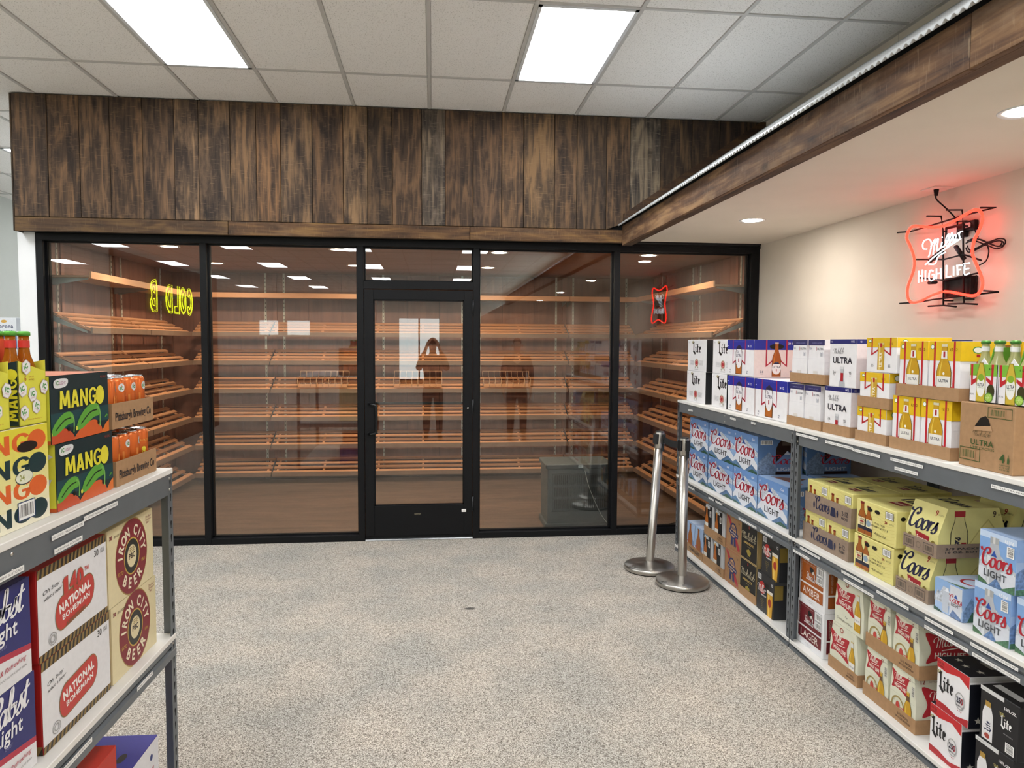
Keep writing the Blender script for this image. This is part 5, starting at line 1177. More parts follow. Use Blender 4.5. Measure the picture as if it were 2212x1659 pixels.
R(ultra12, 3.50, Z1 + .2445, 'tall white carton in the back row, upper', 'tall white cartons', x=XB + .31)
g = 'yellow-topped can packs'
tray(.240, .275, .050, (XB - .005, 3.255, Z1), -HPI, 'brown cardboard tray under the lowest yellow can pack', 'cardboard trays on the top deck')
R(gcan, 3.247, Z1 + .004, 'white pack of gold cans with yellow top, lowest of three', g)
tray(.240, .275, .050, (XB - .005, 3.243, Z1 + .1655), -HPI, 'brown cardboard tray under the middle yellow can pack', 'cardboard trays on the top deck')
R(gcan, 3.235, Z1 + .1695, 'white pack of gold cans with yellow top, middle of three', g)
R(gcan, 3.190, Z1 + .331, 'white pack of gold cans with yellow top, topmost of three', g)
g = 'yellow-topped bottle packs'
for (yy, zz, w1) in ((2.992, Z1, 'lower'), (2.957, Z1 + .2380, 'upper')):
    tray(.380, .53, .052, (XB - .005, yy, zz), -HPI, 'long brown cardboard tray under yellow-topped bottle packs, %s' % w1, 'cardboard trays on the top deck')
    for k, (du, dx, w2) in enumerate(((.006, .004, 'front left'), (.193, .004, 'front right'), (.006, .264, 'back left'), (.193, .264, 'back right'))):
        R(gbot, yy - du, zz + .004, 'yellow-topped white bottle pack, %s in the %s tray' % (w2, w1), g, x=XB + dx)
R(cactus, 2.552, Z1, 'brown corrugated case with green lettering and a torn handle hole', 'cases on the top deck', x=2.02)
# green carriers with clear bottles
def long_neck(H, glass, cap, neckband=None, r=.030, lab=None):
    """returns the part meshes of one real bottle"""
    a = MB().lathe([(0, 0), (r, .002), (r, H * .52), (r * .9, H * .60), (r * .5, H * .74), (r * .43, H * .82), (r * .42, H * .955), (0, H * .955)], 0, 0, glass, 18)
    b = MB().lathe([(r * .44, H * .95), (r * .54, H * .95), (r * .54, H * .985), (r * .44, H), (0, H)], 0, 0, cap, 18)
    ps = [('cap', b)]
    if neckband: ps.append(('neck_label', MB().lathe([(r * .47, H * .82), (r * .46, H * .90)], 0, 0, neckband, 18)))
    if lab: ps.append(('body_label', MB().lathe([(r * 1.015, H * .12), (r * 1.015, H * .46)], 0, 0, lab, 18)))
    return a.mesh('bottle'), [(n, p.mesh(n)) for n, p in ps]
clear = long_neck(.228, mat_bottle('c9c98e'), P('4f8f3c', .35, .3), P('eeeeee', .5))
gp = 'clear bottles in the green carriers'; cn = 0
for ci_, (yy, w1) in enumerate(((2.540, 'left'), (2.400, 'right'))):
    w_, d_, h_ = .132, .19, .165; z = Z1 + .2455
    o = empty('bottle_carrier', loc=(2.045, yy, z), rz=-HPI, label='green and white open bottle carrier with printed lime, %s one' % w1, cat='bottle carrier', group='green bottle carriers')
    gm = carton(WH)
    mb = MB(); mb.prism([(0, 0), (w_, 0), (w_, h_ * .86), (w_ * .66, h_ * .86), (w_ * .5, h_), (w_ * .34, h_ * .86), (0, h_ * .86)], 1, 0, .002, gm); mb.prism([(0, 0), (w_, 0), (w_, h_ * .86), (0, h_ * .86)], 1, d_ - .002, d_, gm)
    mb.box(0, 0, 0, w_, d_, .002, gm); mb.prism([(0, 0), (d_, 0), (d_, h_ * .6), (0, h_ * .86)], 0, 0, .002, gm); mb.prism([(0, 0), (d_, 0), (d_, h_ * .6), (0, h_ * .86)], 0, w_ - .002, w_, gm); mb.build('carton', parent=o)
    mb = MB(); mb.prism([(.02, 0), (d_ - .02, 0), (d_ - .02, h_ * .8), (d_ * .6, .205), (.04, .205), (.02, h_ * .8)], 0, w_ / 2 - .0015, w_ / 2 + .0015, P('6fae34', .5)); mb.build('handle_divider', parent=o)
    a = Art(F_front(w_, d_, h_)); W, H = w_, h_
    a.rect(0, H * .60, W, H * .86, '7cba3a'); a.poly([(W * .03, H * .86), (W * .12, H * .86), (W * .12, H * .5), (W * .34, H * .58), (W * .34, H * .5), (W * .06, H * .36)], 'c0202c'); a.poly([(W * .80, H * .86), (W * .89, H * .86), (W * .86, H * .36), (W * .62, H * .5), (W * .62, H * .58), (W * .80, H * .5)], 'c0202c')
    a.poly([(W * .26, 0), (W * .60, 0), (W * .60, H * .6), (W * .5, H * .9), (W * .36, H * .9), (W * .26, H * .6)], '8c7a1c'); a.poly([(W * .28, H * .02), (W * .58, H * .02), (W * .58, H * .6), (W * .48, H * .88), (W * .38, H * .88), (W * .28, H * .6)], 'cdb43a')
    a.ell(W * .43, H * .36, W * .155, H * .24, 'f1f2ec'); a.ell(W * .43, H * .56, W * .11, H * .08, '86b02c'); a.text('ULTRA', W * .43, H * .36, H * .075, '20243a', 'c', .02, W=W * .25); a.text('LIME CACTUS', W * .43, H * .32, H * .02, '4a7a2c', 'c', W=W * .2)
    a.ell(W * .80, H * .26, W * .14, H * .16, '3c3a16'); a.ell(W * .74, H * .12, W * .15, H * .11, '4f8c22'); a.ell(W * .74, H * .12, W * .125, H * .09, 'a9cf58')
    for i in range(6): a.ribbon([(W * .74, H * .12), (W * .74 + W * .11 * cos(i * pi / 3), H * .12 + H * .08 * sin(i * pi / 3))], .0008, 'e6f0c4'); a.n -= .00010
    a.text('4% 95', W * .12, H * .15, H * .04, '333333', 'c'); a.text('6 12', W * .80, H * .74, H * .05, '2c4a14', 'c', .01); a.mb.build('printed_front_panel', parent=o)
    for i in range(2):
        for j in range(3):
            p = Matrix.Translation((2.045, yy, z)) @ Matrix.Rotation(-HPI, 4, 'Z') @ Vector((.034 + i * .064, .032 + j * .063, .003))
            b = link(clear[0], 'glass_bottle', label='clear bottle with green cap, %s row, %s side of the %s green carrier' % (('front', 'middle', 'back')[j], ('left', 'right')[i], w1), cat='bottle', group=gp, loc=p)
            for n, me in clear[1]: link(me, n, parent=b)
# second shelf, far rack
g = 'blue mountain cartons'
for pk, yy, w1 in ((cl_a, 5.515, 'farthest'), (cl_b, 5.120, 'second from the far end'), (cl_c, 4.668, 'third from the far end'), (mk_cl(.385), 4.295, 'nearest, beside the post')):
    R(pk, yy, Z2, 'blue mountain carton with red script, bottom row, ' + w1, g, x=2.04)
for pk, yy, w1 in ((cl_a, 5.508, 'farthest'), (cl_b, 5.110, 'middle'), (cl_c, 4.672, 'nearest, dark bottle printed on its side')):
    R(pk, yy, Z2 + .2435, 'blue mountain carton with red script, top row, ' + w1, g, x=2.04)
R(cl_a, 5.50, Z2, 'mountain carton in the back row, bottom, at the far end', g, x=2.36); R(cl_c, 4.66, Z2 + .2435, 'mountain carton in the back row, upper', g, x=2.36)
R(cl_c, 4.66, Z2, 'mountain carton in the back row, lower', g, x=2.36); R(cl_c, 4.28, Z2, 'mountain carton in the back row at the near end', g, x=2.36)
# second shelf, near rack
def art_tray212(a, W, H):
    a.script('Coors', W * .26, H * .30, H * .34, '242a4a', .34, .1, W=W * .30); a.poly([(W * .58, H * .24), (W * .70, H * .24), (W * .68, H * .70), (W * .60, H * .70)], '242a4a')
    for x in (.22, .73): a.ell(W * x, H * .46, W * .02, H * .2, '242a4a', 6)
    a.text('2-12', W * .82, H * .50, H * .24, '30303c', 'l', .02, W=W * .12); a.text('PACKS', W * .82, H * .30, H * .12, '30303c', 'l', .03, W=W * .12)
for (yy, zz, w1) in ((3.715, Z2, 'lower'), (3.700, Z2 + .170, 'upper')):
    tray(.435, .535, .100, (XB - .005, yy, zz), -HPI, 'grey-brown tray with dark script holding pale yellow packs, %s' % w1, 'printed trays on the middle shelf', M_KRAFTG, art_tray212, 'bq', lambda a, W, H: a.ell(W * .12, H * .5, W * .03, H * .2, '242a4a', 6))
    for (du, dx, w2) in ((.006, .004, 'front left'), (.222, .004, 'front right'), (.006, .268, 'back left'), (.222, .268, 'back right')):
        R(bq12, yy - du, zz + .004, 'pale yellow pack with two stubby bottles, %s in the %s tray' % (w2, w1), 'pale yellow stubby packs', x=XB + dx)
R(stub24, 3.232, Z2, 'pale yellow case with two printed brown bottles, lower', 'pale yellow bottle cases', x=2.03)
R(stub24, 3.220, Z2 + .1705, 'pale yellow case with two printed brown bottles and handle holes, upper', 'pale yellow bottle cases', x=2.03)
R(stub24, 3.215, Z2, 'pale yellow case in the back row, lower', 'pale yellow bottle cases', x=2.44); R(stub24, 3.21, Z2 + .1705, 'pale yellow case in the back row, upper', 'pale yellow bottle cases', x=2.44)
def art_tray9(a, W, H):
    a.frame_rect(W * .04, H * .15, W * .34, H * .85, .0018, '2a2a38'); a.bars(W * .07, H * .25, W * .24, H * .5, '94806f'); a.frame_rect(W * .62, H * .15, W * .92, H * .85, .0018, '2a2a38'); a.bars(W * .65, H * .25, W * .24, H * .5, '94806f'); a.ring(W * .48, H * .5, W * .07, H * .25, W * .01, '6a5c50', 8)
def art_tray9s(a, W, H):
    a.text('2/9 PACKS', W * .06, H * .62, H * .14, '2a2a30', 'l', .03, W=W * .24); a.text('16 OZ. BOTTLES', W * .06, H * .38, H * .14, '2a2a30', 'l', .03, W=W * .33); a.script('Coors', W * .78, H * .4, H * .25, '20263c', .34, .1)
for (yy, zz, w1) in ((2.912, Z2, 'lower'), (2.872, Z2 + .204, 'upper')):
    tray(.208, .62, .058, (XB - .005, yy, zz), -HPI, 'long grey-brown tray with barcodes under nine-packs, %s' % w1, 'printed trays on the middle shelf', M_KRAFTG, art_tray9, 'n', art_tray9s)
    for dx, w2 in ((.004, 'front'), (.312, 'back')): R(nine, yy - .004, zz + .004, 'pale yellow nine-pack with dark script, %s in the %s tray' % (w2, w1), 'pale yellow nine-packs', x=XB + dx)
for (yy, zz, w1) in ((2.64, Z2, 'lower'), (2.64, Z2 + .204, 'upper')):
    R(nine, yy, zz + .004, 'pale yellow nine-pack standing behind the light blue packs, %s' % w1, 'pale yellow nine-packs', x=2.40)
R(clcan, 2.665, Z2, 'small light blue can pack lying in front of the yellow packs', 'light blue packs on the middle shelf', x=2.03)
R(cl15, 2.440, Z2, 'light blue aluminium-bottle carton, lower', 'light blue packs on the middle shelf', x=2.02); R(cl15, 2.425, Z2 + .1975, 'light blue aluminium-bottle carton, upper, at the photo edge', 'light blue packs on the middle shelf', x=2.02)
R(cl15, 2.255, Z2, 'light blue aluminium-bottle carton beside it, lower, outside the photo edge', 'light blue packs on the middle shelf', x=2.03)
# bottom shelf, far rack
def art_traycl(a, W, H): a.text('COORS LIGHT', W * .5, H * .3, H * .42, '2a2420', 'c', .03, W=W * .6)
def art_trayb(a, W, H): a.text('2-12 PACKS', W * .78, H * .55, H * .16, '4a3420', 'c', .02, W=W * .2); a.text('24/12 OZ BOTTLES', W * .78, H * .3, H * .14, '4a3420', 'c', .02, W=W * .26)
tray(.36, .28, .062, (XB - .005, 5.530, Z3), -HPI, 'brown tray of blue and white bottle packs at the far end of the bottom shelf', 'trays on the bottom shelf', None, art_traycl, 'cl')
R(clb, 5.522, Z3 + .004, 'blue and white bottle pack at the far end of the bottom shelf, left', 'blue and white bottle packs'); R(clb, 5.345, Z3 + .004, 'blue and white bottle pack at the far end of the bottom shelf, right', 'blue and white bottle packs')
for (yy, zz, w1) in ((5.165, Z3, 'lower'), (5.150, Z3 + .2305, 'upper')):
    tray(.385, .27, .065, (XB - .005, yy, zz), -HPI, 'brown tray of black and silver bottle packs, %s' % w1, 'trays on the bottom shelf', None, art_trayb, 'b')
    R(blk, yy - .006, zz + .004, 'black and silver bottle pack, left one in the %s tray' % w1, 'black and silver bottle packs'); R(blk, yy - .194, zz + .004, 'black and silver bottle pack, right one in the %s tray' % w1, 'black and silver bottle packs')
R(pbr, 4.768, Z3, 'brown case with red diagonal stripe and blue ribbon, lower', 'ribbon cases'); R(pbr, 4.755, Z3 + .2435, 'brown case with red diagonal stripe and blue ribbon, upper', 'ribbon cases')
tray(.258, .32, .055, (XB - .008, 4.518, Z3), -HPI, 'plain brown tray under the lower black and gold carton', 'trays on the bottom shelf')
R(amb, 4.512, Z3 + .004, 'black carton with gold edges and script, lower', 'black and gold cartons', x=XB - .002); R(amb, 4.505, Z3 + .248, 'black carton with gold edges and script, upper', 'black and gold cartons', x=XB - .002)
R(mgd, 4.240, Z3, 'black carton with red emblem and beer glass, lower', 'black draft cartons', x=2.025); R(mgd, 4.195, Z3 + .2435, 'black carton with red emblem and beer glass, upper', 'black draft cartons', x=2.03)
# bottom shelf, near rack
R(lager, 3.745, Z3, 'white case with dark red panels and serif capitals, lower of the pair', 'white printed cases', x=2.03); R(amber, 3.735, Z3 + .2435, 'white case with orange panels and serif capitals, upper of the pair', 'white printed cases', x=2.03)
tray(.255, .28, .060, (XB - .005, 3.425, Z3), -HPI, 'brown tray under the lower large cream bottle pack', 'trays on the bottom shelf', None, art_trayb, 'h1')
R(hl, 3.420, Z3 + .004, 'large cream bottle pack with red emblem, lower, in a tray', 'cream bottle packs'); R(hl, 3.385, Z3 + .2485, 'large cream bottle pack with red emblem, upper', 'cream bottle packs')
for (yy, zz, w1) in ((3.125, Z3, 'lower'), (3.115, Z3 + .2410, 'upper')):
    tray(.375, .27, .062, (XB - .005, yy, zz), -HPI, 'long brown tray of narrow cream bottle packs, %s' % w1, 'trays on the bottom shelf', None, art_trayb, 'h2')
    R(hln, yy - .008, zz + .004, 'narrow cream bottle pack with red emblem, left in the %s tray' % w1, 'cream bottle packs'); R(hln, yy - .195, zz + .004, 'narrow cream bottle pack with red emblem, right in the %s tray' % w1, 'cream bottle packs')
R(l250, 2.650, Z3, 'white carton with red top and bottom bands, lower', 'red and white cartons', x=2.02, jit=-.03); R(l250, 2.620, Z3 + .2005, 'white carton with red top and bottom bands and starry top, upper', 'red and white cartons', x=2.02, jit=-.03)
R(lblk, 2.405, Z3, 'black carton with white bottle, lower, at the photo corner', 'black aluminium-bottle cartons', x=2.02); R(lblk, 2.390, Z3 + .2005, 'black carton with white bottle, upper, at the photo corner', 'black aluminium-bottle cartons', x=2.02)
# ================================================================== left-hand rack
def Lp(pack, y, z, label, group, dep=.034, jit=0.0): return pack.place(L_loc(y, dep, z), LRZ, label, group, jit)
Z1, Z2, Z3 = 1.2455, .6325, .0505
def mango_word(a, x, y, H, W, c, rot=0.0, bold=.022):
    """condensed block capitals whose last letter is a solid egg"""
    cs, sn = cos(rot), sin(rot); k = W / 3.86
    def T(p, q): p = p * k; q = q * H; return (x + p * cs - q * sn, y + p * sn + q * cs)
    G = [(0, [[(0, 0), (.06, 1), (.26, 1), (.42, .48), (.58, 1), (.78, 1), (.84, 0), (.64, 0), (.61, .58), (.50, .16), (.34, .16), (.23, .58), (.20, 0)]]),
         (.90, [[(0, 0), (.22, 1), (.42, 1), (.2, 0)], [(.28, 1), (.46, 1), (.68, 0), (.48, 0)], [(.18, .18), (.5, .18), (.47, .36), (.21, .36)]]),
         (1.66, [[(0, 0), (0, 1), (.18, 1), (.46, .42), (.46, 1), (.66, 1), (.66, 0), (.48, 0), (.20, .58), (.20, 0)]]),
         (2.40, [[(.36, .40), (.70, .40), (.70, .54), (.36, .54)]])]
    for dx, ps in G:
        for p in ps: a.poly([T(dx + u, v) for u, v in p], c); a.n -= .00010
    path = cr([(.64, .76), (.54, .90), (.36, .93), (.17, .78), (.11, .5), (.17, .22), (.36, .07), (.54, .12), (.60, .28), (.60, .48)], 4)
    P_ = [Vector(p) for p in path]; L, R_ = [], []
    for i, p in enumerate(P_):
        t = P_[min(i + 1, len(P_) - 1)] - P_[max(i - 1, 0)]; t.normalize(); d = Vector((-t.y, t.x * .75)) * .095
        L.append(T(2.40 + p.x + d.x, p.y + d.y)); R_.append(T(2.40 + p.x - d.x, p.y - d.y))
    n = len(L); a.raw(L + R_, [[i, i + 1, n + i + 1, n + i] for i in range(n - 1)], INK(c))
    ex, ey = T(3.45, .5); a.ell(ex, ey, .40 * k, H * .56, c, 22, rot)
def art_m24(a, W, H):
    for i, z in enumerate((.0, .2, .4, .6, .8)): a.rect(0, H * z, W, H * (z + .2), ('f3efd6', 'f1ecc0', 'eee69a', 'ebe06a', 'e8dc3e')[i]); a.n -= .00010
    a.up()
    for i, c in enumerate(('12353a', 'e4692b', '12353a', 'e4692b')): mango_word(a, W * .04, H * (.045 + .238 * i), H * .185, W * .94, c)
    a.ell(W * .78, H * .80, W * .105, H * .055, '1a0d08'); a.ell(W * .74, H * .50, W * .09, H * .075, '12353a'); a.ell(W * .74, H * .50, W * .085, H * .065, 'e9ecd6'); a.text('24', W * .69, H * .47, H * .06, '9aa04c', 'l', .02)
    a.frame_rect(W * .66, H * .07, W * .84, H * .26, .003, '1d3a6a'); a.bars(W * .67, H * .08, W * .16, H * .17)
m24 = Pack('yellow_mango_case', .41, .30, .246, carton('ebe6c0')).art('front', art_m24).art('left', lambda a, W, H: a.rect(0, 0, W, H, 'e8dc3e'))
def leaf(a, x, y, k, c='5fa83c', ky=.56):
    pts = cr([(-.5, -.28), (-.35, .05), (0, .35), (.35, .42), (.55, .25), (.52, .0), (.25, -.05), (-.1, -.25), (-.35, -.35)], 4, True)
    a.poly([(x + p * k, y + q * k * ky * 1.25) for p, q in pts], c)
    a.ribbon(cr([(x - .3 * k, y - .12 * k), (x + .1 * k, y + .09 * k), (x + .42 * k, y + .13 * k)], 5), k * .035, '16301c'); a.ribbon(cr([(x + .42 * k, y + .2 * k), (x + .56 * k, y + .06 * k), (x + .54 * k, y - .26 * k)], 5), k * .05, '7db85a')
    a.ell(x - .5 * k, y - .2 * k, .045 * k, .05 * k, 'd8d84a')
def art_mblk(a, W, H):
    a.rect(0, 0, W, H, '0f2a30'); a.rect(0, H * .2, W, H * .45, '12444a')
    a.poly([(0, 0)] + cr([(0, H * .12), (W * .10, H * .22), (W * .24, H * .19), (W * .34, H * .10), (W * .38, 0)], 4), 'c8502a'); a.poly(cr([(W * .34, 0), (W * .44, H * .12), (W * .58, H * .22), (W * .74, H * .24), (W * .84, H * .13), (W * .88, 0)], 4), 'd8622c'); a.poly([(W * .84, 0), (W * .93, H * .14), (W, H * .2), (W, 0)], 'e0762c')
    leaf(a, W * .17, H * .27, W * .34); leaf(a, W * .60, H * .31, W * .40); leaf(a, W * .97 - W * .03, H * .27, W * .05)
    a.ell(W * .27, H * .19, W * .02, H * .04, '0f1a12'); a.ell(W * .79, H * .19, W * .02, H * .04, '0f1a12')
    mango_word(a, W * .13, H * .50, H * .27, W * .78, 'e9df3c')
    a.poly(cr([(W * .05, H * .84), (W * .05, H * .92), (W * .12, H * .955), (W * .25, H * .95), (W * .27, H * .89), (W * .22, H * .83), (W * .1, H * .815)], 4, True), 'e4e6e6'); a.text('IC', W * .075, H * .865, H * .06, '3f8a3c', 'l', .05); a.text('LIGHT', W * .135, H * .868, H * .045, 'a04c7c', 'l', .01, W=W * .10)
    a.text('95 CALS', W * .95, H * .91, H * .04, 'b0402c', 'r', .0)
def art_mblk_s(a, W, H):
    a.rect(0, 0, W, H, 'e0dc48'); a.rect(0, 0, W, H * .06, 'd8622c')
    for x, y, r in ((.78, .82, 0), (.8, .3, .6), (.4, .55, .4)): a.ell(W * x, H * y, W * .2, H * .12, 'd8d8de', 6, r); a.text('IC', W * x, H * y - H * .04, H * .09, '4a9a4a', 'c', .05, rot=.5)
mblk = Pack('dark_mango_case', .318, .30, .182, carton('0f2a30')).art('front', art_mblk).art('left', art_mblk_s).art('top', lambda a, W, H: (a.rect(0, 0, W, H, 'cf8468'), a.rect(W * .3, H * .3, W * .6, H * .5, 'd8937a')))
g = 'mango cases on the left rack'
Lp(m24, 1.572, Z1, 'yellow case with four rows of orange and dark letters and a hand hole', g)
Lp(mblk, 2.018, Z1, 'dark green case with yellow letters and green leaves, lower of the pair', g); Lp(mblk, 2.000, Z1 + .183, 'dark green case with yellow letters and green leaves, upper of the pair', g)
# trays of tall cans
def can_parts(r=.0325, H=.155):
    body = MB().lathe([(0, 0), (r * .8, 0), (r, .008), (r, H * .90), (r * .86, H * .965), (r * .80, H * .975)], 0, 0, P('e0702c', .28, .35, .06, 14), 20).mesh('can')
    lid = MB().lathe([(r * .80, H * .975), (r * .84, H * .985), (r * .82, H), (r * .76, H * .985), (0, H * .98)], 0, 0, P('d5d8da', .25, .9), 20)
    lid.box(-.008, -.004, H * .985, .010, .004, H * .99, P('c8cbcd', .3, .9))
    def cyl(u, v, n): an = -pi / 2 + u / r; return ((r + n) * cos(an), (r + n) * sin(an), v)
    def fine(a, x, y, rx, ry, c, n=20): a.ell(x, y, rx, ry, c, n)
    arts = []
    for kind in range(2):
        a = Art(cyl)
        if kind == 0:
            a.ell(0, H * .78, .0115, .0135, 'e3e6e6'); a.text('IC', 0, H * .74, .010, '3f8a3c', 'c', .05)
            a.rect(-.022, H * .42, -.016, H * .62, 'e58c3c'); a.rect(.016, H * .1, .022, H * .6, 'c8562a')
        else:
            mango_word(a, .007, H * .10, .014, H * .5, 'e9d93c', rot=pi / 2); a.rect(-.022, H * .68, .022, H * .69, 'c8a83c'); a.text('24 FL OZ', -.012, H * .72, .006, 'f0d060', 'l')
        arts.append(a.mb.mesh('can_print'))
    return body, lid.mesh('lid'), arts
cb, clid, cart = can_parts()
def art_pitt(a, W, H): a.text('Pittsburgh Brewing Co', W * .5, H * .30, H * .34, '2a2a2e', 'c', .02, W=W * .86)
for (yy, zz, w1) in ((2.350, Z1, 'lower'), (2.333, Z1 + .184, 'upper')):
    tray(.305, .23, .080, L_loc(yy, .030, zz), LRZ, 'kraft tray printed with a brewing company name, %s of two, holding orange cans' % w1, 'kraft trays of cans', None, art_pitt, 'pt')
    for j in range(3):
        for i in range(4):
            x = yy + .045 + i * .0715; p = L_loc(x, .030 + .043 + j * .069, zz + .0035)
            kind = (1 if i == 3 else 0) if w1 == 'lower' else 0
            o = link(cb, 'tall_can', label='orange tall can in the %s kraft tray, %s row, %s' % (w1, ('front', 'middle', 'back')[j], ('leftmost', 'second from the left', 'third from the left', 'rightmost')[i]), cat='can', group='orange cans in kraft trays', loc=p, rz=LRZ + rnd.uniform(-.5, .5) + (.25 if i in (0, 2) else -.1))
            link(clid, 'lid', parent=o); link(cart[kind], 'printed_label', parent=o)
# carriers on the yellow case
amb_b = long_neck(.232, mat_bottle('b86a1c'), P('5aa83c', .4, .2), P('d2382c', .5), .0275, P('1f3a34', .5))
def carrier6(yy, label, w1):
    w_, d_, h_ = .118, .19, .165; z = Z1 + .2475; dep = .038
    loc = L_loc(yy, dep, z); o = empty('bottle_carrier', loc=loc, rz=LRZ, label=label, cat='bottle carrier', group='mango bottle carriers')
    gm = carton('e0dc48'); dk = carton('0f2a30')
    mb = MB(); mb.prism([(0, 0), (w_, 0), (w_, h_ * .80), (0, h_ * .98)], 1, 0, .002, gm); mb.prism([(0, 0), (w_, 0), (w_, h_ * .8), (0, h_ * .98)], 1, d_ - .002, d_, gm); mb.box(0, 0, 0, w_, d_, .002, gm); mb.prism([(0, 0), (d_, 0), (d_, h_ * .75), (0, h_ * .98)], 0, w_ - .002, w_, gm); mb.build('carton', parent=o)
    MB().prism([(0, 0), (d_, 0), (d_, h_ * .7), (0, h_ * .98)], 0, 0, .002, dk).build('dark_end_panel', parent=o)
    MB().prism([(.02, 0), (d_ - .02, 0), (d_ - .03, .215), (.04, .215)], 0, w_ / 2 - .001, w_ / 2 + .001, carton('d4502c')).build('handle_divider', parent=o)
    a = Art(F_left(w_, d_, h_)); mango_word(a, d_ - .003, h_ * .08, .026, h_ * .78, 'e9df3c', rot=pi / 2); a.mb.build('printed_side_panel', parent=o)
    a = Art(F_front(w_, d_, h_)); W, H = w_, h_
    a.text('6', W * .24, H * .68, H * .07, 'b8662c', 'c', .02); a.text('12 FL OZ', W * .36, H * .72, H * .025, 'b8662c'); a.text('BOTTLES', W * .36, H * .68, H * .025, 'b8662c')
    for x, y, r in ((.48, .46, .1), (.60, .27, -.5), (.12, .55, .3), (.9, .56, -.3), (.15, .2, .4), (.25, .88, .5)):
        for c, k in (('c8b4c0', 1.1), ('f0f0ec', 1.0)): a.ell(W * x, H * y, W * .15 * k, H * .11 * k, c, 6, r); 
        a.text('IC', W * x, H * (y - .02), H * .07, '4a9a4a', 'c', .06, rot=r); a.text('LIGHT', W * x, H * (y - .06), H * .025, 'c46a8c', 'c', .0, rot=r)
    a.text('Pittsburgh Brewing Co', W * .5, H * .08, H * .018, 'b8662c', 'c', W=W * .5); a.mb.build('printed_front_panel', parent=o)
    M_ = Matrix.Translation(loc) @ Matrix.Rotation(LRZ, 4, 'Z')
    for i in range(2):
        for j in range(3):
            p = M_ @ Vector((.031 + i * .057, .034 + j * .061, .003))
            b = link(amb_b[0], 'glass_bottle', label='amber bottle with green cap in the %s carrier, %s row, %s' % (w1, ('front', 'middle', 'back')[j], ('left', 'right')[i]), cat='bottle', group='bottles in the mango carriers', loc=p)
            for n, me in amb_b[1]: link(me, n, parent=b)
carrier6(1.873, 'open six-bottle carrier with dark end panel on the yellow case, farther one', 'farther'); carrier6(1.716, 'open six-bottle carrier cut by the left edge of the photo', 'nearer')
# middle shelf, left rack
def art_pabst(a, W, H):
    a.rect(0, 0, W, H, 'e7e7ea'); a.poly([(0, H * .52), (W, H * .30), (W, H), (0, H)], '272a70'); a.poly([(0, H * .45), (W, H * .24), (W, H * .30), (0, H * .52)], 'b83048')
    a.rect(W * .12, H * .02, W * .44, H * .78, 'b9bcc6'); a.rect(W * .14, H * .02, W * .42, H * .76, 'e2e4ea'); a.rect(W * .14, H * .02, W * .19, H * .76, 'ffffff'); a.script('Pabst', W * .15, H * .40, H * .10, '272a70', .3, W=W * .26); a.text('Light', W * .20, H * .28, H * .09, '272a70', 'l', .01, W=W * .18)
    a.script('Pabst', W * .52, H * .67, H * .145, 'f1f1f4', .36, .22, rot=.05, W=W * .40); a.text('Light', W * .58, H * .50, H * .16, 'f1f1f4', 'l', .015, .1, W=W * .28); a.text('Beer', W * .68, H * .42, H * .05, '7a7aa8', 'l')
    a.script('Crisp & Refreshing', W * .56, H * .17, H * .035, 'b83048', .34, .1, rot=.02, W=W * .38); a.text('AMERICAN QUALITY LIGHT BEER', W * .58, H * .11, H * .02, '777777', 'l', W=W * .36)
pabst = Pack('blue_white_thirty_pack', .40, .27, .243, carton('272a70')).art('front', art_pabst)
def stripes(a, x0, x1, y0, y1, n):
    a.rect(x0, y0, x1, y1, '2a2118'); k = (x1 - x0) / n
    for i in range(n): a.poly([(x0 + i * k, y0), (x0 + (i + .5) * k, y0), (x0 + (i + .8) * k if i < n - 1 else x1, y1), (x0 + (i + .3) * k, y1)], '8f7440'); a.n -= .00010
    a.up()
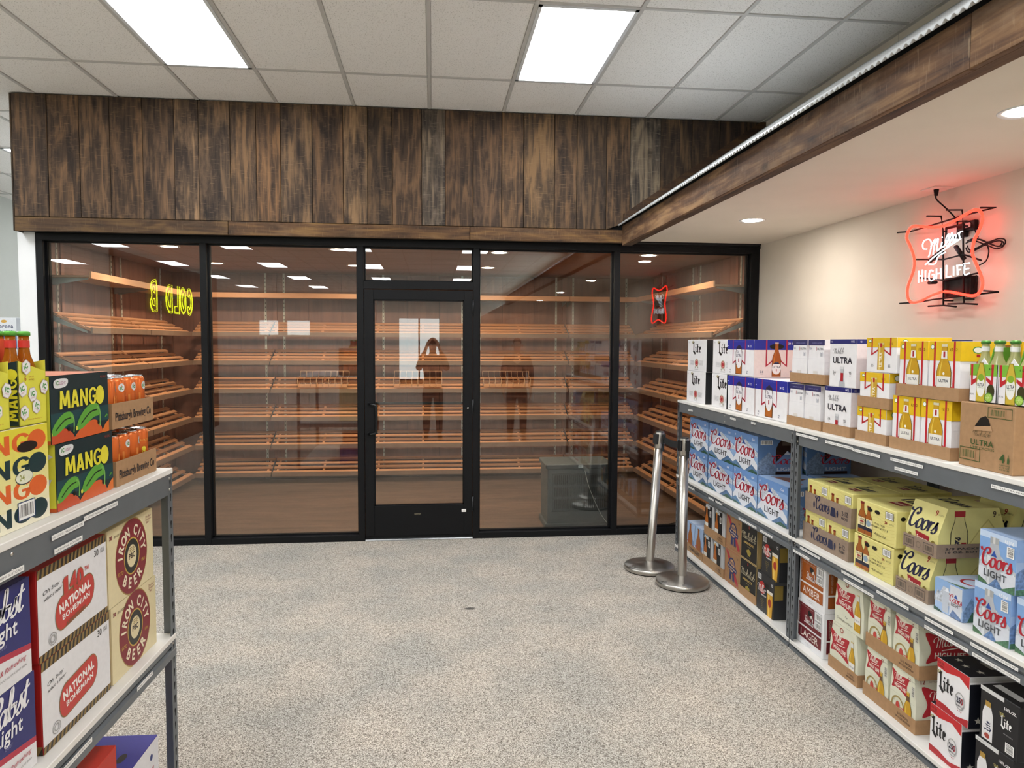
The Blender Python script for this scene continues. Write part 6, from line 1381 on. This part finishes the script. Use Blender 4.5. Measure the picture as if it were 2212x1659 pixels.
def art_natty(t140):
    def f(a, W, H):
        a.rect(0, H * .08, W, H * .90, 'e7e7ea'); stripes(a, 0, W, H * .90, H, 18); stripes(a, 0, W, 0, H * .08, 18)
        a.text('30', W * .80, H * .79, H * .08, '222222', 'l', .01); a.text('12 FL OZ', W * .90, H * .83, H * .025, '444444', 'l', .01, W=W * .06); a.text('CANS', W * .90, H * .80, H * .025, '444444', 'l', .01, W=W * .06)
        a.script('Oh boy', W * .07, H * .70, H * .03, '333333', .2, rot=.1, W=W * .22); a.script('what a beer', W * .08, H * .63, H * .028, '333333', .2, rot=.1, W=W * .24)
        cx, cy, w_, h_ = W * .50, H * .42, W * .56, H * .36; r = .12
        for k, c in ((1.08, '8a6a3c'), (1.0, 'c43a34')):
            pts = [(cx + (w_ / 2 - h_ / 2 * .8) * sx_ + h_ / 2 * .8 * k * cos(t) , cy + h_ / 2 * k * sin(t)) for sx_, ts in ((1, range(-6, 7)), (-1, range(6, 19))) for t in [i * pi / 12 for i in ts]]
            a.poly([(cx + (p - cx) * 1.0 - (q - cy) * .0, q + (p - cx) * r) for p, q in pts], c)
        a.text('NATIONAL', cx, H * .435, H * .095, 'f4f2ee', 'c', .045, rot=r, W=w_ * .82); a.text('BOHEMIAN', cx + W * .01, H * .335, H * .062, 'f4f2ee', 'c', .03, rot=r, W=w_ * .72)
        if t140: a.poly([(cx - W * .17, H * .57), (cx - W * .10, H * .57), (cx - W * .10, H * .77), (cx - W * .15, H * .77), (cx - W * .185, H * .72), (cx - W * .17, H * .72)], '8a6a3c'); a.poly([(cx - W * .165, H * .575), (cx - W * .105, H * .575), (cx - W * .105, H * .765), (cx - W * .145, H * .765), (cx - W * .18, H * .725), (cx - W * .165, H * .725)], 'c43a34'); a.text('40', cx - W * .085, H * .57, H * .20, '8a6a3c', 'l', .07, W=W * .21); a.text('40', cx - W * .08, H * .575, H * .19, 'c43a34', 'l', .05, W=W * .20); a.text('TH', cx + W * .17, H * .70, H * .05, 'c43a34', 'c', .03); a.text('ANNIVERSARY', cx, H * .24, H * .04, '8a5a3c', 'c', .04, rot=r, W=W * .3)
        a.ring(W * .17, H * .18, W * .055, H * .07, W * .006, '999999', 18); a.ring(W * .17, H * .18, W * .035, H * .045, W * .01, 'aaaaaa', 14)
    return f
nat = Pack('red_white_thirty_pack', .365, .27, .243, carton('b5221e')).art('front', art_natty(False)).art('left', lambda a, W, H: stripes(a, W * .8, W, 0, H * .1, 2))
nat140 = Pack('red_white_thirty_pack', .365, .27, .243, carton('b5221e')).art('front', art_natty(True))
def art_iron(a, W, H):
    a.rect(0, 0, W, H, 'e3d6ab'); cx, cy = W * .50, H * .50; R_ = W * .345; K = H / W * .0 + 1
    a.ring(cx, cy, R_ * 1.02, R_ * 1.10, R_ * .04, 'a88c4c', 40); a.ell(cx, cy, R_, R_ * 1.06, '84222e', 40); a.ell(cx, cy, R_ * .47, R_ * .50, '2a2a24', 30); a.ring(cx, cy, R_ * .50, R_ * .53, R_ * .04, 'c9a84a', 30); a.ell(cx, cy, R_ * .30, R_ * .32, 'e3d6ab', 24); a.text('PBC', cx, cy - R_ * .06, R_ * .15, '3a2c20', 'c', .05)
    for i in range(3): a.rect(cx - R_ * .15, cy + R_ * (.13 + i * .05), cx + R_ * .15, cy + R_ * (.15 + i * .05), '8a7030'); a.n -= .00010
    a.up(); a.arctext('IRON CITY', cx, cy, R_ * .60, R_ * .30, 'f0e6c8', radians(172), radians(8), .03, sx=.85); a.arctext('BEER', cx, cy, R_ * .90, R_ * .30, 'f0e6c8', radians(232), radians(308), .03, True, .95)
    a.text('ESTD', cx - R_ * .72, cy - R_ * .35, R_ * .10, 'c9a84a', 'c', .01); a.text('1861', cx + R_ * .72, cy - R_ * .35, R_ * .10, 'c9a84a', 'c', .01)
    a.text('30', W * .04, H * .87, H * .05, '84222e', 'l', .04); a.text('12 FL OZ CANS', W * .13, H * .87, H * .03, '5a4a30', 'l', .02, W=W * .18); a.script('The Beer', W * .82, H * .90, H * .022, '84222e', .3, W=W * .14); a.script('Drinkers', W * .82, H * .86, H * .022, '84222e', .3, W=W * .14); a.script('Beer', W * .84, H * .82, H * .022, '84222e', .3)
iron = Pack('cream_thirty_pack', .333, .27, .244, carton('dccf9f')).art('front', art_iron)
Lp(pabst, 1.488, Z2, 'blue and white thirty-can carton with white script, lower', 'thirty-can cartons on the left rack'); Lp(pabst, 1.480, Z2 + .2435, 'blue and white thirty-can carton with white script, upper', 'thirty-can cartons on the left rack')
Lp(nat, 1.918, Z2, 'white and red thirty-can carton with red oval, lower', 'thirty-can cartons on the left rack'); Lp(nat140, 1.912, Z2 + .2435, 'white and red thirty-can carton with anniversary number, upper', 'thirty-can cartons on the left rack')
Lp(iron, 2.296, Z2, 'cream carton with a maroon round emblem, lower', 'thirty-can cartons on the left rack'); Lp(iron, 2.284, Z2 + .2445, 'cream carton with a maroon round emblem, upper', 'thirty-can cartons on the left rack')
# bottom shelf, left rack
def art_blue(a, W, H): a.rect(0, 0, W, H, 'e6e6ea'); a.script('Old', W * .2, H * .3, H * .25, 'b5303c', .3); a.ell(W * .8, H * .8, W * .04, H * .05, '2a3a7a', 7)
def art_bluet(a, W, H):
    a.rect(0, 0, W, H, '23258c'); a.script('German', W * .05, H * .70, H * .11, 'e9e9f4', .34, .1, W=W * .5); a.script('Old', W * .10, H * .50, H * .11, 'e9e9f4', .34, .1); a.text('30 12OZ CANS', W * .97, H * .80, H * .04, 'e9e9f4', 'r', .02, rot=0, W=W * .3)
    a.ell(W * .5, H * .22, W * .10, H * .05, '0c0c18')
blue = Pack('blue_topped_thirty_pack', .295, .27, .246, carton('23258c')).art('front', art_blue).art('top', art_bluet)
def art_redt(a, W, H):
    a.rect(0, 0, W, H, 'c23424'); a.poly([(W * .15, H * .62), (W * .92, H * .62), (W * .88, H * .95), (W * .18, H * .95)], 'd8d4cc'); a.poly([(W * .2, H * .66), (W * .62, H * .66), (W * .6, H * .92), (W * .22, H * .92)], '6a1a20'); a.text('LAGER', W * .76, H * .74, H * .10, '8a1a20', 'c', .03, W=W * .24); a.ell(W * .5, H * .3, W * .14, H * .10, '1a0808')
redl = Pack('red_lager_carton', .288, .26, .385, carton('c23424')).art('top', art_redt).art('front', lambda a, W, H: a.script('Lager', W * .2, H * .55, H * .16, 'f0e6dc', .3, W=W * .6))
Lp(blue, 2.325, Z3, 'blue-topped white thirty-can carton on the bottom shelf by the post', 'cartons on the bottom shelf of the left rack'); Lp(redl, 2.022, Z3, 'red carton with a printed mug top on the bottom shelf', 'cartons on the bottom shelf of the left rack')
# stacked cases beyond the jamb
def art_cor(a, W, H): a.rect(0, H * .5, W, H, 'e4e8ee'); a.rect(0, 0, W, H * .5, '2a5aa8'); a.rect(0, H * .62, W * .35, H * .95, '2a6ab8'); a.text('Corona', W * .72, H * .66, H * .13, '1d2c5c', 'c', .02, W=W * .42); a.ell(W * .72, H * .88, W * .07, H * .05, 'd8a84a', 9); a.text('BEER 12 PACK', W * .72, H * .55, H * .05, '2a5aa8', 'c', W=W * .4)
cor = Pack('white_blue_case', .36, .27, .27, carton('e4e8ee')).art('front', art_cor)
for i in range(7): cor.place((-3.985, 6.75, .001 + i * .2715), 0, 'white and blue case in a stack beyond the white jamb, %s' % ('lowest', 'second from the floor', 'third from the floor', 'middle one', 'third from the top', 'second from the top', 'topmost')[i], 'stack of cases beyond the jamb')

# ================================================================== stanchions and belt
def stanchion(x, y, lean, lab, rz):
    o = empty('stanchion', loc=(x, y, 0), label=lab, cat='stanchion', group='steel crowd stanchions')
    MB().lathe([(0, .0), (.176, .0), (.176, .008), (.0, .008)], 0, 0, M_RUBBER, 40).build('rubber_foot', parent=o)
    MB().lathe([(.183, .008), (.186, .012), (.186, .034), (.180, .040), (.10, .052), (.045, .066), (.036, .070), (0, .07)], 0, 0, M_STEEL, 48).build('base', parent=o)
    sh = Matrix.Identity(4); sh[0][2] = lean
    MB().lathe([(.0318, .066), (.0318, .965), (0, .965)], 0, 0, M_STEEL, 32, M=sh).build('pole', parent=o)
    Mh = sh @ Matrix.Translation((0, 0, 0))
    mb = MB(); mb.lathe([(.0335, .925), (.0345, .93), (.0345, 1.035), (.033, 1.042)], 0, 0, M_STEEL, 32, M=Mh); mb.build('collar', parent=o)
    MB().lathe([(.033, 1.040), (.034, 1.046), (.030, 1.050), (0, 1.050)], 0, 0, P('2a2b2d', .3), 32, M=Mh).build('top_cap', parent=o)
    for a in range(4):
        R_ = Mh @ Matrix.Rotation(rz + a * pi / 2, 4, 'Z')
        mb = MB(); mb.cbox(.030, -.017, .955, .046, .017, 1.030, P('101113', .4), .003); mb.v = [tuple(R_ @ Vector(v)) for v in mb.v]; mb.build('belt_clip', parent=o)
    mb = MB(); mb.cbox(-.010, -.006, .905, .010, .006, .955, P('101113', .4), .002); mb.v = [tuple(R_ @ (Vector(v) + Vector((0, .038, 0)))) for v in mb.v]; mb.build('belt_catch', parent=o)
    return o
stanchion(1.622, 5.190, .062, 'polished steel stanchion leaning slightly, farther from the camera', radians(-52))
stanchion(1.752, 4.835, -.004, 'polished steel stanchion standing upright in front of the rack end', radians(-68))
bp0, bp1 = Vector((1.705, 5.150, .99)), Vector((1.735, 4.880, .99))
n = 8; vs = []
for i in range(n + 1):
    p = bp0.lerp(bp1, i / n); sag = -.012 * sin(pi * i / n)
    vs += [(p.x, p.y, p.z + .024 + sag), (p.x, p.y, p.z - .024 + sag), (p.x + .002, p.y, p.z - .024 + sag), (p.x + .002, p.y, p.z + .024 + sag)]
fs = [[4 * i + a, 4 * i + (a + 1) % 4, 4 * i + 4 + (a + 1) % 4, 4 * i + 4 + a] for i in range(n) for a in range(4)]
mb = MB(); mb.add(vs, fs, P('121315', .8, 0, .1, 60)); mb.build('retractable_belt', label='black webbing belt stretched between the two steel stanchions', cat='belt')

# ================================================================== neon sign
neon = empty('neon_sign', label='lit neon beer sign with red outline and white letters on the right wall', cat='neon sign')
NR = EM('neon_red', (1.0, .016, .008), 5.0); NRc = EM('neon_red_core', (1.0, .33, .16), 9.0); NW = EM('neon_white', (.80, .92, 1.0), 1.3)
XN = 2.80
red = [(3.695, 1.997), (3.643, 1.991), (3.576, 1.977), (3.504, 1.963), (3.461, 1.963), (3.431, 1.981), (3.418, 2.012), (3.424, 2.045), (3.443, 2.083), (3.47, 2.127), (3.494, 2.171), (3.498, 2.208), (3.489, 2.249), (3.463, 2.286), (3.442, 2.328), (3.438, 2.364), (3.454, 2.389), (3.482, 2.404), (3.51, 2.404), (3.567, 2.391), (3.644, 2.371), (3.719, 2.359), (3.79, 2.362), (3.88, 2.379), (3.961, 2.396), (4.0, 2.39), (4.023, 2.365), (4.029, 2.334), (3.994, 2.282), (3.963, 2.227), (3.952, 2.184), (3.958, 2.138), (3.98, 2.093), (4.001, 2.053), (4.006, 2.011), (3.993, 1.973), (3.964, 1.953), (3.917, 1.952), (3.856, 1.965), (3.783, 1.986), (3.713, 1.997)]
MB().tube(cr([(XN, y, z) for y, z in red], 3), .0075, NR, 10).build('red_tube', parent=neon)
white = [[(3.85, 2.248), (3.88, 2.255), (3.886, 2.283), (3.868, 2.301), (3.83, 2.299), (3.814, 2.274), (3.819, 2.235), (3.834, 2.201)], [(3.817, 2.259), (3.785, 2.295), (3.79, 2.256), (3.797, 2.209)], [(3.79, 2.261), (3.761, 2.296), (3.763, 2.267), (3.768, 2.228), (3.737, 2.244), (3.728, 2.272), (3.734, 2.243), (3.713, 2.246)], [(3.729, 2.297), (3.727, 2.299)], [(3.714, 2.246), (3.686, 2.271), (3.678, 2.309), (3.698, 2.287), (3.695, 2.248), (3.678, 2.251), (3.653, 2.281), (3.653, 2.312), (3.67, 2.283), (3.665, 2.251), (3.648, 2.256), (3.626, 2.277), (3.624, 2.298), (3.643, 2.289), (3.638, 2.262), (3.612, 2.271)], [(3.607, 2.303), (3.598, 2.29), (3.594, 2.27)], [(3.604, 2.295), (3.591, 2.306), (3.575, 2.308)], [(3.858, 2.161), (3.781, 2.2), (3.684, 2.237), (3.585, 2.271)], [(3.83, 2.161), (3.779, 2.158), (3.752, 2.197), (3.697, 2.212)]]
caps_ = [[(3.911, 2.131), (3.911, 2.064)], [(3.881, 2.135), (3.879, 2.066)], [(3.91, 2.102), (3.879, 2.102)], [(3.854, 2.128), (3.853, 2.069)], [(3.791, 2.119), (3.813, 2.124), (3.823, 2.105), (3.822, 2.079), (3.802, 2.065), (3.781, 2.076), (3.781, 2.096), (3.797, 2.098)], [(3.764, 2.129), (3.763, 2.072)], [(3.731, 2.128), (3.725, 2.071)], [(3.762, 2.101), (3.729, 2.101)], [(3.686, 2.14), (3.684, 2.075)], [(3.684, 2.075), (3.648, 2.076)], [(3.631, 2.13), (3.628, 2.079)], [(3.604, 2.125), (3.598, 2.079)], [(3.608, 2.13), (3.565, 2.128)], [(3.599, 2.105), (3.58, 2.106)], [(3.549, 2.126), (3.551, 2.107), (3.546, 2.076), (3.514, 2.08)], [(3.555, 2.134), (3.514, 2.134)], [(3.547, 2.105), (3.519, 2.106)]]
for st in white: MB().tube(cr([(XN, y, z) for y, z in st], 4), .0034, NW, 8).build('script_tube', parent=neon)
for st in caps_: MB().tube(cr([(XN, y, z) for y, z in st], 3), .0038, NW, 8).build('letter_tube', parent=neon)
rods = [[(4.163, 2.389), (4.038, 2.377), (3.876, 2.384), (3.638, 2.396), (3.479, 2.399), (3.39, 2.399), (3.492, 2.417)], [(4.117, 1.955), (3.951, 1.953), (3.822, 1.961), (3.587, 1.967), (3.348, 1.972), (3.446, 1.985)], [(3.902, 2.444), (3.783, 2.423), (3.763, 2.337), (3.737, 1.924)], [(3.861, 1.925), (3.737, 1.924), (3.637, 1.912)], [(3.743, 2.45), (3.623, 2.429), (3.612, 2.342), (3.581, 1.926)], [(3.703, 1.93), (3.581, 1.926), (3.486, 1.917)], [(3.977, 2.205), (3.748, 2.179), (3.6, 2.189), (3.471, 2.143)], [(3.951, 2.096), (3.742, 2.063), (3.467, 2.081)]]
MK = P('0b0b0c', .5, spec=.2)
for st in rods: MB().tube([(XN + .03, y, z) for y, z in st], .0048, MK, 8).build('frame_rod', parent=neon)
for (y, z) in ((3.763, 2.337), (3.612, 2.342), (3.74, 1.95), (3.583, 1.95)): MB().tube([(XN + .03, y, z), (2.892, y, z)], .004, MK, 6).build('wall_standoff', parent=neon)
def nb(name, y0, y1, z0, z1, x0, x1, m=MK): MB().cbox(x0, min(y0, y1), min(z0, z1), x1, max(y0, y1), max(z0, z1), m, .003).build(name, parent=neon)
nb('transformer_box', 3.771, 3.634, 2.36, 2.289, 2.845, 2.885); nb('transformer_box', 3.755, 3.554, 2.074, 1.965, 2.84, 2.885); nb('wiring_box', 3.66, 3.567, 2.37, 2.317, 2.86, 2.886)
nb('rating_label', 3.745, 3.675, 2.345, 2.305, 2.8435, 2.8448, P('b9b6b2', .6)); nb('rating_label', 3.655, 3.595, 2.36, 2.335, 2.8585, 2.8598, P('c8c4c0', .6))
for (y0, z0, y1, z1, r) in ((3.867, 2.185, 3.775, 2.225, .014), (3.665, 2.24, 3.60, 2.165, .012), (3.87, 2.06, 3.81, 2.058, .010)): MB().tube([(XN + .035, y0, z0), (XN + .035, y1, z1)], r, MK, 10).build('electrode_cover', parent=neon)
coils = [[(3.616, 2.263), (3.558, 2.269), (3.476, 2.239), (3.405, 2.245), (3.361, 2.236), (3.357, 2.213), (3.403, 2.206), (3.476, 2.234), (3.537, 2.219), (3.594, 2.212), (3.615, 2.239)], [(3.475, 2.229), (3.461, 2.186), (3.477, 2.142), (3.525, 2.124)], [(3.603, 2.266), (3.526, 2.26), (3.445, 2.221), (3.391, 2.207), (3.381, 2.23), (3.446, 2.235), (3.536, 2.214), (3.593, 2.205)], [(3.709, 2.38), (3.608, 2.366), (3.567, 2.317), (3.539, 2.271)], [(3.541, 2.074), (3.541, 2.032), (3.568, 1.992)]]
for k, st in enumerate(coils):
    MB().tube(cr([(2.862, y, z) for y, z in st], 5), .0035, MK, 6).build('coiled_cord', parent=neon)
MB().tube(cr([(2.862, y + .01, z - .01) for y, z in coils[0]], 5), .0035, MK, 6).build('coiled_cord', parent=neon)
MB().tube(cr([(2.80, 3.792, 2.552), (2.81, 3.80, 2.52), (2.84, 3.775, 2.475), (2.85, 3.735, 2.434), (2.86, 3.697, 2.385), (2.86, 3.695, 2.348)], 6), .004, MK, 8).build('power_cord', parent=neon)
MB().lathe([(0, 0), (.009, .0), (.014, .034), (.014, .040), (0, .04)], 2.80, 3.79, MK, 12, 2.536).build('plug', parent=neon)
MB().cbox(2.745, 3.73, 2.571, 2.865, 3.85, 2.5785, P('d8cfc6', .6), .002).build('outlet_plate', label='white square outlet plate in the low ceiling above the neon sign', cat='outlet')

# ================================================================== things seen only as reflections
MB().cbox(-4.36, -2.6, 0, -4.30, 2.1, 2.95, mat_wood('partition_wood', hexc('3a2418'), hexc('5c3a26'), hexc('70492f'), 2, 30, 2, .6), .004).build('partition', kind='structure', label='dark wood partition behind the left rack, seen only as a reflection')
so = empty('neon_letters', label='yellow outlined neon letters reflected in the first window', cat='neon sign', loc=(-4.285, 1.42, 2.14), rz=0)
NY = EM('neon_yellow', (.92, 1.0, .02), 5.0)
def outl(ch):
    t = lambda pts: pts
    D = {'C': [[(.95, .75), (.8, .97), (.45, 1), (.12, .8), (0, .5), (.12, .2), (.45, 0), (.8, .03), (.95, .25), (.7, .3), (.5, .2), (.28, .5), (.5, .8), (.7, .7), (.95, .75)]],
         'O': [[(.5, 0), (.12, .15), (0, .5), (.12, .85), (.5, 1), (.88, .85), (1, .5), (.88, .15), (.5, 0)], [(.5, .2), (.28, .5), (.5, .8), (.72, .5), (.5, .2)]],
         'L': [[(0, 0), (0, 1), (.3, 1), (.3, .25), (.8, .25), (.8, 0), (0, 0)]],
         'D': [[(0, 0), (0, 1), (.5, 1), (.9, .8), (1, .5), (.9, .2), (.5, 0), (0, 0)], [(.28, .2), (.28, .8), (.5, .78), (.72, .5), (.5, .22), (.28, .2)]],
         'B': [[(0, 0), (0, 1), (.6, 1), (.85, .8), (.7, .52), (.95, .27), (.65, 0), (0, 0)], [(.28, .6), (.28, .82), (.5, .82), (.58, .7), (.28, .6)], [(.28, .18), (.28, .42), (.55, .4), (.6, .22), (.28, .18)]]}
    return D[ch]
LW = .30
for i, ch in enumerate('COLD B'):
    if ch == ' ': continue
    for pl in outl(ch):
        for k in (0, 1):
            c_ = Vector((sum(p[0] for p in pl) / len(pl), sum(p[1] for p in pl) / len(pl)))
            pts = [(0, -((i - 1) * .335 + .335 + (c_.x + (p[0] - c_.x) * (1 - .14 * k)) * LW) + .335, (c_.y + (p[1] - c_.y) * (1 - .12 * k)) * .46) for p in pl]
            MB().tube(cr(pts, 3) if ch in 'COB' else pts, .0045, NY, 6).build('letter_tube', parent=so)
so.location = (-4.285, -.72, 2.16); so.scale = (1, -1, 1)
# ================================================================== two people standing behind the camera, seen in the glass
def skinned(name, pts, edges, rad, mat, parent, lvl=1):
    me = bpy.data.meshes.new(name); me.from_pydata(pts, edges, []); me.materials.append(mat)
    o = link(me, name, parent=parent); sk = o.modifiers.new('skin', 'SKIN')
    for i, v in enumerate(me.skin_vertices[0].data):
        r = rad[i]; v.radius = (r, r) if not isinstance(r, tuple) else r; v.use_root = (i == 0)
    sb = o.modifiers.new('sub', 'SUBSURF'); sb.levels = sb.render_levels = lvl
    sk.use_smooth_shade = True
    return o
def person(x, y, rz, raised, shirt, trousers, hair, lab):
    root = empty('person', loc=(x, y, 0), rz=rz, label=lab, cat='person', group='people reflected in the glass front')
    skin = P('c99b7c', .55, 0, .04, 12)
    def J(*a): return Vector(a)
    hip, waist, chest, neckb, neck, headc, crown = J(0, 0, .95), J(0, 0, 1.08), J(0, .01, 1.32), J(0, 0, 1.47), J(0, .01, 1.54), J(0, .03, 1.64), J(0, .02, 1.74)
    pts = [hip, waist, chest, neckb, neck, headc, crown]; ed = [(0, 1), (1, 2), (2, 3), (3, 4), (4, 5), (5, 6)]; rad = [(.15, .11), (.14, .10), (.17, .115), (.085, .075), (.052, .055), (.078, .098), (.06, .075)]
    def add(p, par, r): pts.append(p); rad.append(r); ed.append((par, len(pts) - 1)); return len(pts) - 1
    arms = []
    for s in (-1, 1):
        k = add(J(.09 * s, 0, .90), 0, .095); k = add(J(.105 * s, .01, .50), k, .062); c = add(J(.11 * s, -.01, .34), k, .058); k = add(J(.115 * s, -.02, .09), c, .04); add(J(.125 * s, .10, .035), k, .036)
        sh = add(J(.19 * s, 0, 1.42), 2, .062)
        if raised: el = J(.25 * s, .12, 1.22); wr = J(.115 * s, .235, 1.60); d = (J(.075 * s, .25, 1.70) - wr)
        else: el = J(.245 * s, -.04, 1.13); wr = J(.235 * s, .05, .88); d = J(0, .02, -.09)
        e = add(el, sh, .044); w_ = add(wr, e, .028); pm = add(wr + d * .6, w_, (.034, .020)); arms.append((sh, e, w_))
        side = J(s * -.0, .0, 0); up = d.normalized(); lat = J(0, 1, 0) if not raised else J(0, .2, -1).normalized(); lat = (lat - up * lat.dot(up)).normalized()
        for f in range(4):
            o_ = lat * (.024 - .016 * f); L = (.072, .080, .075, .058)[f]
            a_ = add(wr + d * .9 + o_, pm, .0095); b_ = add(wr + d * .9 + o_ + up * L * .5 + J(-s * .006, 0, 0), a_, .0085); add(wr + d * .9 + o_ + up * L + J(-s * .022, 0, 0), b_, .007)
        t = add(wr + d * .5 + lat * .034, pm, .011); add(wr + d * .5 + lat * .05 + up * .04 + J(-s * .01, 0, 0), t, .009)
    body = skinned('body', pts, ed, rad, skin, root, 2)
    # clothing
    sp = [waist + J(0, 0, -.14), waist, chest, neckb - J(0, 0, .02)]; se = [(0, 1), (1, 2), (2, 3)]; sr = [(.17, .13), (.158, .118), (.185, .132), (.10, .09)]
    for (sh, e, w_) in arms:
        i = len(sp); sp += [pts[sh], pts[e], pts[w_] + (pts[e] - pts[w_]) * .15]; se += [(2, i), (i, i + 1), (i + 1, i + 2)]; sr += [.078, .058, .042]
    skinned('shirt', sp, se, sr, shirt, root, 2)
    tp = [J(0, 0, 1.0), J(0, 0, .90)]; te = [(0, 1)]; tr = [(.162, .122), (.16, .12)]
    for s in (-1, 1):
        i = len(tp); tp += [J(.095 * s, 0, .80), J(.108 * s, .01, .50), J(.115 * s, -.015, .09)]; te += [(1, i), (i, i + 1), (i + 1, i + 2)]; tr += [.105, .076, .06]
    skinned('trousers', tp, te, tr, trousers, root, 2)
    for s in (-1, 1): skinned('shoe', [J(.117 * s, -.05, .045), J(.122 * s, .06, .045), J(.13 * s, .17, .035)], [(0, 1), (1, 2)], [(.045, .045), (.05, .045), (.042, .034)], P('1c1a1a', .5), root, 2)
    skinned('hair', [J(0, -.035, 1.64), J(0, -.01, 1.735), J(0, .05, 1.765)], [(0, 1), (1, 2)], [(.08, .07), (.082, .075), (.05, .03)], hair, root, 2)
    hz = 1.645
    for s in (-1, 1):
        MB().lathe([(0, -.008), (.007, -.005), (.010, 0), (.007, .005), (0, .008)], .030 * s, .118, P('f0eee8', .3), 10, hz + .01).lathe([(0, -.003), (.004, 0), (0, .003)], .030 * s, .127, P('1a1410', .3), 8, hz + .01).build('eye', parent=root)
        MB().lathe([(0, -.026), (.010, -.015), (.013, .01), (.006, .026), (0, .028)], .088 * s, .025, skin, 10, hz).build('ear', parent=root)
    skinned('nose', [J(0, .115, hz + .01), J(0, .134, hz - .022)], [(0, 1)], [.008, .012], skin, root, 1)
    MB().box(-.022, .106, hz - .054, .022, .121, hz - .047, P('8f4a42', .5)).build('mouth', parent=root)
    return root
person(0.0, -.30, 0, True, P('3a342e', .8), P('2a2c34', .85), P('2c2018', .8), 'person holding up a phone, dark top and dark trousers, reflected in the glass door')
person(1.46, .02, radians(6), False, P('2a2422', .8), P('3a302a', .85), P('241a14', .8), 'person standing with arms down, dark clothes, reflected in the fourth window')
MB().cbox(-.079, -.048, 1.668, .079, -.040, 1.744, P('15161a', .3), .003).build('phone', label='dark phone held sideways at the camera position, reflected in the door', cat='phone')
